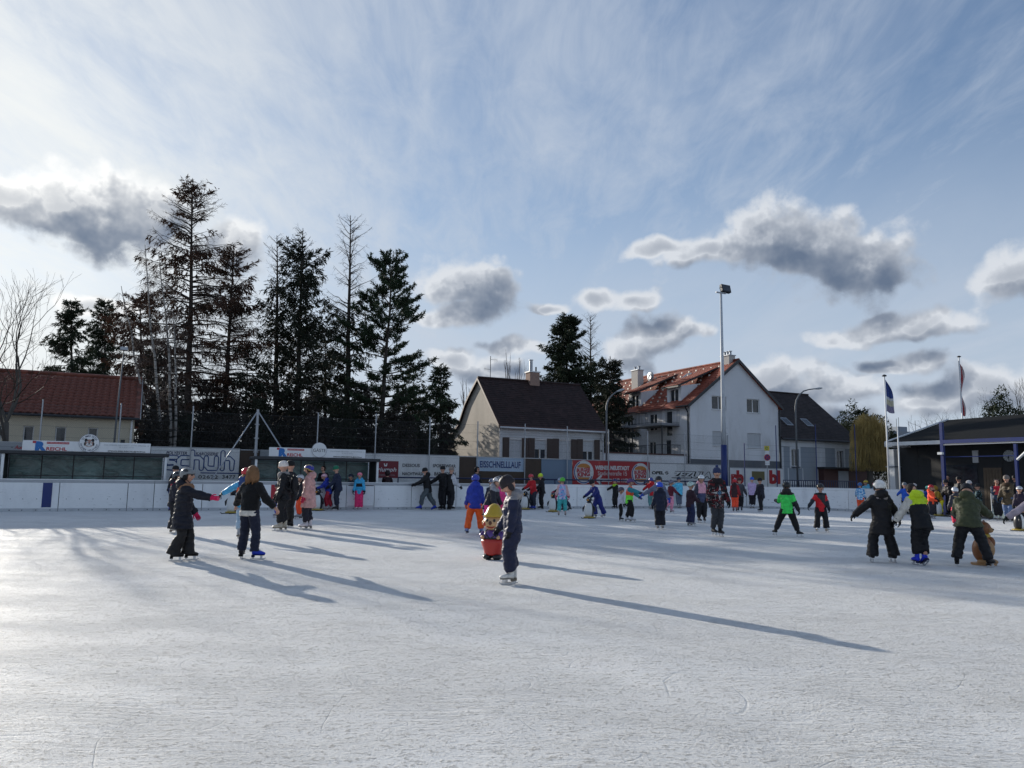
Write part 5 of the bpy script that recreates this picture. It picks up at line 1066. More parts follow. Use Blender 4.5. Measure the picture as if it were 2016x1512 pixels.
def prisms(S, k=3):
    """S rows: p0(3) p1(3) r0 r1 -> open k-sided tubes"""
    S = np.asarray(S, float); n = len(S); d = norm(S[:, 3:6] - S[:, :3]); h = np.where(np.abs(d[:, 2:3]) < .9, np.array([[0, 0, 1.]]), np.array([[1., 0, 0]])); x = norm(np.cross(d, h)); y = np.cross(d, x)
    V = np.zeros((n, 2 * k, 3))
    for i in range(k):
        a = 2 * math.pi * i / k; o = x * math.cos(a) + y * math.sin(a); V[:, i] = S[:, :3] + o * S[:, 6:7]; V[:, k + i] = S[:, 3:6] + o * S[:, 7:8]
    b = np.arange(n)[:, None, None] * 2 * k; q = np.array([[i, (i + 1) % k, k + (i + 1) % k, k + i] for i in range(k)])[None]
    return V.reshape(-1, 3), (b + q).reshape(-1, 4)
def blades(C, D, L, Wd, rng):
    """flat leaf-like slivers: start C, direction D (unit), length L, width Wd, random roll"""
    C, D = np.asarray(C, float), norm(np.asarray(D, float)); n = len(C); r = norm(rng.normal(size=(n, 3))); s = norm(np.cross(D, r)) * np.asarray(Wd).reshape(-1, 1) * .5; L = np.asarray(L).reshape(-1, 1)
    V = np.stack([C - s * .6, C + s * .6, C + D * L * .6 + s, C + D * L], 1); V[:, 0] = C - s * .3; V[:, 3] = C + D * L - s * .5
    q = np.arange(n * 4).reshape(n, 4); return V.reshape(-1, 3), q
def assemble(parts):
    V, Q, M = [], [], []; n = 0
    for v, q, m_ in parts:
        if len(v) == 0: continue
        V.append(v); Q.append(q + n); M.append(np.full(len(q), m_)); n += len(v)
    return np.concatenate(V), np.concatenate(Q), np.concatenate(M)
def place(x, b): 
    """foot of a tree that stands b behind the boards in the direction of photo column x"""
    d = ray(x, 940.); t = ((O + V * b - EYE) @ V) / (d @ V); p = EYE + d * t; p[2] = 0; return p
def top_z(x, y, p): d = ray(x, y); t = p[1] / d[1]; return float((EYE + d * t)[2]), float((EYE + d * t)[0] - p[0])
def conifer(name, label, x, ytop, hwpx, b, kind, seed, mat, bark=None, z0f=.12, xb=None, group='conifers behind the hoardings', taper=.8, dens=1., step=.42, needle=1., bare_at=.72):
    rng = np.random.default_rng(seed); p = place(xb or x, b); H, lean = top_z(x, ytop, p); dist = p[1]; R = hwpx * dist / F; bark = bark or B_bark
    o = empty(name, label, 'tree', p, 0, group)
    nz = 9; tr = [(lean * (k / nz) ** 1.2 + rng.normal() * .02, rng.normal() * .03, H * k / nz) for k in range(nz + 1)]; tr[0] = (0, 0, -.05)
    r0 = .012 * H + .05; MB().tube(tr, [r0 * (1 - .93 * (k / nz)) * (1.25 if k == 0 else 1) for k in range(nz + 1)], 9).out('trunk', bark, o, True)
    T_ = np.array(tr); seg, tw, nl = [], [], []
    def at(z): t = z / H * nz; i = min(int(t), nz - 1); return T_[i] + (T_[i + 1] - T_[i]) * (t - i)
    z = H * z0f
    while z < H * .985:
        u = z / H; nb = rng.integers(4, 7) if kind != 'sparse' else rng.integers(4, 6)
        if kind == 'topbare': bare = u > bare_at
        elif kind == 'sparse': bare = rng.random() < .55
        else: bare = False
        Lz = R * (1 - u) ** taper * (1.0 if u > .22 else .72 + u * 1.2) * {'dense': 1.75, 'sparse': 2.1, 'topbare': 1.6, 'pine': 1.55}[kind] + .15
        if kind == 'topbare' and bare: Lz = R * (.22 + 2.6 * (1 - u)) * 1.25
        for _ in range(nb):
            az = rng.uniform(0, 2 * math.pi); L = Lz * rng.uniform(.45, 1.22)
            if rng.random() < .12 * (1 if kind != 'dense' else .5): L *= .4
            if bare and kind == 'topbare':
                if rng.random() < .22: continue
                L *= rng.uniform(.5, 1.35)
            el0 = {'dense': .12, 'sparse': .10, 'topbare': .25, 'pine': .02}[kind] + .62 * u ** 2 - (.30 if kind in ('dense', 'sparse') else .05) * (1 - u); sag = {'dense': -.28, 'sparse': -.16, 'topbare': -.10, 'pine': .02}[kind]
            n = 6; pts = [at(z + rng.normal() * .06)]; e = el0; a = az; s = L / n
            for k in range(n):
                e2 = e + sag * math.sin(math.pi * k / n) + (.5 if kind != 'pine' else .7) * max(0, (k - 3) / n); a += rng.normal() * (.07 if not bare else .13); e2 += rng.normal() * (.0 if not bare else .10)
                pts.append(pts[-1] + np.array([math.cos(a) * math.cos(e2), math.sin(a) * math.cos(e2), math.sin(e2)]) * s)
            rb = .012 + .011 * L
            for k in range(n): seg.append((*pts[k], *pts[k + 1], rb * (1 - k / n) + .004, rb * (1 - (k + 1) / n) + .004))
            P = np.array(pts)
            # side twigs
            m_ = max(3, int(L * (10 if kind in ('dense', 'pine') else 9) * dens))
            for j in range(m_):
                t = (.12 + .88 * rng.random()) if kind != 'pine' else (.38 + .62 * rng.random() ** .8)
                i = min(int(t * n), n - 1); q0 = P[i] + (P[i + 1] - P[i]) * (t * n - i); d = norm(P[i + 1] - P[i]); side = np.cross(d, [0, 0, 1.]) * (1 if j % 2 else -1)
                if kind == 'pine':
                    ln = .30 + .25 * rng.random(); dd = norm(d * .7 + side * rng.uniform(.2, 1.) + np.array([0, 0, rng.uniform(.1, .9)])); q1 = q0 + dd * ln
                    tw.append((*q0, *q1, .010, .006)); nn = int(15 * needle)
                    c = q0 + dd[None] * (rng.random((nn, 1)) ** .6 * ln); D = norm(dd[None] * .6 + rng.normal(size=(nn, 3)) * .75 + np.array([[0, 0, .25]]))
                    nl.append(np.hstack([c, D, rng.uniform(.14, .26, (nn, 1)), rng.uniform(.05, .08, (nn, 1))]))
                    continue
                hang = rng.uniform(.5, 1.3) if kind == 'dense' else rng.uniform(.35, 1.5)
                ln = (.22 + .38 * rng.random()) * (1.15 - .55 * t) * (1 + .25 * L / 3); dd = norm(d * .55 + side * rng.uniform(.15, .9) + np.array([0, 0, -hang * (.8 if u < .85 else .1)]))
                q1 = q0 + dd * ln; tw.append((*q0, *q1, .008, .004))
                if bare:
                    if kind == 'sparse' or rng.random() < .5:
                        for _k in range(2): qq = q0 + dd * ln * rng.random(); tw.append((*qq, *(qq + norm(dd + rng.normal(size=3) * .6) * ln * .55), .006, .003))
                    if kind == 'sparse' and rng.random() < .55:
                        nn = 3; c = q0 + dd[None] * (rng.random((nn, 1)) * ln); nl.append(np.hstack([c, norm(dd[None] + rng.normal(size=(nn, 3)) * .6), rng.uniform(.10, .20, (nn, 1)), rng.uniform(.018, .03, (nn, 1))]))
                else:
                    nn = int({'dense': 9, 'topbare': 8, 'sparse': 5}[kind] * needle); c = q0 + dd[None] * (rng.random((nn, 1)) * ln); D = norm(dd[None] * .9 + rng.normal(size=(nn, 3)) * .5 + np.array([[0, 0, -.25]]))
                    nl.append(np.hstack([c, D, rng.uniform(.16, .36, (nn, 1)), rng.uniform(.05, .10, (nn, 1))]))
        z += step * (1.25 - .65 * u) * rng.uniform(.75, 1.25) / max(dens, .6)
    tA = np.array(tw); pr = [(*prisms(seg), 1), (*blades(tA[:, :3], tA[:, 3:6] - tA[:, :3], np.linalg.norm(tA[:, 3:6] - tA[:, :3], axis=1), tA[:, 6] * 2.0 + .003, rng), 1)]
    if nl: A = np.concatenate(nl); pr.append((*blades(A[:, :3], A[:, 3:6], A[:, 6], A[:, 7], rng), 0))
    v, q, mi = assemble(pr); mobj('crown', fast_mesh('crown', v, q, [mat, bark], mi), None, o); return o
def bare_tree(name, label, x, ytop, hwpx, b, seed, mat=None, bark=None, split=.35, xb=None, Y=None, levels=6, spread=.55, up=.35, group=None, droop=0., zs=1., r0=None, bias=0., maxseg=9000):
    rng = np.random.default_rng(seed)
    if Y: d = ray(xb or x, 940); p = EYE + d * (Y / d[1]); p[2] = 0
    else: p = place(xb or x, b)
    H, lean = top_z(x, ytop, p); R = hwpx * p[1] / F; bark = bark or B_grey; mat = mat or F_twig
    o = empty(name, label, 'tree', p, 0, group); r0 = r0 or .018 * H
    zt = H * split; tr = [(lean * .5 * split * k / 4 + (rng.normal() * .03 if k else 0), rng.normal() * .03 if k else 0, zt * k / 4 - (.05 if k == 0 else 0)) for k in range(5)]
    MB().tube(tr, [r0 * (1.2 if k == 0 else 1 - .07 * k) for k in range(5)], 10).out('trunk', bark, o, True)
    seg = []; stack = []
    base = np.array(tr[-1]); n0 = 5
    for k in range(n0):
        a = 2 * math.pi * (k + rng.random() * .6) / n0; t = rng.uniform(.25, .75); d = norm(np.array([math.cos(a) * t + bias, math.sin(a) * t, 1.]))
        q0 = np.array(tr[-1 if k < 3 else -2]); stack.append((q0, d, (H - zt) * rng.uniform(.34, .46), r0 * .40, 1))
    while stack and len(seg) < maxseg:
        q, d, L, r, lv = stack.pop(0); n = 3 if lv < 4 else 2
        for k in range(n):
            d2 = norm(d + rng.normal(size=3) * .13 + np.array([0, 0, (up * .12 if lv < levels - 1 else -droop)])); q2 = q + d2 * L / n; seg.append((*q, *q2, r * (1 - .25 * k / n), r * (1 - .25 * (k + 1) / n))); q, d = q2, d2
            if lv < levels and (k < n - 1) and rng.random() < .75:
                s = norm(np.cross(d, rng.normal(size=3))); stack.append((q, norm(d * .75 + s * spread * 1.4), L * rng.uniform(.45, .65), r * .42, lv + 1))
        if lv < levels:
            for _ in range(2 if rng.random() < .8 else 3):
                s = norm(np.cross(d, rng.normal(size=3))); stack.append((q, norm(d + s * spread * rng.uniform(.5, 1.2)), L * rng.uniform(.58, .80), max(r * .52, .004), lv + 1))
    S = np.array(seg); xy = np.abs(S[:, 3] - lean).max(); zz_ = S[:, 5].max()
    fx = min(1.6, R / np.percentile(np.abs(S[:, 3]), 97)); fz = (H - zt) / max(.1, zz_ - zt)
    for c in (0, 3): S[:, c] *= fx; S[:, c + 1] *= fx; S[:, c + 2] = zt + (S[:, c + 2] - zt) * np.where(S[:, c + 2] > zt, fz, 1)
    S[:, 6:8] = np.maximum(S[:, 6:8], .0045)
    v, q, mi = assemble([(*prisms(S[S[:, 6] > .03], 5), 0), (*prisms(S[S[:, 6] <= .03], 3), 1)]); mobj('crown', fast_mesh('crown', v, q, [bark, mat], mi), None, o); return o
def shrub(label, x, ytop, hwpx, b, seed, mat, n=1500, Y=None, name='shrub', leaf=.16, group='shrubs behind the hoardings', stems=True):
    rng = np.random.default_rng(seed)
    if Y: d = ray(x, 940); p = EYE + d * (Y / d[1]); p[2] = 0
    else: p = place(x, b)
    H, _ = top_z(x, ytop, p); R = hwpx * p[1] / F; o = empty(name, label, 'shrub' if name == 'shrub' else 'tree', p, 0, group); seg = []; nl = []
    for k in range(int(26 * R) + 14):
        a = rng.uniform(0, 2 * math.pi); rr = R * math.sqrt(rng.random()); top = np.array([rr * math.cos(a), rr * math.sin(a) * .8, H * (1 - .45 * (rr / R) ** 2) * rng.uniform(.7, 1.02)]); q = np.array([top[0] * .35, top[1] * .35, 0]); m_ = 5
        for j in range(m_):
            q2 = q + (top - q) / (m_ - j) + rng.normal(size=3) * .06; seg.append((*q, *q2, .022 * (1 - j / m_) + .005, .022 * (1 - (j + 1) / m_) + .005)); q = q2
            for _ in range(5): dd = norm(rng.normal(size=3) + np.array([0, 0, .5])); seg.append((*q, *(q + dd * rng.uniform(.2, .5)), .007, .003))
    c = rng.normal(size=(n, 3)); c = norm(c) * (rng.random((n, 1)) ** .4); rnd = name == 'evergreen_tree'; c[:, 2] = c[:, 2] if rnd else np.abs(c[:, 2]) ** .8; lump = 1 + .22 * np.sin(c[:, :1] * 7 + seed) * np.cos(c[:, 2:3] * 6 + seed * 2)
    c = c * lump * (np.array([[R, R * .8, H * .40]]) if rnd else np.array([[R, R * .8, H * .98]]));
    if rnd: c[:, 2] += H * .60
    nl = np.hstack([c, norm(rng.normal(size=(n, 3)) + np.array([[0, 0, .3]])), rng.uniform(leaf * .6, leaf * 1.5, (n, 1)), rng.uniform(leaf * .25, leaf * .55, (n, 1))])
    v, q, mi = assemble([(*blades(nl[:, :3], nl[:, 3:6], nl[:, 6], nl[:, 7], rng), 0), (*prisms(seg), 1)]); 
    if stems: MB().tube([(0, 0, -.05), (.03, 0, H * .3)], [.06, .03], 6).out('stem', B_bark, o)
    mobj('foliage', fast_mesh('foliage', v, q, [mat, B_bark], mi), None, o); return o
# left: bare tree in front of the yellow house
bare_tree('bare_tree', 'bare grey tree with upright branches in front of the yellow house', 40, 508, 110, 5.2, 3, split=.33, xb=6, spread=.50, up=.9, levels=6, bias=.05, maxseg=2300, r0=.15)
conifer('spruce_tree', 'dense dark spruce standing behind the yellow house ridge, the wider of two', 140, 592, 62, 42, 'dense', 11, F_green, z0f=.10, taper=.62)
conifer('spruce_tree', 'narrow dark spruce between the wide spruce and the russet conifer', 206, 590, 40, 46, 'dense', 12, F_green, z0f=.10, taper=.55)
conifer('russet_conifer', 'russet brown conifer behind the white birch stems', 277, 575, 74, 22, 'dense', 13, F_brown, z0f=.08, taper=.50, dens=1.0, step=.42, needle=.8)
conifer('tall_larch', 'tallest conifer of the group with sparse upcurved branches', 379, 364, 88, 15, 'sparse', 14, F_brown, xb=366, z0f=.16, taper=.55, dens=1.1, step=.40)
conifer('sparse_spruce', 'sparse conifer with a half bare pointed crown beside the tallest one', 460, 484, 62, 15.6, 'sparse', 15, F_brown, xb=436, z0f=.12, taper=.48, dens=1.25, step=.36)
conifer('spruce_tree', 'thin conifer with a bare top leaning on the dark double trunk spruce', 546, 463, 48, 16, 'topbare', 16, F_dark, xb=542, z0f=.10, taper=.5, dens=.9, needle=.7, bare_at=.80)
conifer('spruce_tree', 'dark dense double trunk spruce in the middle of the conifer group', 596, 449, 68, 15, 'topbare', 17, F_dark, xb=582, z0f=.14, taper=.40, dens=1.0, step=.40, needle=.75, bare_at=.90)
conifer('bare_topped_spruce', 'spruce with wide bare upper branches next to the black pine', 690, 424, 66, 15, 'topbare', 18, F_dark, xb=680, z0f=.12, taper=.6, dens=.95, needle=.6, bare_at=.66)
conifer('black_pine', 'black pine with tufted branches beside the white house', 774, 512, 82, 13, 'pine', 19, F_pine, xb=742, z0f=.22, taper=.48, dens=1.0, step=.50)
conifer('spruce_tree', 'small spruce beside the gable of the white house', 868, 724, 36, 13.5, 'dense', 20, F_green, z0f=.08, taper=.7, step=.30)
conifer('spruce_tree', 'low dark spruce under the sparse conifer', 485, 690, 48, 14, 'dense', 21, F_dark, z0f=.06, taper=.65, dens=.85, needle=.65)
conifer('spruce_tree', 'low dark spruce under the black pine', 815, 715, 46, 15, 'dense', 22, F_dark, z0f=.06, taper=.6, dens=.8, needle=.6)
conifer('spruce_tree', 'dark undergrowth spruce under the tallest conifer', 325, 680, 45, 17, 'dense', 23, F_dark, z0f=.05, taper=.6, dens=.85, needle=.65)
conifer('spruce_tree', 'dark undergrowth spruce between the double trunk spruce and the bare topped one', 640, 640, 50, 18, 'dense', 24, F_dark, z0f=.05, taper=.55, dens=.8, needle=.6)
conifer('fir_tree', 'broad dark fir rising behind the roof of the white house', 1115, 622, 64, 25, 'dense', 25, F_green, z0f=.05, taper=.62, dens=1.35, step=.34, group='conifers behind the white house')
conifer('fir_tree', 'slim fir with an open top right behind the white house', 1163, 620, 36, 26, 'topbare', 26, F_green, z0f=.06, taper=.6, group='conifers behind the white house')
conifer('fir_tree', 'dark fir squeezed between the white house and the tall house', 1203, 716, 30, 16.5, 'dense', 27, F_dark, z0f=.08, taper=.35, dens=1.2, group='conifers behind the white house')
# birch: several pale stems
def birch(label, base, tops, b, seed):
    rng = np.random.default_rng(seed); p = place(base, b); o = empty('birch_tree', label, 'tree', p, 0); seg = []; tw = []
    for xt, yt, mid in tops:
        H, lx = top_z(xt, yt, p); n = 9; pts = []
        for k in range(n + 1): t = k / n; pts.append(np.array([lx * t ** 1.4 + mid * math.sin(math.pi * t) + rng.normal() * .03, (rng.random() - .5) * .1 + .5 * t * math.sin(xt), H * t - (.05 if k == 0 else 0)]))
        MB().tube(pts, [.11 * (1 - .93 * k / n) + .008 for k in range(n + 1)], 7).out('trunk', B_birch, o, True)
        for j in range(46):
            t = rng.uniform(.32, .98); i = min(int(t * n), n - 1); q = pts[i] + (pts[i + 1] - pts[i]) * (t * n - i); a = rng.uniform(0, 6.28); L = (1.25 - t) * rng.uniform(.9, 2.0); d = np.array([math.cos(a) * .55, math.sin(a) * .55, 1.0]); r = .014
            for k in range(6):
                d = norm(d + np.array([0, 0, -.13 - .10 * k]) + rng.normal(size=3) * .10); q2 = q + d * L / 6; seg.append((*q, *q2, r, r * .8)); r *= .8; q = q2
                if k > 1:
                    for _ in range(3):
                        e = norm(d * .5 + rng.normal(size=3) * .5 + np.array([0, 0, -.7])); qa = q
                        for _k in range(2): qb = qa + e * rng.uniform(.15, .32); tw.append((*qa, *qb, .0045, .003)); qa = qb; e = norm(e + np.array([-.05, 0, -.4]))
    v, q, mi = assemble([(*prisms(seg), 0), (*prisms(tw), 0)]); mobj('crown', fast_mesh('crown', v, q, [F_birch], mi), None, o)
F_birch = foliage_mat('birch_twigs', (.13, .10, .085), .3, 0)
birch('birch with several pale stems and drooping twigs beside the yellow house', 332, [(286, 482, -.3), (235, 560, -.5), (318, 510, .2), (345, 610, .3)], 10.5, 31)
bare_tree('bare_tree', 'small bare birch behind the chimney of the white house', 1012, 688, 26, 30, 41, mat=F_birch, bark=B_birch, split=.4, levels=5, maxseg=900, up=1.2)
bare_tree('bare_tree', 'small bare tree beside the gable of the white house', 927, 742, 22, 26, 42, mat=F_birch, split=.4, levels=5, maxseg=800, up=1.)
UND = ['tangled dark shrub behind the hoardings, just right of the yellow house', 'tangled dark shrub at the foot of the birch stems', 'tangled dark shrub at the foot of the tallest conifer', 'tangled dark shrub at the foot of the half bare sparse conifer', 'tangled dark shrub right behind the braced steel mast', 'tangled dark shrub at the foot of the double trunk spruce', 'tangled dark shrub above the round GÄSTE badge', 'tangled dark shrub at the foot of the bare topped spruce', 'tangled dark shrub above the red Triumph square', 'tangled dark shrub at the foot of the black pine', 'tangled dark shrub above the SPORTSWEAR lettering', 'small tangled shrub touching the sandy gable of the white house']
BSH = ['large dark bush deep behind the birch stems', 'large dark bush deep behind the tallest and the half bare conifer', 'large dark bush deep behind the braced steel mast', 'large dark bush deep behind the double trunk spruce', 'large dark bush deep behind the bare topped spruce', 'large dark bush deep behind the black pine']
# undergrowth along the back of the hoardings
for k, (x, y, hw) in enumerate([(300, 800, 34), (345, 790, 36), (400, 775, 40), (455, 790, 40), (505, 770, 40), (560, 780, 44), (615, 785, 42), (668, 775, 40), (720, 790, 40), (775, 780, 44), (828, 795, 38), (872, 820, 22)]):
    shrub(UND[k], x, y, hw, 9.5 + (k % 3) * 1.6, 60 + k, (F_shrub, F_dark, F_shrub)[k % 3], 5200, leaf=.2)
for k, (x, y, hw) in enumerate([(330, 785, 56), (420, 780, 56), (515, 785, 56), (610, 785, 56), (700, 780, 56), (800, 785, 56)]):
    shrub(BSH[k], x, y, hw, 20 + (k % 2) * 2, 90 + k, (F_dark, F_shrub)[k % 2], 7000, leaf=.26, group='bushes under the conifers')
# right: willow, dark trees, bare trees
rng = np.random.default_rng(77); Yw = 64.; d = ray(1712, 940); pw = EYE + d * (Yw / d[1]); pw[2] = 0
wt = empty('willow_tree', 'golden weeping willow clipped flat at the bottom beside the grey house', 'tree', pw); kw = Yw / F
ztop = top_z(1712, 818, pw)[0]; zbot = top_z(1712, 929, pw)[0]; Rw = 33 * kw
MB().tube([(0, 0, -.05), (.05, 0, 2), (0, 0, ztop * .75)], [.28, .24, .14], 9).out('trunk', B_grey, wt, True)
seg = []
for k in range(1000):
    a = rng.uniform(0, 2 * math.pi); rr = Rw * math.sqrt(rng.uniform(.05, 1)); q = np.array([rr * math.cos(a) * .35, rr * math.sin(a) * .35, ztop * rng.uniform(.80, .93)]); e = np.array([rr * math.cos(a), rr * math.sin(a), ztop - (ztop - zbot) * .24 * (rr / Rw) ** 2 * (1 + .5 * math.sin(3 * a)) + rng.uniform(-.8, .35)]); seg.append((*q, *e, .010, .008)); q = e; zb = zbot + abs(rng.normal()) * .22 if rng.random() < .62 else rng.uniform(zbot, ztop - 1)
    n = 4; 
    for j in range(n):
        q2 = np.array([e[0] + rng.normal() * .06 + .06 * j * math.cos(a), e[1] + rng.normal() * .06, e[2] + (zb - e[2]) * (j + 1) / n]); seg.append((*q, *q2, .012, .008)); q = q2
v, q, mi = assemble([(*prisms(seg), 0)]); mobj('crown', fast_mesh('crown', v, q, [F_willow], mi), None, wt)
gw = 'dark trees beside the pavilion'
for k, (x, y, hw, Y, n) in enumerate([(1690, 795, 38, 74, 5200), (1722, 815, 30, 72, 3600), (1755, 838, 22, 75, 2400), (1668, 826, 24, 76, 2600)]): shrub(['tall dark evergreen behind the golden willow, the tallest of the row', 'dark evergreen behind the golden willow next to the tallest', 'low dark evergreen behind the blue and yellow flag', 'dark evergreen behind the corner of the grey house'][k], x, y, hw, 0, 110 + k, F_green, n, Y, 'evergreen_tree', .30, gw)
shrub('round dark evergreen rising above the pavilion roof', 1976, 772, 38, 0, 120, F_green, 5200, 62, 'evergreen_tree', .26, gw); shrub('smaller dark evergreen next to the round one behind the pavilion roof', 2030, 800, 30, 0, 121, F_green, 2600, 64, 'evergreen_tree', .26, gw)
bare_tree('bare_tree', 'wide bare tree behind the pavilion roof', 1862, 766, 84, 0, 43, Y=70, split=.25, levels=7, spread=.62, up=.3, maxseg=3600, r0=.16, mat=F_shrub, bark=B_bark)
bare_tree('bare_tree', 'bare tree above the round evergreen behind the pavilion', 2020, 728, 34, 0, 44, Y=68, split=.35, levels=6, maxseg=2200, mat=F_shrub, bark=B_bark)
bare_tree('bare_tree', 'bare twiggy tree between the flagpole and the round evergreen', 1925, 800, 40, 0, 45, Y=75, split=.3, levels=6, maxseg=1800, mat=F_shrub, bark=B_bark)
shd = empty('brick_shed', 'low dark red shed with a pale door under the willow', 'shed', R2W(*[W2R(pw)[0] - .2, W2R(pw)[1] + 2.2]), RA)
MB().box(-2.6, 2.6, 0, 3, 0, 2.6).out('wall', M_fascia, shd); MB().box(-.9, .3, -.03, -.002, 0, 2.45).out('door', M_greysign, shd); MB().box(-2.8, 2.8, -.3, 3.2, 2.602, 2.75).out('roof', M_dark, shd)
# ---------------------------------------------------------------- people
def fab(c, kind='cloth'):
    c = tuple(c); key = 'fabric_%d_%d_%d_%s' % (*c, kind)
    if key in MATS: return MATS[key]
    col = srgb(*c); mt = bpy.data.materials.new(key); mt.use_nodes = True; T = NT(mt.node_tree); b = T.n['Principled BSDF']
    co = T.new('ShaderNodeTexCoord').outputs['Object']
    f = T.m('MULTIPLY', T.lin(T.noise(co, 9, 4, .6), .3, .7, .74, 1.26), T.lin(T.noise(co, 120, 2, .6), .3, .7, .88, 1.12)); T.l.new(T.v('SCALE', col, scale=f), b.inputs['Base Color'])  # coarse noise puts wear and the shading of folds into the colour
    r, bs, bd = {'cloth': (.82, 90, .25), 'nylon': (.55, 35, .30), 'shell': (.28, 6, .03), 'skin': (.55, 60, .08), 'hair': (.55, 160, .5), 'fur': (.9, 120, .9), 'leather': (.42, 30, .12)}[kind]
    b.inputs['Roughness'].default_value = r; b.inputs['Specular IOR Level'].default_value = .3 if kind != 'shell' else .5
    if kind == 'cloth': b.inputs['Sheen Weight'].default_value = .15
    T.l.new(T.bump(T.noise(T.mapv(co, scale=(1, 1, .25)) if kind == 'hair' else co, bs, 3, .6), bd, .01), b.inputs['Normal']); MATS[key] = mt; return mt
def pattern(name, cols, scale, kind='noise', stretch=(1, 1, 1)):
    if name in MATS: return MATS[name]
    mt = bpy.data.materials.new(name); mt.use_nodes = True; T = NT(mt.node_tree); b = T.n['Principled BSDF']; co = T.mapv(T.new('ShaderNodeTexCoord').outputs['Object'], scale=stretch)
    c = srgb(*cols[0])
    for k, cc in enumerate(cols[1:]):
        n = T.noise(T.mapv(co, loc=(k * 3.7, k * 1.3, k * 2.1)), scale, 2, .55) if kind == 'noise' else T.vor(T.mapv(co, loc=(k * 3.7, k * 1.3, k * 2.1)), scale, 'F1', .8)
        f = T.ss(n, .53, .57) if kind == 'noise' else T.ss(n, .34, .28)
        c = T.mix(f, c, srgb(*cc))
    T.l.new(c if isinstance(c, bpy.types.NodeSocket) else (*c, 1), b.inputs['Base Color']); b.inputs['Roughness'].default_value = .8; b.inputs['Specular IOR Level'].default_value = .25; MATS[name] = mt; return mt
def nordic():
    """knitted hoodie: rows of dark red, black and white figures, a rayed star on the chest"""
    mt = bpy.data.materials.new('nordic_knit'); mt.use_nodes = True; T = NT(mt.node_tree); b = T.n['Principled BSDF']; co = T.new('ShaderNodeTexCoord').outputs['Object']; x, y, z = T.sep(co)
    band = T.m('FRACT', T.m('MULTIPLY', z, 7.5)); q = T.mapv(co, scale=(1, 1, 1.3)); ch = T.vor(q, 26, 'F1', .55); big = T.noise(q, 11, 2, .5)
    c = T.mix(T.ss(big, .48, .54), srgb(26, 24, 28), srgb(98, 26, 32)); c = T.mix(T.m('MULTIPLY', T.ss(ch, .33, .24), T.ss(T.noise(q, 5, 2, .5), .48, .56)), c, srgb(196, 190, 186)); c = T.mix(T.m('MULTIPLY', T.ss(band, .84, .9), .8), c, srgb(30, 26, 30))
    dx = T.m('ABSOLUTE', x); dz = T.m('ABSOLUTE', T.m('SUBTRACT', z, 1.16)); dd = T.m('ADD', dx, dz); ft = T.ss(y, .02, -.02)
    star = T.m('MULTIPLY', T.ss(T.m('ADD', T.m('MINIMUM', dx, dz), T.m('MULTIPLY', dd, .30)), .066, .056), ft)
    c = T.mix(star, c, srgb(190, 186, 184)); c = T.mix(T.m('MULTIPLY', T.ss(dd, .088, .082), ft), c, srgb(40, 52, 74)); c = T.mix(T.m('MULTIPLY', T.ss(dd, .055, .05), ft), c, srgb(96, 140, 172)); c = T.mix(T.m('MULTIPLY', T.ss(dd, .026, .022), ft), c, srgb(30, 34, 48))
    T.l.new(c, b.inputs['Base Color']); b.inputs['Roughness'].default_value = .9; T.l.new(T.bump(T.noise(co, 150, 2, .6), .4, .01), b.inputs['Normal']); return mt
M_blade = pmat('skate_blade', (.55, .56, .58), .28, metal=.9, var=.05); M_skin = fab((198, 152, 130), 'skin'); M_lip = fab((150, 84, 76), 'skin'); M_eye = fab((40, 30, 26), 'shell')
def ring_tube(mb, secs, n=12, mi=0):
    """secs: (centre, axis1 vector, axis2 vector) ellipses -> closed loft"""
    v = []
    for c, a1, a2 in secs:
        for k in range(n): t = 2 * math.pi * k / n; v.append(np.asarray(c) + np.asarray(a1) * math.cos(t) + np.asarray(a2) * math.sin(t))
    m_ = len(secs); f = [(i * n + k, i * n + (k + 1) % n, (i + 1) * n + (k + 1) % n, (i + 1) * n + k) for i in range(m_ - 1) for k in range(n)] + [tuple(range(n - 1, -1, -1)), tuple(range((m_ - 1) * n, m_ * n))]
    mb.add(v, f, mi)
def head_template():
    v, f = ball(0, 0, 0, 1, 1, 1, 28, 22); out = []
    for x, y, z in v:
        X, Y, Z = x * .37, y * .44, z * .5
        if z < 0: X *= 1 - .30 * (-z) ** 1.5; Y *= 1 - .12 * (-z) ** 2
        if y > 0: Y *= 1.06
        if y < 0:
            g = lambda cx, cz, s: math.exp(-((X - cx) ** 2 + (Z - cz) ** 2) / (2 * s * s))
            Y -= .115 * g(0, -.09, .045) + .07 * g(0, -.02, .035) + .05 * g(0, -.40, .07) + .03 * g(0, .09, .13) + .035 * g(0, -.245, .045)
            Y += .05 * g(-.14, .015, .055) + .05 * g(.14, .015, .055) + .03 * g(0, -.30, .04)
            Y -= .02 * g(-.19, -.14, .08) + .02 * g(.19, -.14, .08)
        out.append((X, Y, Z))
    mi = []
    for q in f:
        c = np.mean([out[k] for k in q], 0); m_ = 0
        if c[1] < -.25:
            if min(abs(c[0] - .14), abs(c[0] + .14)) < .055 and abs(c[2] - .02) < .028: m_ = 2
            elif abs(c[0]) < .105 and abs(c[2] + .245) < .03: m_ = 1
            elif min(abs(c[0] - .14), abs(c[0] + .14)) < .09 and abs(c[2] - .105) < .02: m_ = 3
        mi.append(m_)
    mb = MB(); mb.v = out; mb.f = f; mb.mi = mi
    for s in (-1, 1): ev, ef = ball(s * .37, .03, -.03, .04, .07, .11, 10, 8); mb.add(ev, ef, 0)
    return mb
HEAD = head_template()
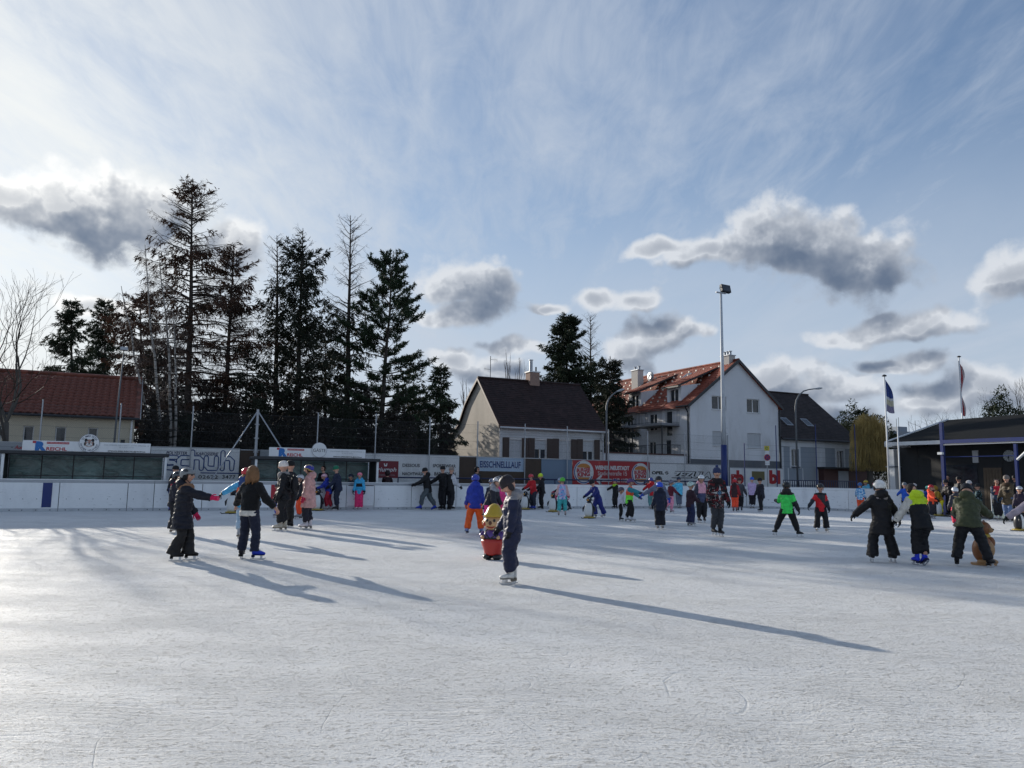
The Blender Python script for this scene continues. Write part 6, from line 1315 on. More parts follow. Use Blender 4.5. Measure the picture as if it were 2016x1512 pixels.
def hand_template():
    """palm at origin pointing to -z, thumb towards -y; length 1"""
    mb = MB(); ring_tube(mb, [((0, 0, .06), (.10, 0, 0), (0, .16, 0)), ((0, 0, -.1), (.13, 0, 0), (0, .20, 0)), ((0, 0, -.35), (.12, 0, 0), (0, .23, 0)), ((0, 0, -.5), (.09, 0, 0), (0, .21, 0))], 10)
    for k, (y, l) in enumerate(((-.165, .40), (-.055, .46), (.055, .43), (.16, .34))): c = .06 + .03 * k; mb.tube([(0, y, -.44), (c * .4, y * 1.1, -.44 - l * .45), (c * 1.6, y * 1.1, -.44 - l * .8), (c * 2.6, y * 1.05, -.44 - l)], [.062, .060, .054, .038], 6)
    mb.tube([(.02, -.15, -.05), (.06, -.30, -.22), (.09, -.34, -.38), (.12, -.33, -.48)], [.075, .068, .06, .04], 6); return mb
HAND = hand_template()
def boot_template(fig):
    """skate boot, toe to -y, sole at z 0, foot length 1"""
    mb = MB(); ring_tube(mb, [((0, .30, .16), (.13, 0, 0), (0, 0, .15)), ((0, .22, .18), (.165, 0, 0), (0, 0, .18)), ((0, 0, .20), (.165, 0, 0), (0, 0, .20)), ((0, -.25, .16), (.175, 0, 0), (0, 0, .155)), ((0, -.50, .12), (.16, 0, 0), (0, 0, .115)), ((0, -.66, .09), (.09, 0, 0), (0, 0, .07))], 12)
    ring_tube(mb, [((0, .10, .05), (.165, 0, 0), (0, .22, 0)), ((0, .12, .40), (.155, 0, 0), (0, .20, 0)), ((0, .12, .70), (.165, 0, 0), (0, .20, 0)), ((0, .10, .86 if fig else .82), (.18, 0, 0), (0, .215, 0))], 12)
    for k in range(4): mb.box(-.09, .09, -.115 - .055 * k if k < 2 else -.10, -.10 - .05 * k if k < 2 else -.085, .42 - .04 * k + .16 * (k > 1) * k, .45 - .04 * k + .16 * (k > 1) * k, 1)
    if fig: mb.box(-.14, .14, .10, .32, -.16, .02, 1); mb.box(-.15, .15, -.62, .10, -.03, .015, 1)
    bl = MB(); z = -.36
    bl.add([(s * .018, y, zz) for s in (-1, 1) for y, zz in ((.42, z + .03), (-.55, z), (-.72, z + .09), (-.70, z + .15), (-.45, z + .10), (.40, z + .10))], [(0, 1, 2, 3, 4, 5), (11, 10, 9, 8, 7, 6)] + [(i, (i + 1) % 6 + 0, 6 + (i + 1) % 6, 6 + i) for i in range(6)])
    for y0, y1 in ((.14, .28), (-.48, -.30)): bl.box(-.045, .045, y0, y1, z + .095, -.03 if not fig else (-.155 if y0 > 0 else -.025))
    return mb, bl
BOOTF, BLADE = boot_template(True); BOOTH, BLADEH = boot_template(False)
def xf(mb, M_):
    return [tuple(M_ @ Vector(q)) for q in mb.v]
def ik(a, b_, l1, l2, pole):
    a, b_ = np.asarray(a, float), np.asarray(b_, float); d = b_ - a; L = min(np.linalg.norm(d), (l1 + l2) * .999); d = d / np.linalg.norm(d); x = (l1 * l1 - l2 * l2 + L * L) / (2 * L); h = math.sqrt(max(l1 * l1 - x * x, 0)); p = pole - d * (pole @ d); return a + d * x + norm(p) * h
PEOPLE = []
def person(label, gx, gy, ytop, yaw, jac=(30, 32, 40), tro=(24, 25, 30), hat=('beanie', (30, 30, 34)), skate=((22, 22, 24), True), glove=None, lean=4, tilt=0, crouch=.02, feet=None, armR=(8, 12, 18, 0), armL=(8, 12, 18, 0), head=(5, 0), hem=.07, puff=1.08, flare=0., zones=None, quilt=0, hood=None, hair=None, H=None, off=0, pn=None, coatlen=None, scarf=None, group='skaters on the ice', skin=None, toe=(0, 0), z0=.012, jmat=None, jk='nylon', twist=0, extra=None, tk=1.16):
    if hood is None and 'helmet' in hat[0] and int(gx) % 3: hood = True
    PEOPLE.append(dict(locals()))
def build_people():
    tmp = []
    for S in PEOPLE:
        p = onice(S['gx'], S['gy'], S['z0']) if S['group'] != OUT else gnd(S['gx'], S['gy'], S['z0']); Ht = S['H'] or (top_z(S['gx'], S['ytop'], p)[0] - S['z0']); Hs = Ht - .085
        if S['hat'][0] == 'none' : Hs = Ht - .07
        S['p'] = p; S['Hs'] = Hs; f_ = np.array([0, -1., 0]); r_ = np.array([1., 0, 0]); up = np.array([0, 0, 1.]); A = lambda d: rad(d)
        k = 1.0; sk = .068 + .035 * Hs * .25; S['sk'] = sk; hip = np.array([0, 0, .485 * Hs * (1 - S['crouch']) + sk])
        ft = S['feet'] or ((-.075, .01, 0), (.075, -.01, 0)); ln, tl = A(S['lean']), A(S['tilt']); tdir = norm(f_ * math.sin(ln) + r_ * math.sin(tl) + up * math.cos(ln) * math.cos(tl)); fwd2 = norm(f_ - tdir * (f_ @ tdir)); tw = A(S['twist']); rs = r_ * math.cos(tw) + f_ * math.sin(tw) * -1
        T = .300 * Hs; sh = hip + tdir * T; ank, knee, hp = [], [], []
        for i, s in enumerate((-1, 1)):
            h_ = hip + r_ * s * .052 * Hs; a_ = np.array([ft[i][0], -ft[i][1], sk + .055 * Hs + ft[i][2]]); dmax = .44 * Hs
            d_ = a_ - h_
            if np.linalg.norm(d_) > dmax: hip[2] -= 0; 
            ank.append(a_); hp.append(h_)
        # lower the hips until both legs reach
        for _ in range(40):
            if all(np.linalg.norm(ank[i] - hp[i]) <= .4262 * Hs for i in (0, 1)): break
            hip[2] -= .01 * Hs; sh[2] -= .01 * Hs; hp[0][2] -= .01 * Hs; hp[1][2] -= .01 * Hs
        knee = [ik(hp[i], ank[i], .2140 * Hs, .2140 * Hs, f_ + r_ * (-1, 1)[i] * .15) for i in (0, 1)]
        sho, elb, wri, fdir = [], [], [], []
        for i, s in enumerate((-1, 1)):
            F0, Ou, Be, Bo = (S['armR'], S['armL'])[i]; q = sh + rs * s * .092 * Hs - tdir * .012 * Hs; F0, Ou, Be, Bo = map(A, (F0, Ou, Be, Bo))
            d1 = np.array([s * math.sin(Ou), -math.sin(F0) * math.cos(Ou), -math.cos(F0) * math.cos(Ou)]); O2 = Ou + Bo; d2 = np.array([s * math.sin(O2), -math.sin(F0 + Be) * math.cos(O2), -math.cos(F0 + Be) * math.cos(O2)])
            sho.append(q); e = q + d1 * .162 * Hs; elb.append(e); wri.append(e + d2 * .135 * Hs); fdir.append(d2)
        nk = sh + tdir * .045 * Hs; hh = .150 + .056 * Hs; S['hh'] = hh; hpch, hyw = map(A, S['head']); hd = norm(tdir * .5 + up * .5); hc = nk + norm(hd + f_ * math.sin(hpch) * .6) * (.030 * Hs + hh * .5); S['hc'] = hc
        S.update(hip=hip, sh=sh, tdir=tdir, fwd2=fwd2, rs=rs, sho=sho, elb=elb, wri=wri, fdir=fdir, ank=ank, knee=knee, hpj=hp, nk=nk)
        pf = S['puff']; W2 = rs; D2 = fwd2
        # jacket volume
        J = MB(); secs = []
        if S['coatlen']:
            for t in (1, .66, .33): secs.append((hip - up * S['coatlen'] * Hs * t + f_ * .01, r_ * (.118 + .016 * t) * Hs * pf, f_ * (.095 + .012 * t) * Hs * pf))
        for t, w_, d_ in ((-S['hem'] / .30 if not S['coatlen'] else -.02, .108, .088), (.15, .104, .084), (.42, .102, .083), (.72, .112, .088), (.92, .092, .078), (1.03, .064, .062), (1.17, .045, .046)): secs.append((hip + tdir * T * t, W2 * w_ * Hs * pf ** (.7 if t > .9 else 1), D2 * d_ * Hs * pf ** (.7 if t > .9 else 1)))
        ring_tube(J, secs, 16)
        for i in (0, 1):
            R_ = [.050 * Hs * pf ** .8, .046 * Hs * pf, .040 * Hs * pf, .036 * Hs * pf]; w2 = wri[i] + fdir[i] * .01; J.tube([sh + tdir * -.01 * Hs + rs * (-1, 1)[i] * .045 * Hs, sho[i], (sho[i] + elb[i]) / 2, elb[i], (elb[i] + w2) / 2, w2], [.052 * Hs, R_[0] * 1.08, R_[1], R_[1] * .97, R_[2], R_[3]], 10)
            bv, bf = ball(*elb[i], R_[1], R_[1], R_[1], 8, 6); J.add(bv, bf); bv, bf = ball(*sho[i], R_[0] * 1.08, R_[0] * 1.05, R_[0] * 1.1, 8, 6); J.add(bv, bf)
        if S['hood']: hb = nk - fwd2 * .055 * Hs + tdir * .012 * Hs; bv, bf = ball(*hb, .090 * Hs, .066 * Hs, .062 * Hs, 12, 8); J.add(bv, bf)
        tmp.append((S, 'jac', J))
        # trousers
        P_ = MB(); ring_tube(P_, [(hip - up * .03 * Hs, r_ * .06 * Hs, f_ * .055 * Hs), (hip - up * .005 * Hs, r_ * .092 * Hs, f_ * .078 * Hs), (hip + tdir * .10 * Hs, W2 * .088 * Hs, D2 * .070 * Hs)], 12)
        for i in (0, 1):
            fl = S['flare']; kn, an = knee[i], ank[i]; lo = an + up * .030 * Hs if not fl else an - up * (.012 + .028 * min(fl, 1.) * Hs)
            tk = S['tk']; P_.tube([hp[i] + up * .02 * Hs, (hp[i] * 2 + kn) / 3, kn, (kn + an) / 2, an * .80 + kn * .20, lo], [.066 * Hs * tk ** .6, .063 * Hs * tk, (.052 + .006 * fl) * Hs * tk, (.049 + .016 * fl) * Hs * tk, (.046 + .028 * fl) * Hs * tk, (.044 + .040 * fl) * Hs * tk], 10); bv, bf = ball(*kn, .051 * Hs * tk, .052 * Hs * tk, .05 * Hs, 8, 6); P_.add(bv, bf)
        tmp.append((S, 'tro', P_))
    # one voxel remesh for every garment, evaluated together
    objs = []
    for S, kind, mb in tmp:
        me = bpy.data.meshes.new('g'); me.from_pydata(mb.v, [], mb.f); o = bpy.data.objects.new('g', me); COL.objects.link(o); px = S['Hs'] * F / S['p'][1]; md = o.modifiers.new('r', 'REMESH'); md.mode = 'VOXEL'; md.voxel_size = .0125 if px > 165 else (.016 if px > 110 else .021); md.use_smooth_shade = True
        sm = o.modifiers.new('s', 'SMOOTH'); sm.factor = .5; sm.iterations = 3; objs.append(o)
    dg = bpy.context.evaluated_depsgraph_get(); out = [bpy.data.meshes.new_from_object(o.evaluated_get(dg), depsgraph=dg) for o in objs]
    for o in objs: m_ = o.data; bpy.data.objects.remove(o); bpy.data.meshes.remove(m_)
    G = {}
    for (S, kind, mb), me in zip(tmp, out): G[(id(S), kind)] = me
    for S in PEOPLE: finish_person(S, G[(id(S), 'jac')], G[(id(S), 'tro')])
def wrinkle(me, amp, sc_, seed, quilt=0, zref=0.):
    n = len(me.vertices); co = np.empty(n * 3, np.float32); me.vertices.foreach_get('co', co); co = co.reshape(-1, 3); no = np.empty(n * 3, np.float32); me.vertices.foreach_get('normal', no); no = no.reshape(-1, 3); nz = mnoise.noise
    d = np.array([nz((c[0] * sc_ + seed, c[1] * sc_, c[2] * sc_ * 1.9)) + .9 * (.35 - abs(nz((c[0] * sc_ * 1.6, c[1] * sc_ * 1.6 + seed, c[2] * sc_ * 3.4)))) for c in co]) * amp
    if quilt: d += -np.abs(np.sin((co[:, 2] - zref) * math.pi / quilt)) ** .5 * .0 + (np.abs(np.sin(co[:, 2] * math.pi / quilt)) ** .6 - .6) * .011
    co = co + no * d[:, None]; me.vertices.foreach_set('co', co.astype(np.float32).ravel()); me.update(); return co
def seg_d(c, a, b_):
    ab = b_ - a; t = np.clip(((c - a) @ ab) / (ab @ ab), 0, 1); return np.linalg.norm(c - (a + t[:, None] * ab), axis=1)
def finish_person(S, mj, mt_):
    Hs, hh = S['Hs'], S['hh']; seed = S['gx'] * .37
    root = empty('person', S['label'], 'person', S['p'], rad(S['yaw']), S['group'])
    asm = lambda c: c if isinstance(c, bpy.types.Material) else fab(c, S['jk'])
    # jacket with its colour zones
    wrinkle(mj, .0105 * Hs, 8.5, seed, S['quilt']); base = S['jmat'] or asm(S['jac']); zn = S['zones'] or {}; mats = [base]; np_ = len(mj.polygons); cen = np.empty(np_ * 3, np.float32); mj.polygons.foreach_get('center', cen); cen = cen.reshape(-1, 3).astype(float); mi = np.zeros(np_, int)
    if zn:
        tt = (cen - S['hip']) @ S['tdir'] / (.30 * Hs); dax = [np.minimum(seg_d(cen, S['sho'][i], S['elb'][i]), seg_d(cen, S['elb'][i], S['wri'][i])) for i in (0, 1)]; axis = seg_d(cen, S['hip'] - np.array([0, 0, .2]), S['sh']); lat = np.abs((cen - S['sh']) @ S['rs']); arm = [(dax[i] < .065 * Hs * S['puff']) & (lat > .085 * Hs) & (((cen - S['sh']) @ S['rs']) * (-1, 1)[i] > 0) for i in (0, 1)]
        anyarm = arm[0] | arm[1]; fr = ((cen - S['hip']) @ S['fwd2']) > 0; el = [((cen - S['elb'][i]) @ S['fdir'][i]) > -.03 * Hs for i in (0, 1)]
        rules = dict(low=~anyarm & (tt < .45), yoke=~anyarm & (tt > .78), yokeall=(tt > .72), mid=~anyarm & (tt < .78) & (tt > .45), arms=anyarm, armR=arm[0], armL=arm[1], forearms=(arm[0] & el[0]) | (arm[1] & el[1]), hem=~anyarm & (tt < .04), front=~anyarm & fr, collar=tt > 1.02, hood=((cen - S['nk']) @ S['fwd2'] < -.03 * Hs) & (np.linalg.norm(cen - S['nk'], axis=1) < .13 * Hs) & (tt > .93), cuffs=(np.linalg.norm(cen - S['wri'][0], axis=1) < .05 * Hs) | (np.linalg.norm(cen - S['wri'][1], axis=1) < .05 * Hs), diag=~anyarm & (((cen - S['hip']) @ S['rs']) * 1.2 + (tt - .5) * .3 * Hs > 0), backlow=~anyarm & ~fr & (tt < .7))
        for kz, cz in zn.items(): mats.append(asm(cz)); mi[rules[kz]] = len(mats) - 1
    mobj('jacket', mj, None, root, True, mats, mi)
    wrinkle(mt_, .0095 * Hs, 9.5, seed + 5); mobj('trousers', mt_, asm(S['tro']) if S['pn'] is None else S['pn'], root, True)
    # body: head, neck, trunk and limbs in one mesh
    B = MB(); hc = Vector(S['hc']); hp, hy = map(rad, S['head']); Mh = Matrix.Translation(hc) @ Matrix.Rotation(hy, 4, 'Z') @ Matrix.Rotation(hp + rad(S['lean'] * .35), 4, 'X') @ Matrix.Scale(hh, 4)
    B.v = xf(HEAD, Mh); B.f = list(HEAD.f); B.mi = list(HEAD.mi)
    B.tube([S['sh'] - S['tdir'] * .04, S['nk'], hc + Vector((0, .04 * hh, -.15 * hh))], [.045 * Hs, .034 * Hs, .036 * Hs], 10)
    ring_tube(B, [(S['hip'], S['rs'] * .06 * Hs, S['fwd2'] * .05 * Hs), (S['hip'] + S['tdir'] * .16 * Hs, S['rs'] * .06 * Hs, S['fwd2'] * .05 * Hs), (S['sh'] - S['tdir'] * .01, S['rs'] * .07 * Hs, S['fwd2'] * .04 * Hs)], 10)
    for i in (0, 1):
        B.tube([S['sho'][i] * .8 + S['sh'] * .2, S['elb'][i], S['wri'][i]], [.03 * Hs, .026 * Hs, .018 * Hs], 8); B.tube([S['hpj'][i], S['knee'][i], S['ank'][i]], [.045 * Hs, .034 * Hs, .024 * Hs], 8)
    hl = .100 * Hs * (1.06 if S['glove'] else 1.); gm_ = []
    for i, s in enumerate((-1, 1)):
        d = Vector(S['fdir'][i]); zx = -d; side = Vector((-s, 0, 0)); xx = (side - zx * side.dot(zx)); xx = xx.normalized() if xx.length > .2 else Vector((0, 0, -1)); yy = zx.cross(xx)
        if yy.y > 0: pass
        M_ = Matrix((xx, yy, zx)).transposed().to_4x4(); M_ = Matrix.Translation(Vector(S['wri'][i]) + d * .005) @ M_ @ Matrix.Scale(hl, 4)
        if S['glove']:
            M_ = M_ @ Matrix.Diagonal((1.45, 1.12, 1.0, 1)); g_ = MB(); g_.v = xf(HAND, M_); g_.f = list(HAND.f); q = Vector(S['wri'][i]); g_.tube([q - d * .03 * Hs, q + d * .025 * Hs], [.037 * Hs, .032 * Hs], 10); g_.out('glove', fab(S['glove'], 'nylon'), root, True)
        else: B.add(xf(HAND, M_), HAND.f)
    B.out('body', None, root, True, [fab(S['skin'], 'skin') if S['skin'] else M_skin, M_lip, M_eye, fab(S['hair'] or (70, 50, 38), 'hair')])
    # hair
    Mhead = Mh
    if S['hair']:
        hb = MB(); v, f = ball(0, .045, .055, .415, .44, .475, 22, 16)
        keep = [q for q in f if not (np.mean([v[k][1] for k in q]) < -.20 and np.mean([v[k][2] for k in q]) < .30) and np.mean([v[k][2] for k in q]) > -.36]
        rr = random.Random(seed); v = [(x * (1 + rr.uniform(-.02, .02)), y, z) for x, y, z in v]; hb.add(v, keep)
        if S['extra'] and 'longhair' in S['extra']:
            for k in range(26):
                a = math.pi * (k / 25) * 1.15 - .24; x0, y0 = .40 * math.cos(a), .05 + .40 * math.sin(a); w_ = .09; hb.tube([(x0 * .8, y0 * .8, .30), (x0, y0, .0), (x0 * 1.10, y0 * 1.05 + .02, -.45), (x0 * 1.12 + rr.uniform(-.06, .06), y0 * 1.0 + .06, -.85 + rr.uniform(-.12, .1))], [.06, w_, w_, .02], 6)
        if S['extra'] and 'ponytail' in S['extra']: hb.tube([(0, .40, -.12), (0, .58, -.25), (.03, .58, -.60), (.05, .50, -.85)], [.08, .13, .11, .03], 8)
        if S['extra'] and 'curly' in S['extra']:
            for k in range(60): a, b2 = rr.uniform(-.5, 3.64), rr.uniform(-.55, .45); bv, bf = ball(.44 * math.cos(a), .05 + .42 * math.sin(a), b2, .10, .10, .10, 6, 5); hb.add(bv, bf)
        hb.v = xf(hb, Mhead); hb.out('hair', fab(S['hair'], 'hair'), root, True)
    # head gear
    kind = S['hat'][0]
    if kind == 'helmet' or kind == 'skihelmet':
        c1 = S['hat'][1]; c2 = S['hat'][2] if len(S['hat']) > 2 else (24, 24, 28); v, f = ball(0, .02, .10, .475, .535, .50, 32, 24); zc = lambda y: .10 if y < -.1 else (.10 - .30 * min(1, (y + .1) / .35)); keep = []; mi = []
        for q in f:
            c = np.mean([v[k] for k in q], 0)
            if c[2] < zc(c[1]): continue
            m_ = 0
            if kind == 'helmet':
                u = abs(c[0]) / .475; 
                if (.10 < u < .24 or .42 < u < .58) and c[2] > .24 and abs(c[1]) < .42: m_ = 1
                if c[2] < zc(c[1]) + .07: m_ = 2
            else:
                if .30 < abs(c[0]) < .44 and c[2] > .3 and abs(c[1]) < .15: m_ = 1
                if c[2] < zc(c[1]) + .05: m_ = 1
            keep.append(q); mi.append(m_)
        hm = MB(); v2 = []
        for x, y, z in v:
            if kind == 'helmet':
                u = abs(x) / .475; g = -.035 if (.10 < u < .24 or .42 < u < .58) and z > .24 and abs(y) < .42 else .0; n_ = Vector((x, y, z)).normalized() * g; x, y, z = x + n_.x, y + n_.y, z + n_.z; y *= 1.06
            v2.append((x, y, z))
        hm.v = v2; hm.f = keep; hm.mi = mi; a = MB(); a.v = v2; inner = [(x * .93, y * .93, .10 + (z - .10) * .93) for x, y, z in v2]; n0 = len(hm.v); hm.v += inner; hm.f += [tuple(k + n0 for k in reversed(q)) for q in keep]; hm.mi += [1] * len(keep)
        if kind == 'helmet': hm.add([(-.33, -.50, .13), (.33, -.50, .13), (.26, -.66, .10), (-.26, -.66, .10), (-.33, -.48, .17), (.33, -.48, .17)], [(0, 1, 2, 3), (3, 2, 5, 4), (0, 3, 4), (1, 5, 2)], 2) if len(S['hat']) > 3 else None
        hm.v = xf(hm, Mhead); c3 = S['hat'][3] if len(S['hat']) > 3 else c2; ho = hm.out('helmet', None, root, True, [fab(c1, 'shell'), fab(c2, 'shell'), fab(c3, 'shell')])
        st = MB()
        for s in (-1, 1): st.tube([(s * .43, .0, .08), (s * .37, -.08, -.28), (s * .05, -.24, -.53)], .022, 5)
        if kind == 'skihelmet':
            for s in (-1, 1): bv, bf = ball(s * .42, .03, -.08, .07, .17, .24, 10, 8); st.add(bv, bf)
        st.v = xf(st, Mhead); so = st.out('chin_strap', fab((22, 22, 24), 'cloth'), ho); so['kind'] = 'stuff'
    elif kind in ('beanie', 'pom', 'cap'):
        bn = MB(); v, f = lathe([(.44, -.02), (.465, .02), (.47, .12), (.45, .17), (.445, .19), (.44, .30), (.40, .44), (.30, .56), (.16, .63), (.02, .645)], 24, 1.12); v = [(x, y + .03, z + (.10 if y < 0 else -.02 * 0) * max(0, .3 - z)) for x, y, z in v]; bn.add(v, f)
        if S['extra'] and 'eartips' in S['extra']:
            for s in (-1, 1): bn.tube([(s * .26, .02, .48), (s * .30, .02, .66)], [.12, .02], 8)
            for s in (-1, 1): bv, bf = ball(s * .40, .06, -.16, .07, .20, .26, 10, 8); bn.add(bv, bf)
        bn.v = xf(bn, Mhead); bo = bn.out('hat', asm(S['hat'][1]), root, True)
        if kind == 'pom': bv, bf = ball(0, .03, .74, .17, .17, .16, 12, 10); b2 = MB(); b2.add([((x) * random.uniform(.9, 1.1), y, z) for x, y, z in bv], bf); b2.v = xf(b2, Mhead); b2.out('pompom', fab(S['hat'][2] if len(S['hat']) > 2 else S['hat'][1], 'fur'), bo, True)
    elif kind == 'hood':
        hd = MB(); v, f = ball(0, .06, .02, .50, .54, .58, 22, 16); keep = [q for q in f if not (np.mean([v[k][1] for k in q]) < -.22 and np.mean([v[k][2] for k in q]) < .36)]; hd.add(v, keep); hd.v = xf(hd, Mhead); hd.out('hood', asm(S['hat'][1]), root, True)
    if S['scarf']:
        c = S['nk'] + S['tdir'] * .012 * Hs; q = MB(); v = []; n = 16
        for t, rr_ in ((-.055, .085), (-.035, .098), (-.012, .094), (.008, .07)): v.append((c + S['tdir'] * t * Hs * 1.4, S['rs'] * rr_ * Hs, S['fwd2'] * rr_ * Hs * .95))
        ring_tube(q, v, 16); q.out('scarf', fab(S['scarf'], 'fur'), root, True)
    # skates
    fl_ = .150 * Hs; col, fig = S['skate']
    sc2 = S['sk'] / .36 * 1.0
    for i in (0, 1):
        ft_ = (S['feet'] or ((-.075, .01, 0), (.075, -.01, 0)))[i]; yw = rad(ft_[3]) if len(ft_) > 3 else 0; pt = rad(ft_[4]) if len(ft_) > 4 else 0
        M_ = Matrix.Translation(Vector((ft_[0], -ft_[1] - .0 * Hs, S['sk'] + ft_[2]))) @ Matrix.Rotation(yw, 4, 'Z') @ Matrix.Rotation(pt, 4, 'X') @ Matrix.Translation(Vector((0, -.12 * fl_, 0))) @ Matrix.Diagonal((fl_ * 1.08, fl_ * 1.0, fl_ * 1.05, 1))
        bt = MB(); tp = BOOTF if fig else BOOTH; bt.v = xf(tp, M_); bt.f = list(tp.f); bt.mi = list(tp.mi); c_ = col[i] if isinstance(col[0], tuple) else col
        so = bt.out('skate', None, root, True, [fab(c_, 'leather'), fab(tuple(int(q * .35) for q in c_) if sum(c_) < 500 else (120, 112, 100), 'leather')])
        Mb = Matrix.Translation(Vector((ft_[0], -ft_[1], S['sk'] + ft_[2]))) @ Matrix.Rotation(yw, 4, 'Z') @ Matrix.Rotation(pt, 4, 'X') @ Matrix.Translation(Vector((0, -.12 * fl_, 0))) @ Matrix.Diagonal((fl_, fl_, sc2, 1))
        bl = MB(); tb = BLADE if fig else BLADEH; bl.v = xf(tb, Mb); bl.f = list(tb.f); bl.out('blade', M_blade, so)
def gyb(x, b): p = place(x, b); return pix(p)[1]
def gya(x, a):
    d = ray(x, 975.); t = ((O + U * a - EYE) @ U) / (d @ U); p = EYE + d * t; p[2] = 0; return pix(p)[1]
K, N_, W_ = (20, 20, 24), (31, 37, 64), (206, 204, 200)
OUT = 'people standing behind the boards'
person('child in a navy snowsuit and dark eared hat standing beside the gnome', 1008, 1150, 940, -82, N_, (29, 34, 60), ('beanie', (46, 40, 44)), (W_, True), (24, 26, 32), lean=3, head=(34, 0), feet=((-.045, -.03, 0), (.045, .02, 0)), armL=(3, 5, 8, 0), armR=(12, 6, 20, 0), hem=.03, puff=1.12, tk=1.40, flare=0, hood=True, zones={'collar': (136, 134, 136)}, extra=('eartips',))
person('girl in a long black quilted coat with fur collar, grey helmet and pink gloves', 353, 1104, 922, 108, (24, 25, 36), (30, 28, 28), ('skihelmet', (128, 130, 130), (58, 58, 60)), ((30, 28, 28), True), (212, 34, 92), armR=(70, 10, 10, 0), armL=(10, 8, 25, 0), feet=((-.06, -.10, 0), (.06, .12, .0)), coatlen=.15, puff=1.12, quilt=.075, scarf=(150, 112, 84), hair=(70, 46, 34), extra=('ponytail',), flare=1.0, head=(0, -15), tk=.95)
person('skater half hidden behind the girl in the quilted coat', 338, 1050, 930, 100, (34, 32, 44), (26, 26, 32), ('skihelmet', (82, 86, 88)), (W_, True), (60, 40, 60), scarf=(196, 70, 90), flare=.7)
person('woman with long brown hair, black jumper and one blue skate', 486, 1101, 918, 162, (15, 15, 17), (31, 35, 54), ('none',), (((28, 56, 178), (42, 38, 46)), True), None, armR=(6, 36, 12, 6), armL=(20, 38, 15, 0), feet=((-.15, .0, 0, -62), (.14, .02, 0, 25)), hair=(126, 92, 62), extra=('longhair',), zones={'hem': (212, 206, 196)}, hem=.045, flare=.22, jk='cloth', puff=1.05, head=(0, 10), tk=.98)
person('child with red helmet, turquoise jacket and pale trousers holding a pink glove', 476, 1060, 922, 172, (54, 150, 196), (158, 180, 198), ('helmet', (196, 46, 56), (120, 24, 34)), ((170, 172, 178), True), (34, 36, 44), armL=(5, 62, 0, 0), armR=(14, 16, 20, 0), zones={'yoke': (38, 66, 120), 'armL': (74, 160, 205), 'mid': (232, 98, 52)}, hair=(150, 120, 80), extra=('ponytail',))
person('person in black jacket, black beanie and blue skates leaning at the boards', 335, 1007, 917, 95, (24, 24, 30), (38, 50, 88), ('beanie', (22, 22, 26)), ((34, 62, 190), True), K, lean=8, armR=(40, 8, 20, 0), puff=1.1)
person('adult in black with white woolly hat, scarf and backpack', 556, 1045, 908, -72, (22, 22, 27), (20, 20, 25), ('beanie', (222, 212, 204)), ((186, 176, 160), True), K, lean=4, armL=(6, 10, 16, 0), scarf=(150, 144, 140), coatlen=.06, puff=1.06, feet=((-.06, -.06, 0), (.06, .06, 0)))
person('adult in dark cap standing behind the backpack', 570, 1038, 907, -50, (30, 29, 34), K, ('beanie', (18, 18, 20)), ((40, 38, 40), True), K, puff=1.05)
person('person in a long pink padded coat with blue and yellow helmet', 606, 1042.5, 915, -84, (204, 156, 150), (28, 28, 42), ('helmet', (50, 52, 140), (222, 196, 62)), ((214, 206, 210), True), (196, 44, 84), lean=3, coatlen=.17, puff=1.16, hood=True, armL=(4, 8, 14, 0), feet=((-.05, -.05, 0), (.05, .05, 0)), hair=(80, 54, 40), jk='nylon')
person('child in neon orange trousers between the backpack and the pink coat', 590, 1022, 936, -60, (30, 30, 36), (255, 84, 40), ('helmet', (196, 196, 200)), ((150, 148, 152), True), K)
person('small child in bright blue trousers behind the backpack', 546, 1019, 955, -50, (52, 54, 66), (32, 54, 180), ('helmet', (60, 60, 70)), ((150, 148, 152), True), K)
person('child in blue jacket and red trousers pushing a penguin', 646, 1003, 932, -82, (38, 54, 150), (166, 30, 52), ('helmet', (212, 172, 182), (150, 60, 90)), ((170, 164, 166), True), K, H=1.56, lean=20, armL=(42, 5, 25, 0), armR=(42, 5, 25, 0), head=(10, 0), feet=((-.06, -.14, 0), (.06, .04, 0)))
person('boy in dark blue with green woolly hat behind the penguin pusher', 664, 1004, 917, -86, (34, 42, 66), (34, 40, 58), ('beanie', (34, 116, 84)), ((46, 46, 50), True), K, lean=8, armL=(22, 8, 25, 0), head=(12, 0))
person('child facing us in light blue jacket, black top and pink trousers', 706, 1003, 931, 4, (66, 168, 212), (228, 52, 112), ('helmet', (226, 70, 108), (232, 196, 204)), ((206, 196, 196), True), (30, 32, 44), zones={'mid': (26, 26, 32)}, flare=.4, puff=1.06)
person('man in black jacket and grey trousers leaning on the boards in blue skates', 841, 1003, 917, -76, (22, 22, 25), (78, 86, 90), ('beanie', (26, 26, 28)), ((38, 62, 172), True), K, lean=10, hood=True, armL=(52, 6, 14, 0), armR=(46, 6, 20, 0), feet=((-.06, -.38, .02, 0, 25), (.06, .30, 0)), head=(10, 0))
person('person in black resting an arm on the boards beside the white sleeve', 872, 1003.5, 917, -35, (20, 20, 24), (24, 24, 30), ('beanie', (28, 26, 28)), ((30, 30, 32), True), K, armR=(30, 40, 15, 0), lean=6)
person('person in black with a white sleeve standing by the boards', 885, 1004.5, 919, 130, (20, 20, 24), (22, 22, 28), ('beanie', (150, 136, 126)), ((30, 30, 32), True), K, zones={'armR': (196, 196, 200)}, armR=(20, 12, 30, 0))
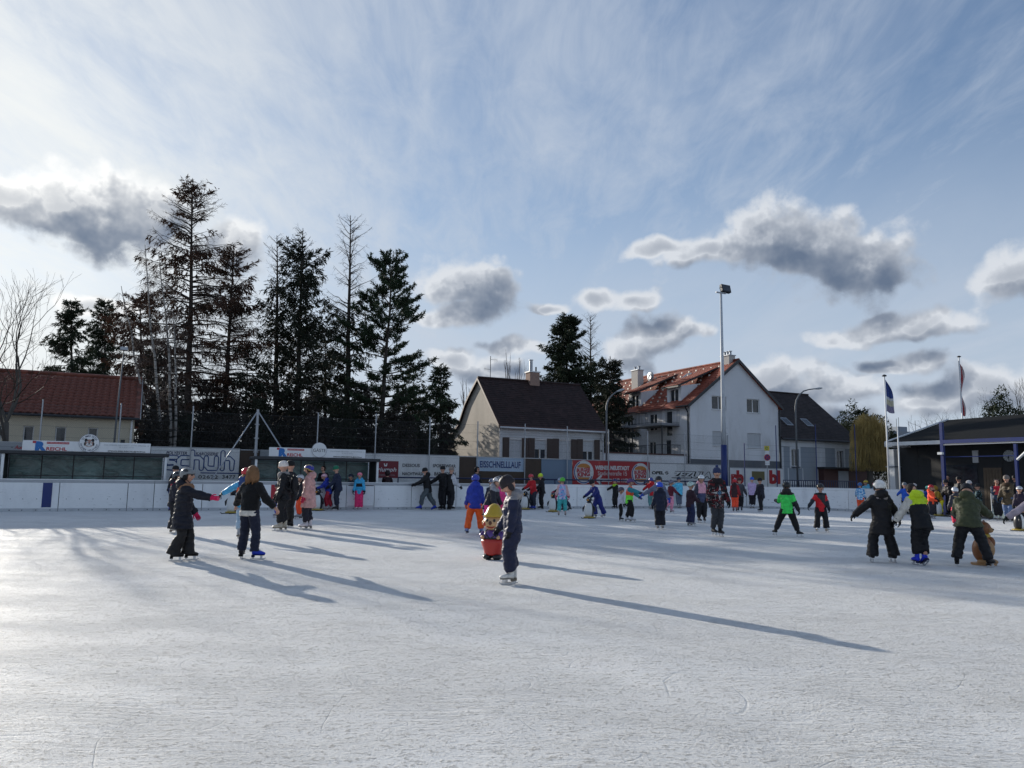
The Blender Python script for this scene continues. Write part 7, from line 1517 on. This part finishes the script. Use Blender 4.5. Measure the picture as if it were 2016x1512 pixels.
person('child in blue jacket, blue helmet and orange trousers seen from behind', 934, 1052, 934, 184, (40, 60, 160), (232, 96, 36), ('helmet', (54, 70, 168), (30, 40, 110)), ((124, 142, 192), True), (200, 90, 60), feet=((-.17, .02, 0, -14), (.19, -.02, 0, 14)), lean=6, hair=(130, 96, 70), flare=.15)
person('child with white helmet, grey hood and pink leggings bending beside the gnome', 960, 1057, 945, 70, (38, 38, 48), (240, 64, 142), ('helmet', (212, 206, 204), (40, 40, 44)), ((190, 188, 190), True), (232, 64, 120), H=1.52, lean=24, armR=(8, 10, 30, 0), zones={'collar': (152, 152, 158), 'hood': (152, 152, 158), 'cuffs': (236, 66, 124)}, hood=True, head=(5, -25))
person('child in bright pink jacket with dark helmet hidden behind the eared hat', 981, 1042, 938, 60, (228, 62, 132), K, ('helmet', (44, 48, 62), (20, 22, 28)), ((180, 180, 184), True), K)
person('child with navy and white helmet behind the white helmeted child', 968, 1030, 944, -20, (36, 40, 58), K, ('helmet', (54, 62, 96), (190, 194, 204)), ((150, 150, 150), True), K)
person('child in red jacket and red helmet holding a penguin by the boards', 1050, 1003.5, 933, -48, (190, 34, 42), (44, 48, 60), ('helmet', (214, 66, 76), (150, 30, 40)), ((52, 72, 176), True), (40, 36, 40), lean=14, armR=(34, 6, 30, 0), armL=(34, 6, 30, 0), head=(18, 0), puff=1.1)
person('child in long black jacket with neon yellow woolly hat', 1067, 1002.5, 933, -84, (24, 25, 28), (24, 24, 28), ('beanie', (206, 232, 62)), ((26, 26, 28), True), K, lean=6, armL=(30, 6, 30, 0), coatlen=.06, hood=True, head=(10, 0), puff=1.08)
person('child with pale blue helmet and black jacket leaning over a penguin', 1112, 1007, 941, -70, (28, 30, 42), (32, 38, 64), ('helmet', (176, 186, 206), (110, 120, 140)), ((60, 60, 66), True), (190, 50, 80), H=1.56, lean=22, armL=(28, 6, 30, 0), armR=(34, 6, 30, 0), feet=((-.06, -.30, .05, 0, 30), (.06, .1, 0)))
person('child in tie dye jacket with green helmet and teal trousers seen from behind', 1107, 1016, 941, 176, (120, 170, 215), (74, 180, 180), ('helmet', (96, 200, 62), (50, 120, 40)), ((196, 176, 170), True), (206, 70, 110), jmat=pattern('tie_dye', [(150, 190, 228), (226, 150, 200), (80, 140, 210), (206, 206, 232)], 9), zones={'arms': (224, 180, 176), 'cuffs': (206, 60, 100)}, feet=((-.12, .02, 0), (.14, -.05, 0)), armR=(10, 16, 10, 0), armL=(10, 16, 10, 0))
person('child in a blue snowsuit with black helmet pushing a penguin', 1177, 1019, 950, -58, (36, 46, 118), (38, 48, 124), ('beanie', (34, 32, 36)), ((206, 200, 196), True), (30, 30, 40), H=1.50, lean=26, armR=(36, 8, 20, 0), armL=(30, 10, 30, 0), head=(22, 0), feet=((-.07, .06, 0), (.08, -.24, .03, 0, 25)), flare=.5)
person('child in black with one arm stretched along the boards', 1212, 1001.5, 944, -55, (24, 25, 28), K, ('helmet', (44, 54, 110), (26, 30, 60)), ((30, 30, 34), True), K, armR=(20, 62, 0, 0), armL=(10, 20, 10, 0), scarf=(170, 220, 60))
person('child in orange, teal and neon green jacket with purple helmet and stretched arm', 1239, 1028, 943, 72, (52, 134, 146), K, ('helmet', (98, 64, 116), (60, 36, 74)), ((204, 204, 208), True), (50, 40, 60), zones={'yoke': (244, 96, 50), 'mid': (240, 92, 50), 'low': (124, 240, 72)}, armR=(72, 6, 0, 0), armL=(40, 30, 10, 0), feet=((-.07, .08, 0), (.08, -.12, 0)))
person('child in white jacket and black trousers behind the neon jacket', 1221, 1026, 962, 80, (206, 204, 214), K, ('helmet', (90, 80, 100)), ((70, 70, 74), True), K, armR=(20, 10, 20, 0))
person('child in red jacket and grey green trousers by the boards under the second burger logo', 1283, 1003, 941, 200, (192, 32, 42), (92, 142, 142), ('helmet', (64, 74, 150), (34, 40, 90)), ((170, 168, 170), True), K, armL=(60, 10, 0, 0), armR=(30, 20, 20, 0))
person('child in grey blue jacket and black helmet with arm held out', 1299, 1034, 938, -25, (108, 114, 134), (32, 34, 44), ('helmet', (28, 28, 34), (16, 16, 20)), ((70, 70, 76), True), (52, 84, 190), armR=(30, 52, 5, 0), armL=(20, 30, 10, 0), lean=8)
person('child in navy with bright blue helmet seen from behind', 1300, 1042, 951, 182, (31, 37, 58), (24, 26, 36), ('helmet', (44, 84, 208), (26, 50, 140)), ((200, 202, 206), True), K, hem=.12, puff=1.12, flare=.5)
person('child in dark red jacket and pink trousers near the boards', 1320, 1010, 946, 110, (100, 32, 48), (228, 146, 170), ('helmet', (120, 120, 140)), ((180, 150, 160), True), K, armR=(30, 35, 10, 0), feet=((-.05, .0, 0), (.06, -.25, .1, 0, 30)))
person('child in pale blue jacket and grey trousers at the boards under ZEZULA', 1338, 1001, 940, 205, (96, 196, 228), (100, 108, 124), ('beanie', (54, 64, 84)), ((190, 190, 194), True), (150, 200, 220), armL=(50, 40, 0, 0))
person('child in maroon jacket with striped white helmet', 1359, 1036, 950, 110, (52, 28, 40), (31, 39, 74), ('helmet', (196, 218, 210), (58, 96, 88)), ((190, 190, 196), True), K, puff=1.1, flare=.4, armR=(20, 10, 30, 0))
person('child facing us in pink and grey blue jacket with white helmet', 1381, 1029.5, 936, 6, (228, 166, 180), (26, 26, 32), ('skihelmet', (224, 228, 230), (170, 176, 180)), ((58, 56, 58), False), (40, 42, 56), zones={'low': (74, 80, 110), 'arms': (60, 60, 76)}, armR=(10, 22, 20, 0), armL=(6, 12, 10, 0), feet=((-.10, .02, 0, 10), (.10, .02, 0, -10)), puff=1.06)
person('bearded man in a red and black patterned knit hoodie with pompom hat', 1412, 1056, 921, 14, (60, 30, 34), (56, 58, 62), ('pom', (48, 58, 92), (66, 76, 116)), ((30, 28, 28), False), K, jmat=nordic(), hem=.09, puff=1.10, scarf=(40, 34, 38), feet=((-.06, -.10, .02), (.05, .06, 0)), armR=(0, 16, 25, -4), armL=(0, 16, 20, -4), head=(0, -25), hair=(60, 44, 34), jk='cloth', tk=.92)
person('child in neon orange trousers and red helmet by the corner of the boards', 1447, 1007, 944, 150, (62, 36, 42), (255, 88, 56), ('helmet', (196, 42, 52), (110, 20, 30)), ((150, 110, 110), True), K, zones={'arms': (150, 34, 44)})
person('child in grey jacket and dark cap beside the neon orange trousers', 1457, 1006, 942, 160, (74, 76, 82), (28, 28, 34), ('beanie', (74, 40, 40)), ((90, 90, 96), True), K, armR=(20, 20, 10, 0))
person('child in lilac jacket and blue hat at the corner of the boards', 1481, 1001, 940, 140, (196, 172, 210), (26, 24, 32), ('beanie', (54, 104, 206)), ((190, 190, 194), True), (190, 180, 200), armR=(40, 10, 30, 0), armL=(40, 20, 20, 0))
person('person in dark quilted jacket and black hat talking to the lilac jacket', 1499, 1008, 942, -70, (34, 36, 48), (24, 24, 30), ('beanie', (24, 24, 27)), ((34, 32, 34), False), K, puff=1.2, quilt=.08, hem=.10, armL=(6, 10, 20, 0), feet=((-.08, -.10, 0), (.08, .10, 0)))
person('child in bright green jacket and black helmet striding away', 1551, 1057, 948, 158, (66, 222, 96), (18, 18, 22), ('helmet', (28, 28, 32), (14, 14, 16)), ((24, 24, 26), False), (28, 28, 32), zones={'collar': (40, 36, 36), 'hood': (40, 36, 36), 'forearms': (36, 38, 42)}, hood=True, feet=((-.26, .06, 0, -55), (.30, -.05, .03, 35)), armR=(-12, 22, 10, 0), armL=(34, 24, 60, 0), crouch=.06, lean=6)
person('child in red and black jacket with black helmet facing us', 1617, 1047.5, 954, -4, (208, 32, 42), (22, 22, 27), ('helmet', (28, 28, 30), (60, 60, 62)), ((204, 204, 204), True), (30, 36, 46), zones={'diag': (54, 52, 54), 'forearms': (42, 48, 56), 'collar': (34, 32, 34)}, armR=(8, 36, 6, 0), armL=(4, 14, 8, 0), feet=((-.13, .0, 0, -8), (.15, .02, 0, 10)), flare=.5, puff=1.06)
person('child in long black coat and white helmet gliding with arms spread', 1740, 1108, 946, 178, (22, 20, 23), (21, 20, 24), ('skihelmet', (224, 222, 218), (44, 44, 48)), ((30, 28, 30), False), (20, 20, 24), coatlen=.16, puff=1.18, hood=True, scarf=(146, 136, 134), armL=(14, 48, 0, 0), armR=(4, 30, 14, 0), feet=((-.20, .0, 0, 10), (.19, .03, 0, -6)), lean=5, flare=.55)
person('child in black and neon yellow jacket bending forward on one blue skate', 1819, 1114, 968, 184, (17, 17, 21), (18, 18, 22), ('none',), (((38, 62, 208), (38, 62, 208)), True), (20, 20, 24), H=1.52, lean=22, head=(48, 0), hood=True, zones={'yokeall': (196, 222, 40), 'armR': (196, 222, 40), 'armL': (192, 188, 180), 'hood': (196, 222, 40)}, armR=(22, 8, 10, 0), armL=(18, 26, 8, 0), feet=((-.03, -.02, .04, 0, 34), (.07, .08, 0)), hair=(40, 30, 26), puff=1.14, hem=.10)
person('person in olive parka bending over the brown bear', 1912, 1116, 985, 150, (66, 70, 46), (24, 24, 28), ('beanie', (34, 34, 38)), ((28, 26, 28), True), (24, 26, 34), H=1.62, lean=36, head=(22, 0), hood=True, coatlen=.04, puff=1.22, armR=(48, 28, 20, 0), armL=(50, 10, 20, 0), feet=((-.28, .06, 0, -30), (.22, -.05, .0)), flare=.2)
person('child in grey lilac jacket with fur hood beside the olive parka', 2046, 1112, 960, 165, (180, 164, 172), (30, 30, 36), ('skihelmet', (210, 210, 212)), (W_, True), (36, 44, 40), armL=(10, 52, 0, 0), armR=(10, 20, 10, 0), scarf=(160, 130, 100), hood=True, puff=1.14, lean=8)
person('child in light blue camouflage jacket and orange trousers at the end boards', 1695, 1010, 951, 150, (120, 180, 220), (244, 92, 50), ('helmet', (44, 96, 160), (26, 60, 110)), ((160, 160, 164), True), K, jmat=pattern('ice_camouflage', [(150, 200, 232), (226, 236, 242), (70, 140, 200)], 12), armL=(45, 15, 10, 0))
person('child with gold helmet behind the end boards', 1708, gya(1708, 17.9), 946, -60, (90, 170, 200), K, ('helmet', (196, 172, 50), (120, 100, 30)), ((60, 60, 60), True), K, group=OUT, z0=0.)
person('child with pink helmet behind the end boards', 1724, gya(1724, 18.1), 951, -30, (70, 120, 160), K, ('helmet', (214, 60, 110), (130, 30, 60)), ((60, 60, 60), True), K, group=OUT, z0=0.)
person('child in bright blue jacket and grey hat leaning on the boards rail', 1784, 1014, 951, 160, (42, 94, 200), (24, 26, 34), ('beanie', (120, 124, 130)), ((34, 34, 38), True), K, lean=8, armL=(55, 20, 10, 0), armR=(30, 10, 40, 0))
person('child with white helmet behind the boards beside the gap', 1803, gya(1803, 17.9), 953, -20, (30, 34, 48), K, ('helmet', (222, 224, 226), (70, 70, 76)), ((60, 60, 60), True), K, zones={'low': (50, 150, 200)}, group=OUT, z0=0.)
person('child in blue bending with cyan and green helmet by the gap', 1815, gya(1815, 18.5), 962, 60, (44, 82, 168), K, ('helmet', (84, 200, 190), (110, 210, 90)), ((60, 60, 60), True), K, H=1.45, lean=35, group=OUT, z0=0.)
person('child in neon orange jacket and red helmet at the gap in the boards', 1834, 1021, 956, 30, (255, 92, 52), (40, 40, 48), ('helmet', (206, 40, 46), (120, 20, 26)), ((150, 150, 150), True), K, armR=(40, 10, 30, 0))
person('child in mustard jacket and yellow trousers at the gap in the boards', 1854, gya(1854, 17.6), 952, -100, (158, 124, 40), (232, 220, 44), ('hood', (150, 118, 40)), ((60, 60, 62), True), K, H=1.42, lean=22, head=(20, 0), puff=1.1, group=OUT, z0=0.)
person('adult in dark jacket bending to a child at the gap in the boards', 1872, gya(1872, 18.6), 944, -80, (34, 28, 30), (28, 30, 44), ('beanie', (28, 28, 34)), ((40, 40, 44), True), K, lean=16, group=OUT, z0=0., puff=1.1)
person('adult in black standing behind the child in red trousers', 1893, gya(1893, 19.6), 938, -70, (22, 22, 25), K, ('beanie', (30, 28, 30)), ((40, 40, 44), True), K, group=OUT, z0=0., puff=1.1)
person('child in grey jacket and red trousers with navy and white helmet seen from behind', 1885, 1040, 961, 172, (58, 58, 68), (206, 34, 70), ('helmet', (204, 208, 214), (38, 46, 84)), ((40, 46, 80), True), K, scarf=(190, 160, 110), puff=1.14, hem=.10)
person('person with white cap and navy jacket with a pale stripe at the gap', 1914, gya(1914, 17.9), 947, -120, (36, 46, 76), K, ('beanie', (222, 216, 210)), ((40, 40, 44), True), K, zones={'mid': (150, 168, 196)}, group=OUT, z0=0.)
person('child in green and black camouflage jacket at the gap', 1930, gya(1930, 17.8), 954, -140, (36, 50, 48), (40, 190, 70), ('beanie', (30, 34, 34)), ((40, 40, 44), True), K, jmat=pattern('dark_camouflage', [(26, 34, 34), (60, 90, 84), (130, 150, 150)], 14), group=OUT, z0=0.)
person('woman with dark curly hair and red and white jacket holding her hands together', 1966, 1024, 944, -22, (44, 62, 84), (30, 30, 36), ('none',), ((206, 204, 200), True), None, zones={'yoke': (204, 40, 60), 'mid': (196, 70, 80)}, hair=(34, 24, 22), extra=('curly',), armR=(40, 8, 70, -10), armL=(40, 8, 70, -10))
person('adult in olive brown coat and pale jeans beside the curly haired woman', 1988, 1027, 936, -60, (78, 66, 48), (92, 112, 150), ('beanie', (120, 110, 104)), ((30, 30, 32), True), K, coatlen=.14, scarf=(70, 56, 44), armL=(40, 8, 50, 0))
person('child with white helmet and purple black jacket beside the olive brown coat', 2012, 1037, 959, -40, (44, 34, 52), K, ('helmet', (220, 222, 224), (120, 124, 130)), ((190, 190, 192), True), K)
person('adult in dark coat standing in front of the pavilion door', 2004, gya(2004, 20.5), 935, -60, (26, 26, 28), K, ('beanie', (34, 32, 32)), ((30, 30, 32), True), K, group=OUT, z0=0.)
person('adult in dark coat standing near the pavilion windows', 1868, gya(1868, 21.5), 936, -20, (24, 22, 24), K, ('none',), ((30, 30, 32), True), None, hair=(40, 30, 26), group=OUT, z0=0.)
person('person with dark hair inside the guest shelter', 635, gyb(635, .62), 917, -30, (30, 30, 36), K, ('none',), ((40, 40, 44), True), K, hair=(36, 28, 24), group=OUT, z0=0.)
person('child with dark helmet in the guest shelter', 690, gyb(690, .62), 934, -40, (34, 36, 48), K, ('helmet', (34, 38, 52), (60, 70, 100)), ((40, 40, 44), True), K, group=OUT, z0=0.)
person('person in dark hood standing before the red Triumph square', 760, gyb(760, .62), 926, 170, (40, 24, 28), K, ('hood', (38, 24, 27)), ((40, 40, 44), True), K, hair=(30, 24, 22), group=OUT, z0=0.)
person('person in black hood behind the boards beside the brown hoarding', 936, gyb(936, .62), 918, 60, (22, 22, 25), K, ('hood', (22, 22, 25)), ((40, 40, 44), True), K, group=OUT, z0=0., puff=1.1)
build_people()
# backpack of the adult with the white hat
p = gnd(556, 1045, .012); bp = empty('backpack', 'black backpack worn by the adult with the white woolly hat', 'backpack', p + np.array([.26, .02, 1.02]), rad(-72))
q = MB(); ring_tube(q, [((0, 0, 0), (.13, 0, 0), (0, .07, 0)), ((0, 0, .08), (.17, 0, 0), (0, .11, 0)), ((0, 0, .28), (.165, 0, 0), (0, .10, 0)), ((0, -.01, .40), (.13, 0, 0), (0, .07, 0)), ((0, -.02, .45), (.05, 0, 0), (0, .03, 0))], 14); q.out('bag', fab((26, 26, 30), 'nylon'), bp, True)
q = MB(); ring_tube(q, [((0, .10, .05), (.10, 0, 0), (0, .03, 0)), ((0, .115, .12), (.11, 0, 0), (0, .04, 0)), ((0, .10, .20), (.09, 0, 0), (0, .025, 0))], 12); q.out('pocket', fab((34, 34, 40), 'nylon'), bp, True)
for s in (-1, 1): MB().tube([(s * .10, -.06, .42), (s * .12, -.20, .45), (s * .13, -.33, .32), (s * .13, -.28, .12), (s * .13, -.08, .06)], .022, 6).out('strap', fab((20, 20, 22), 'cloth'), bp)
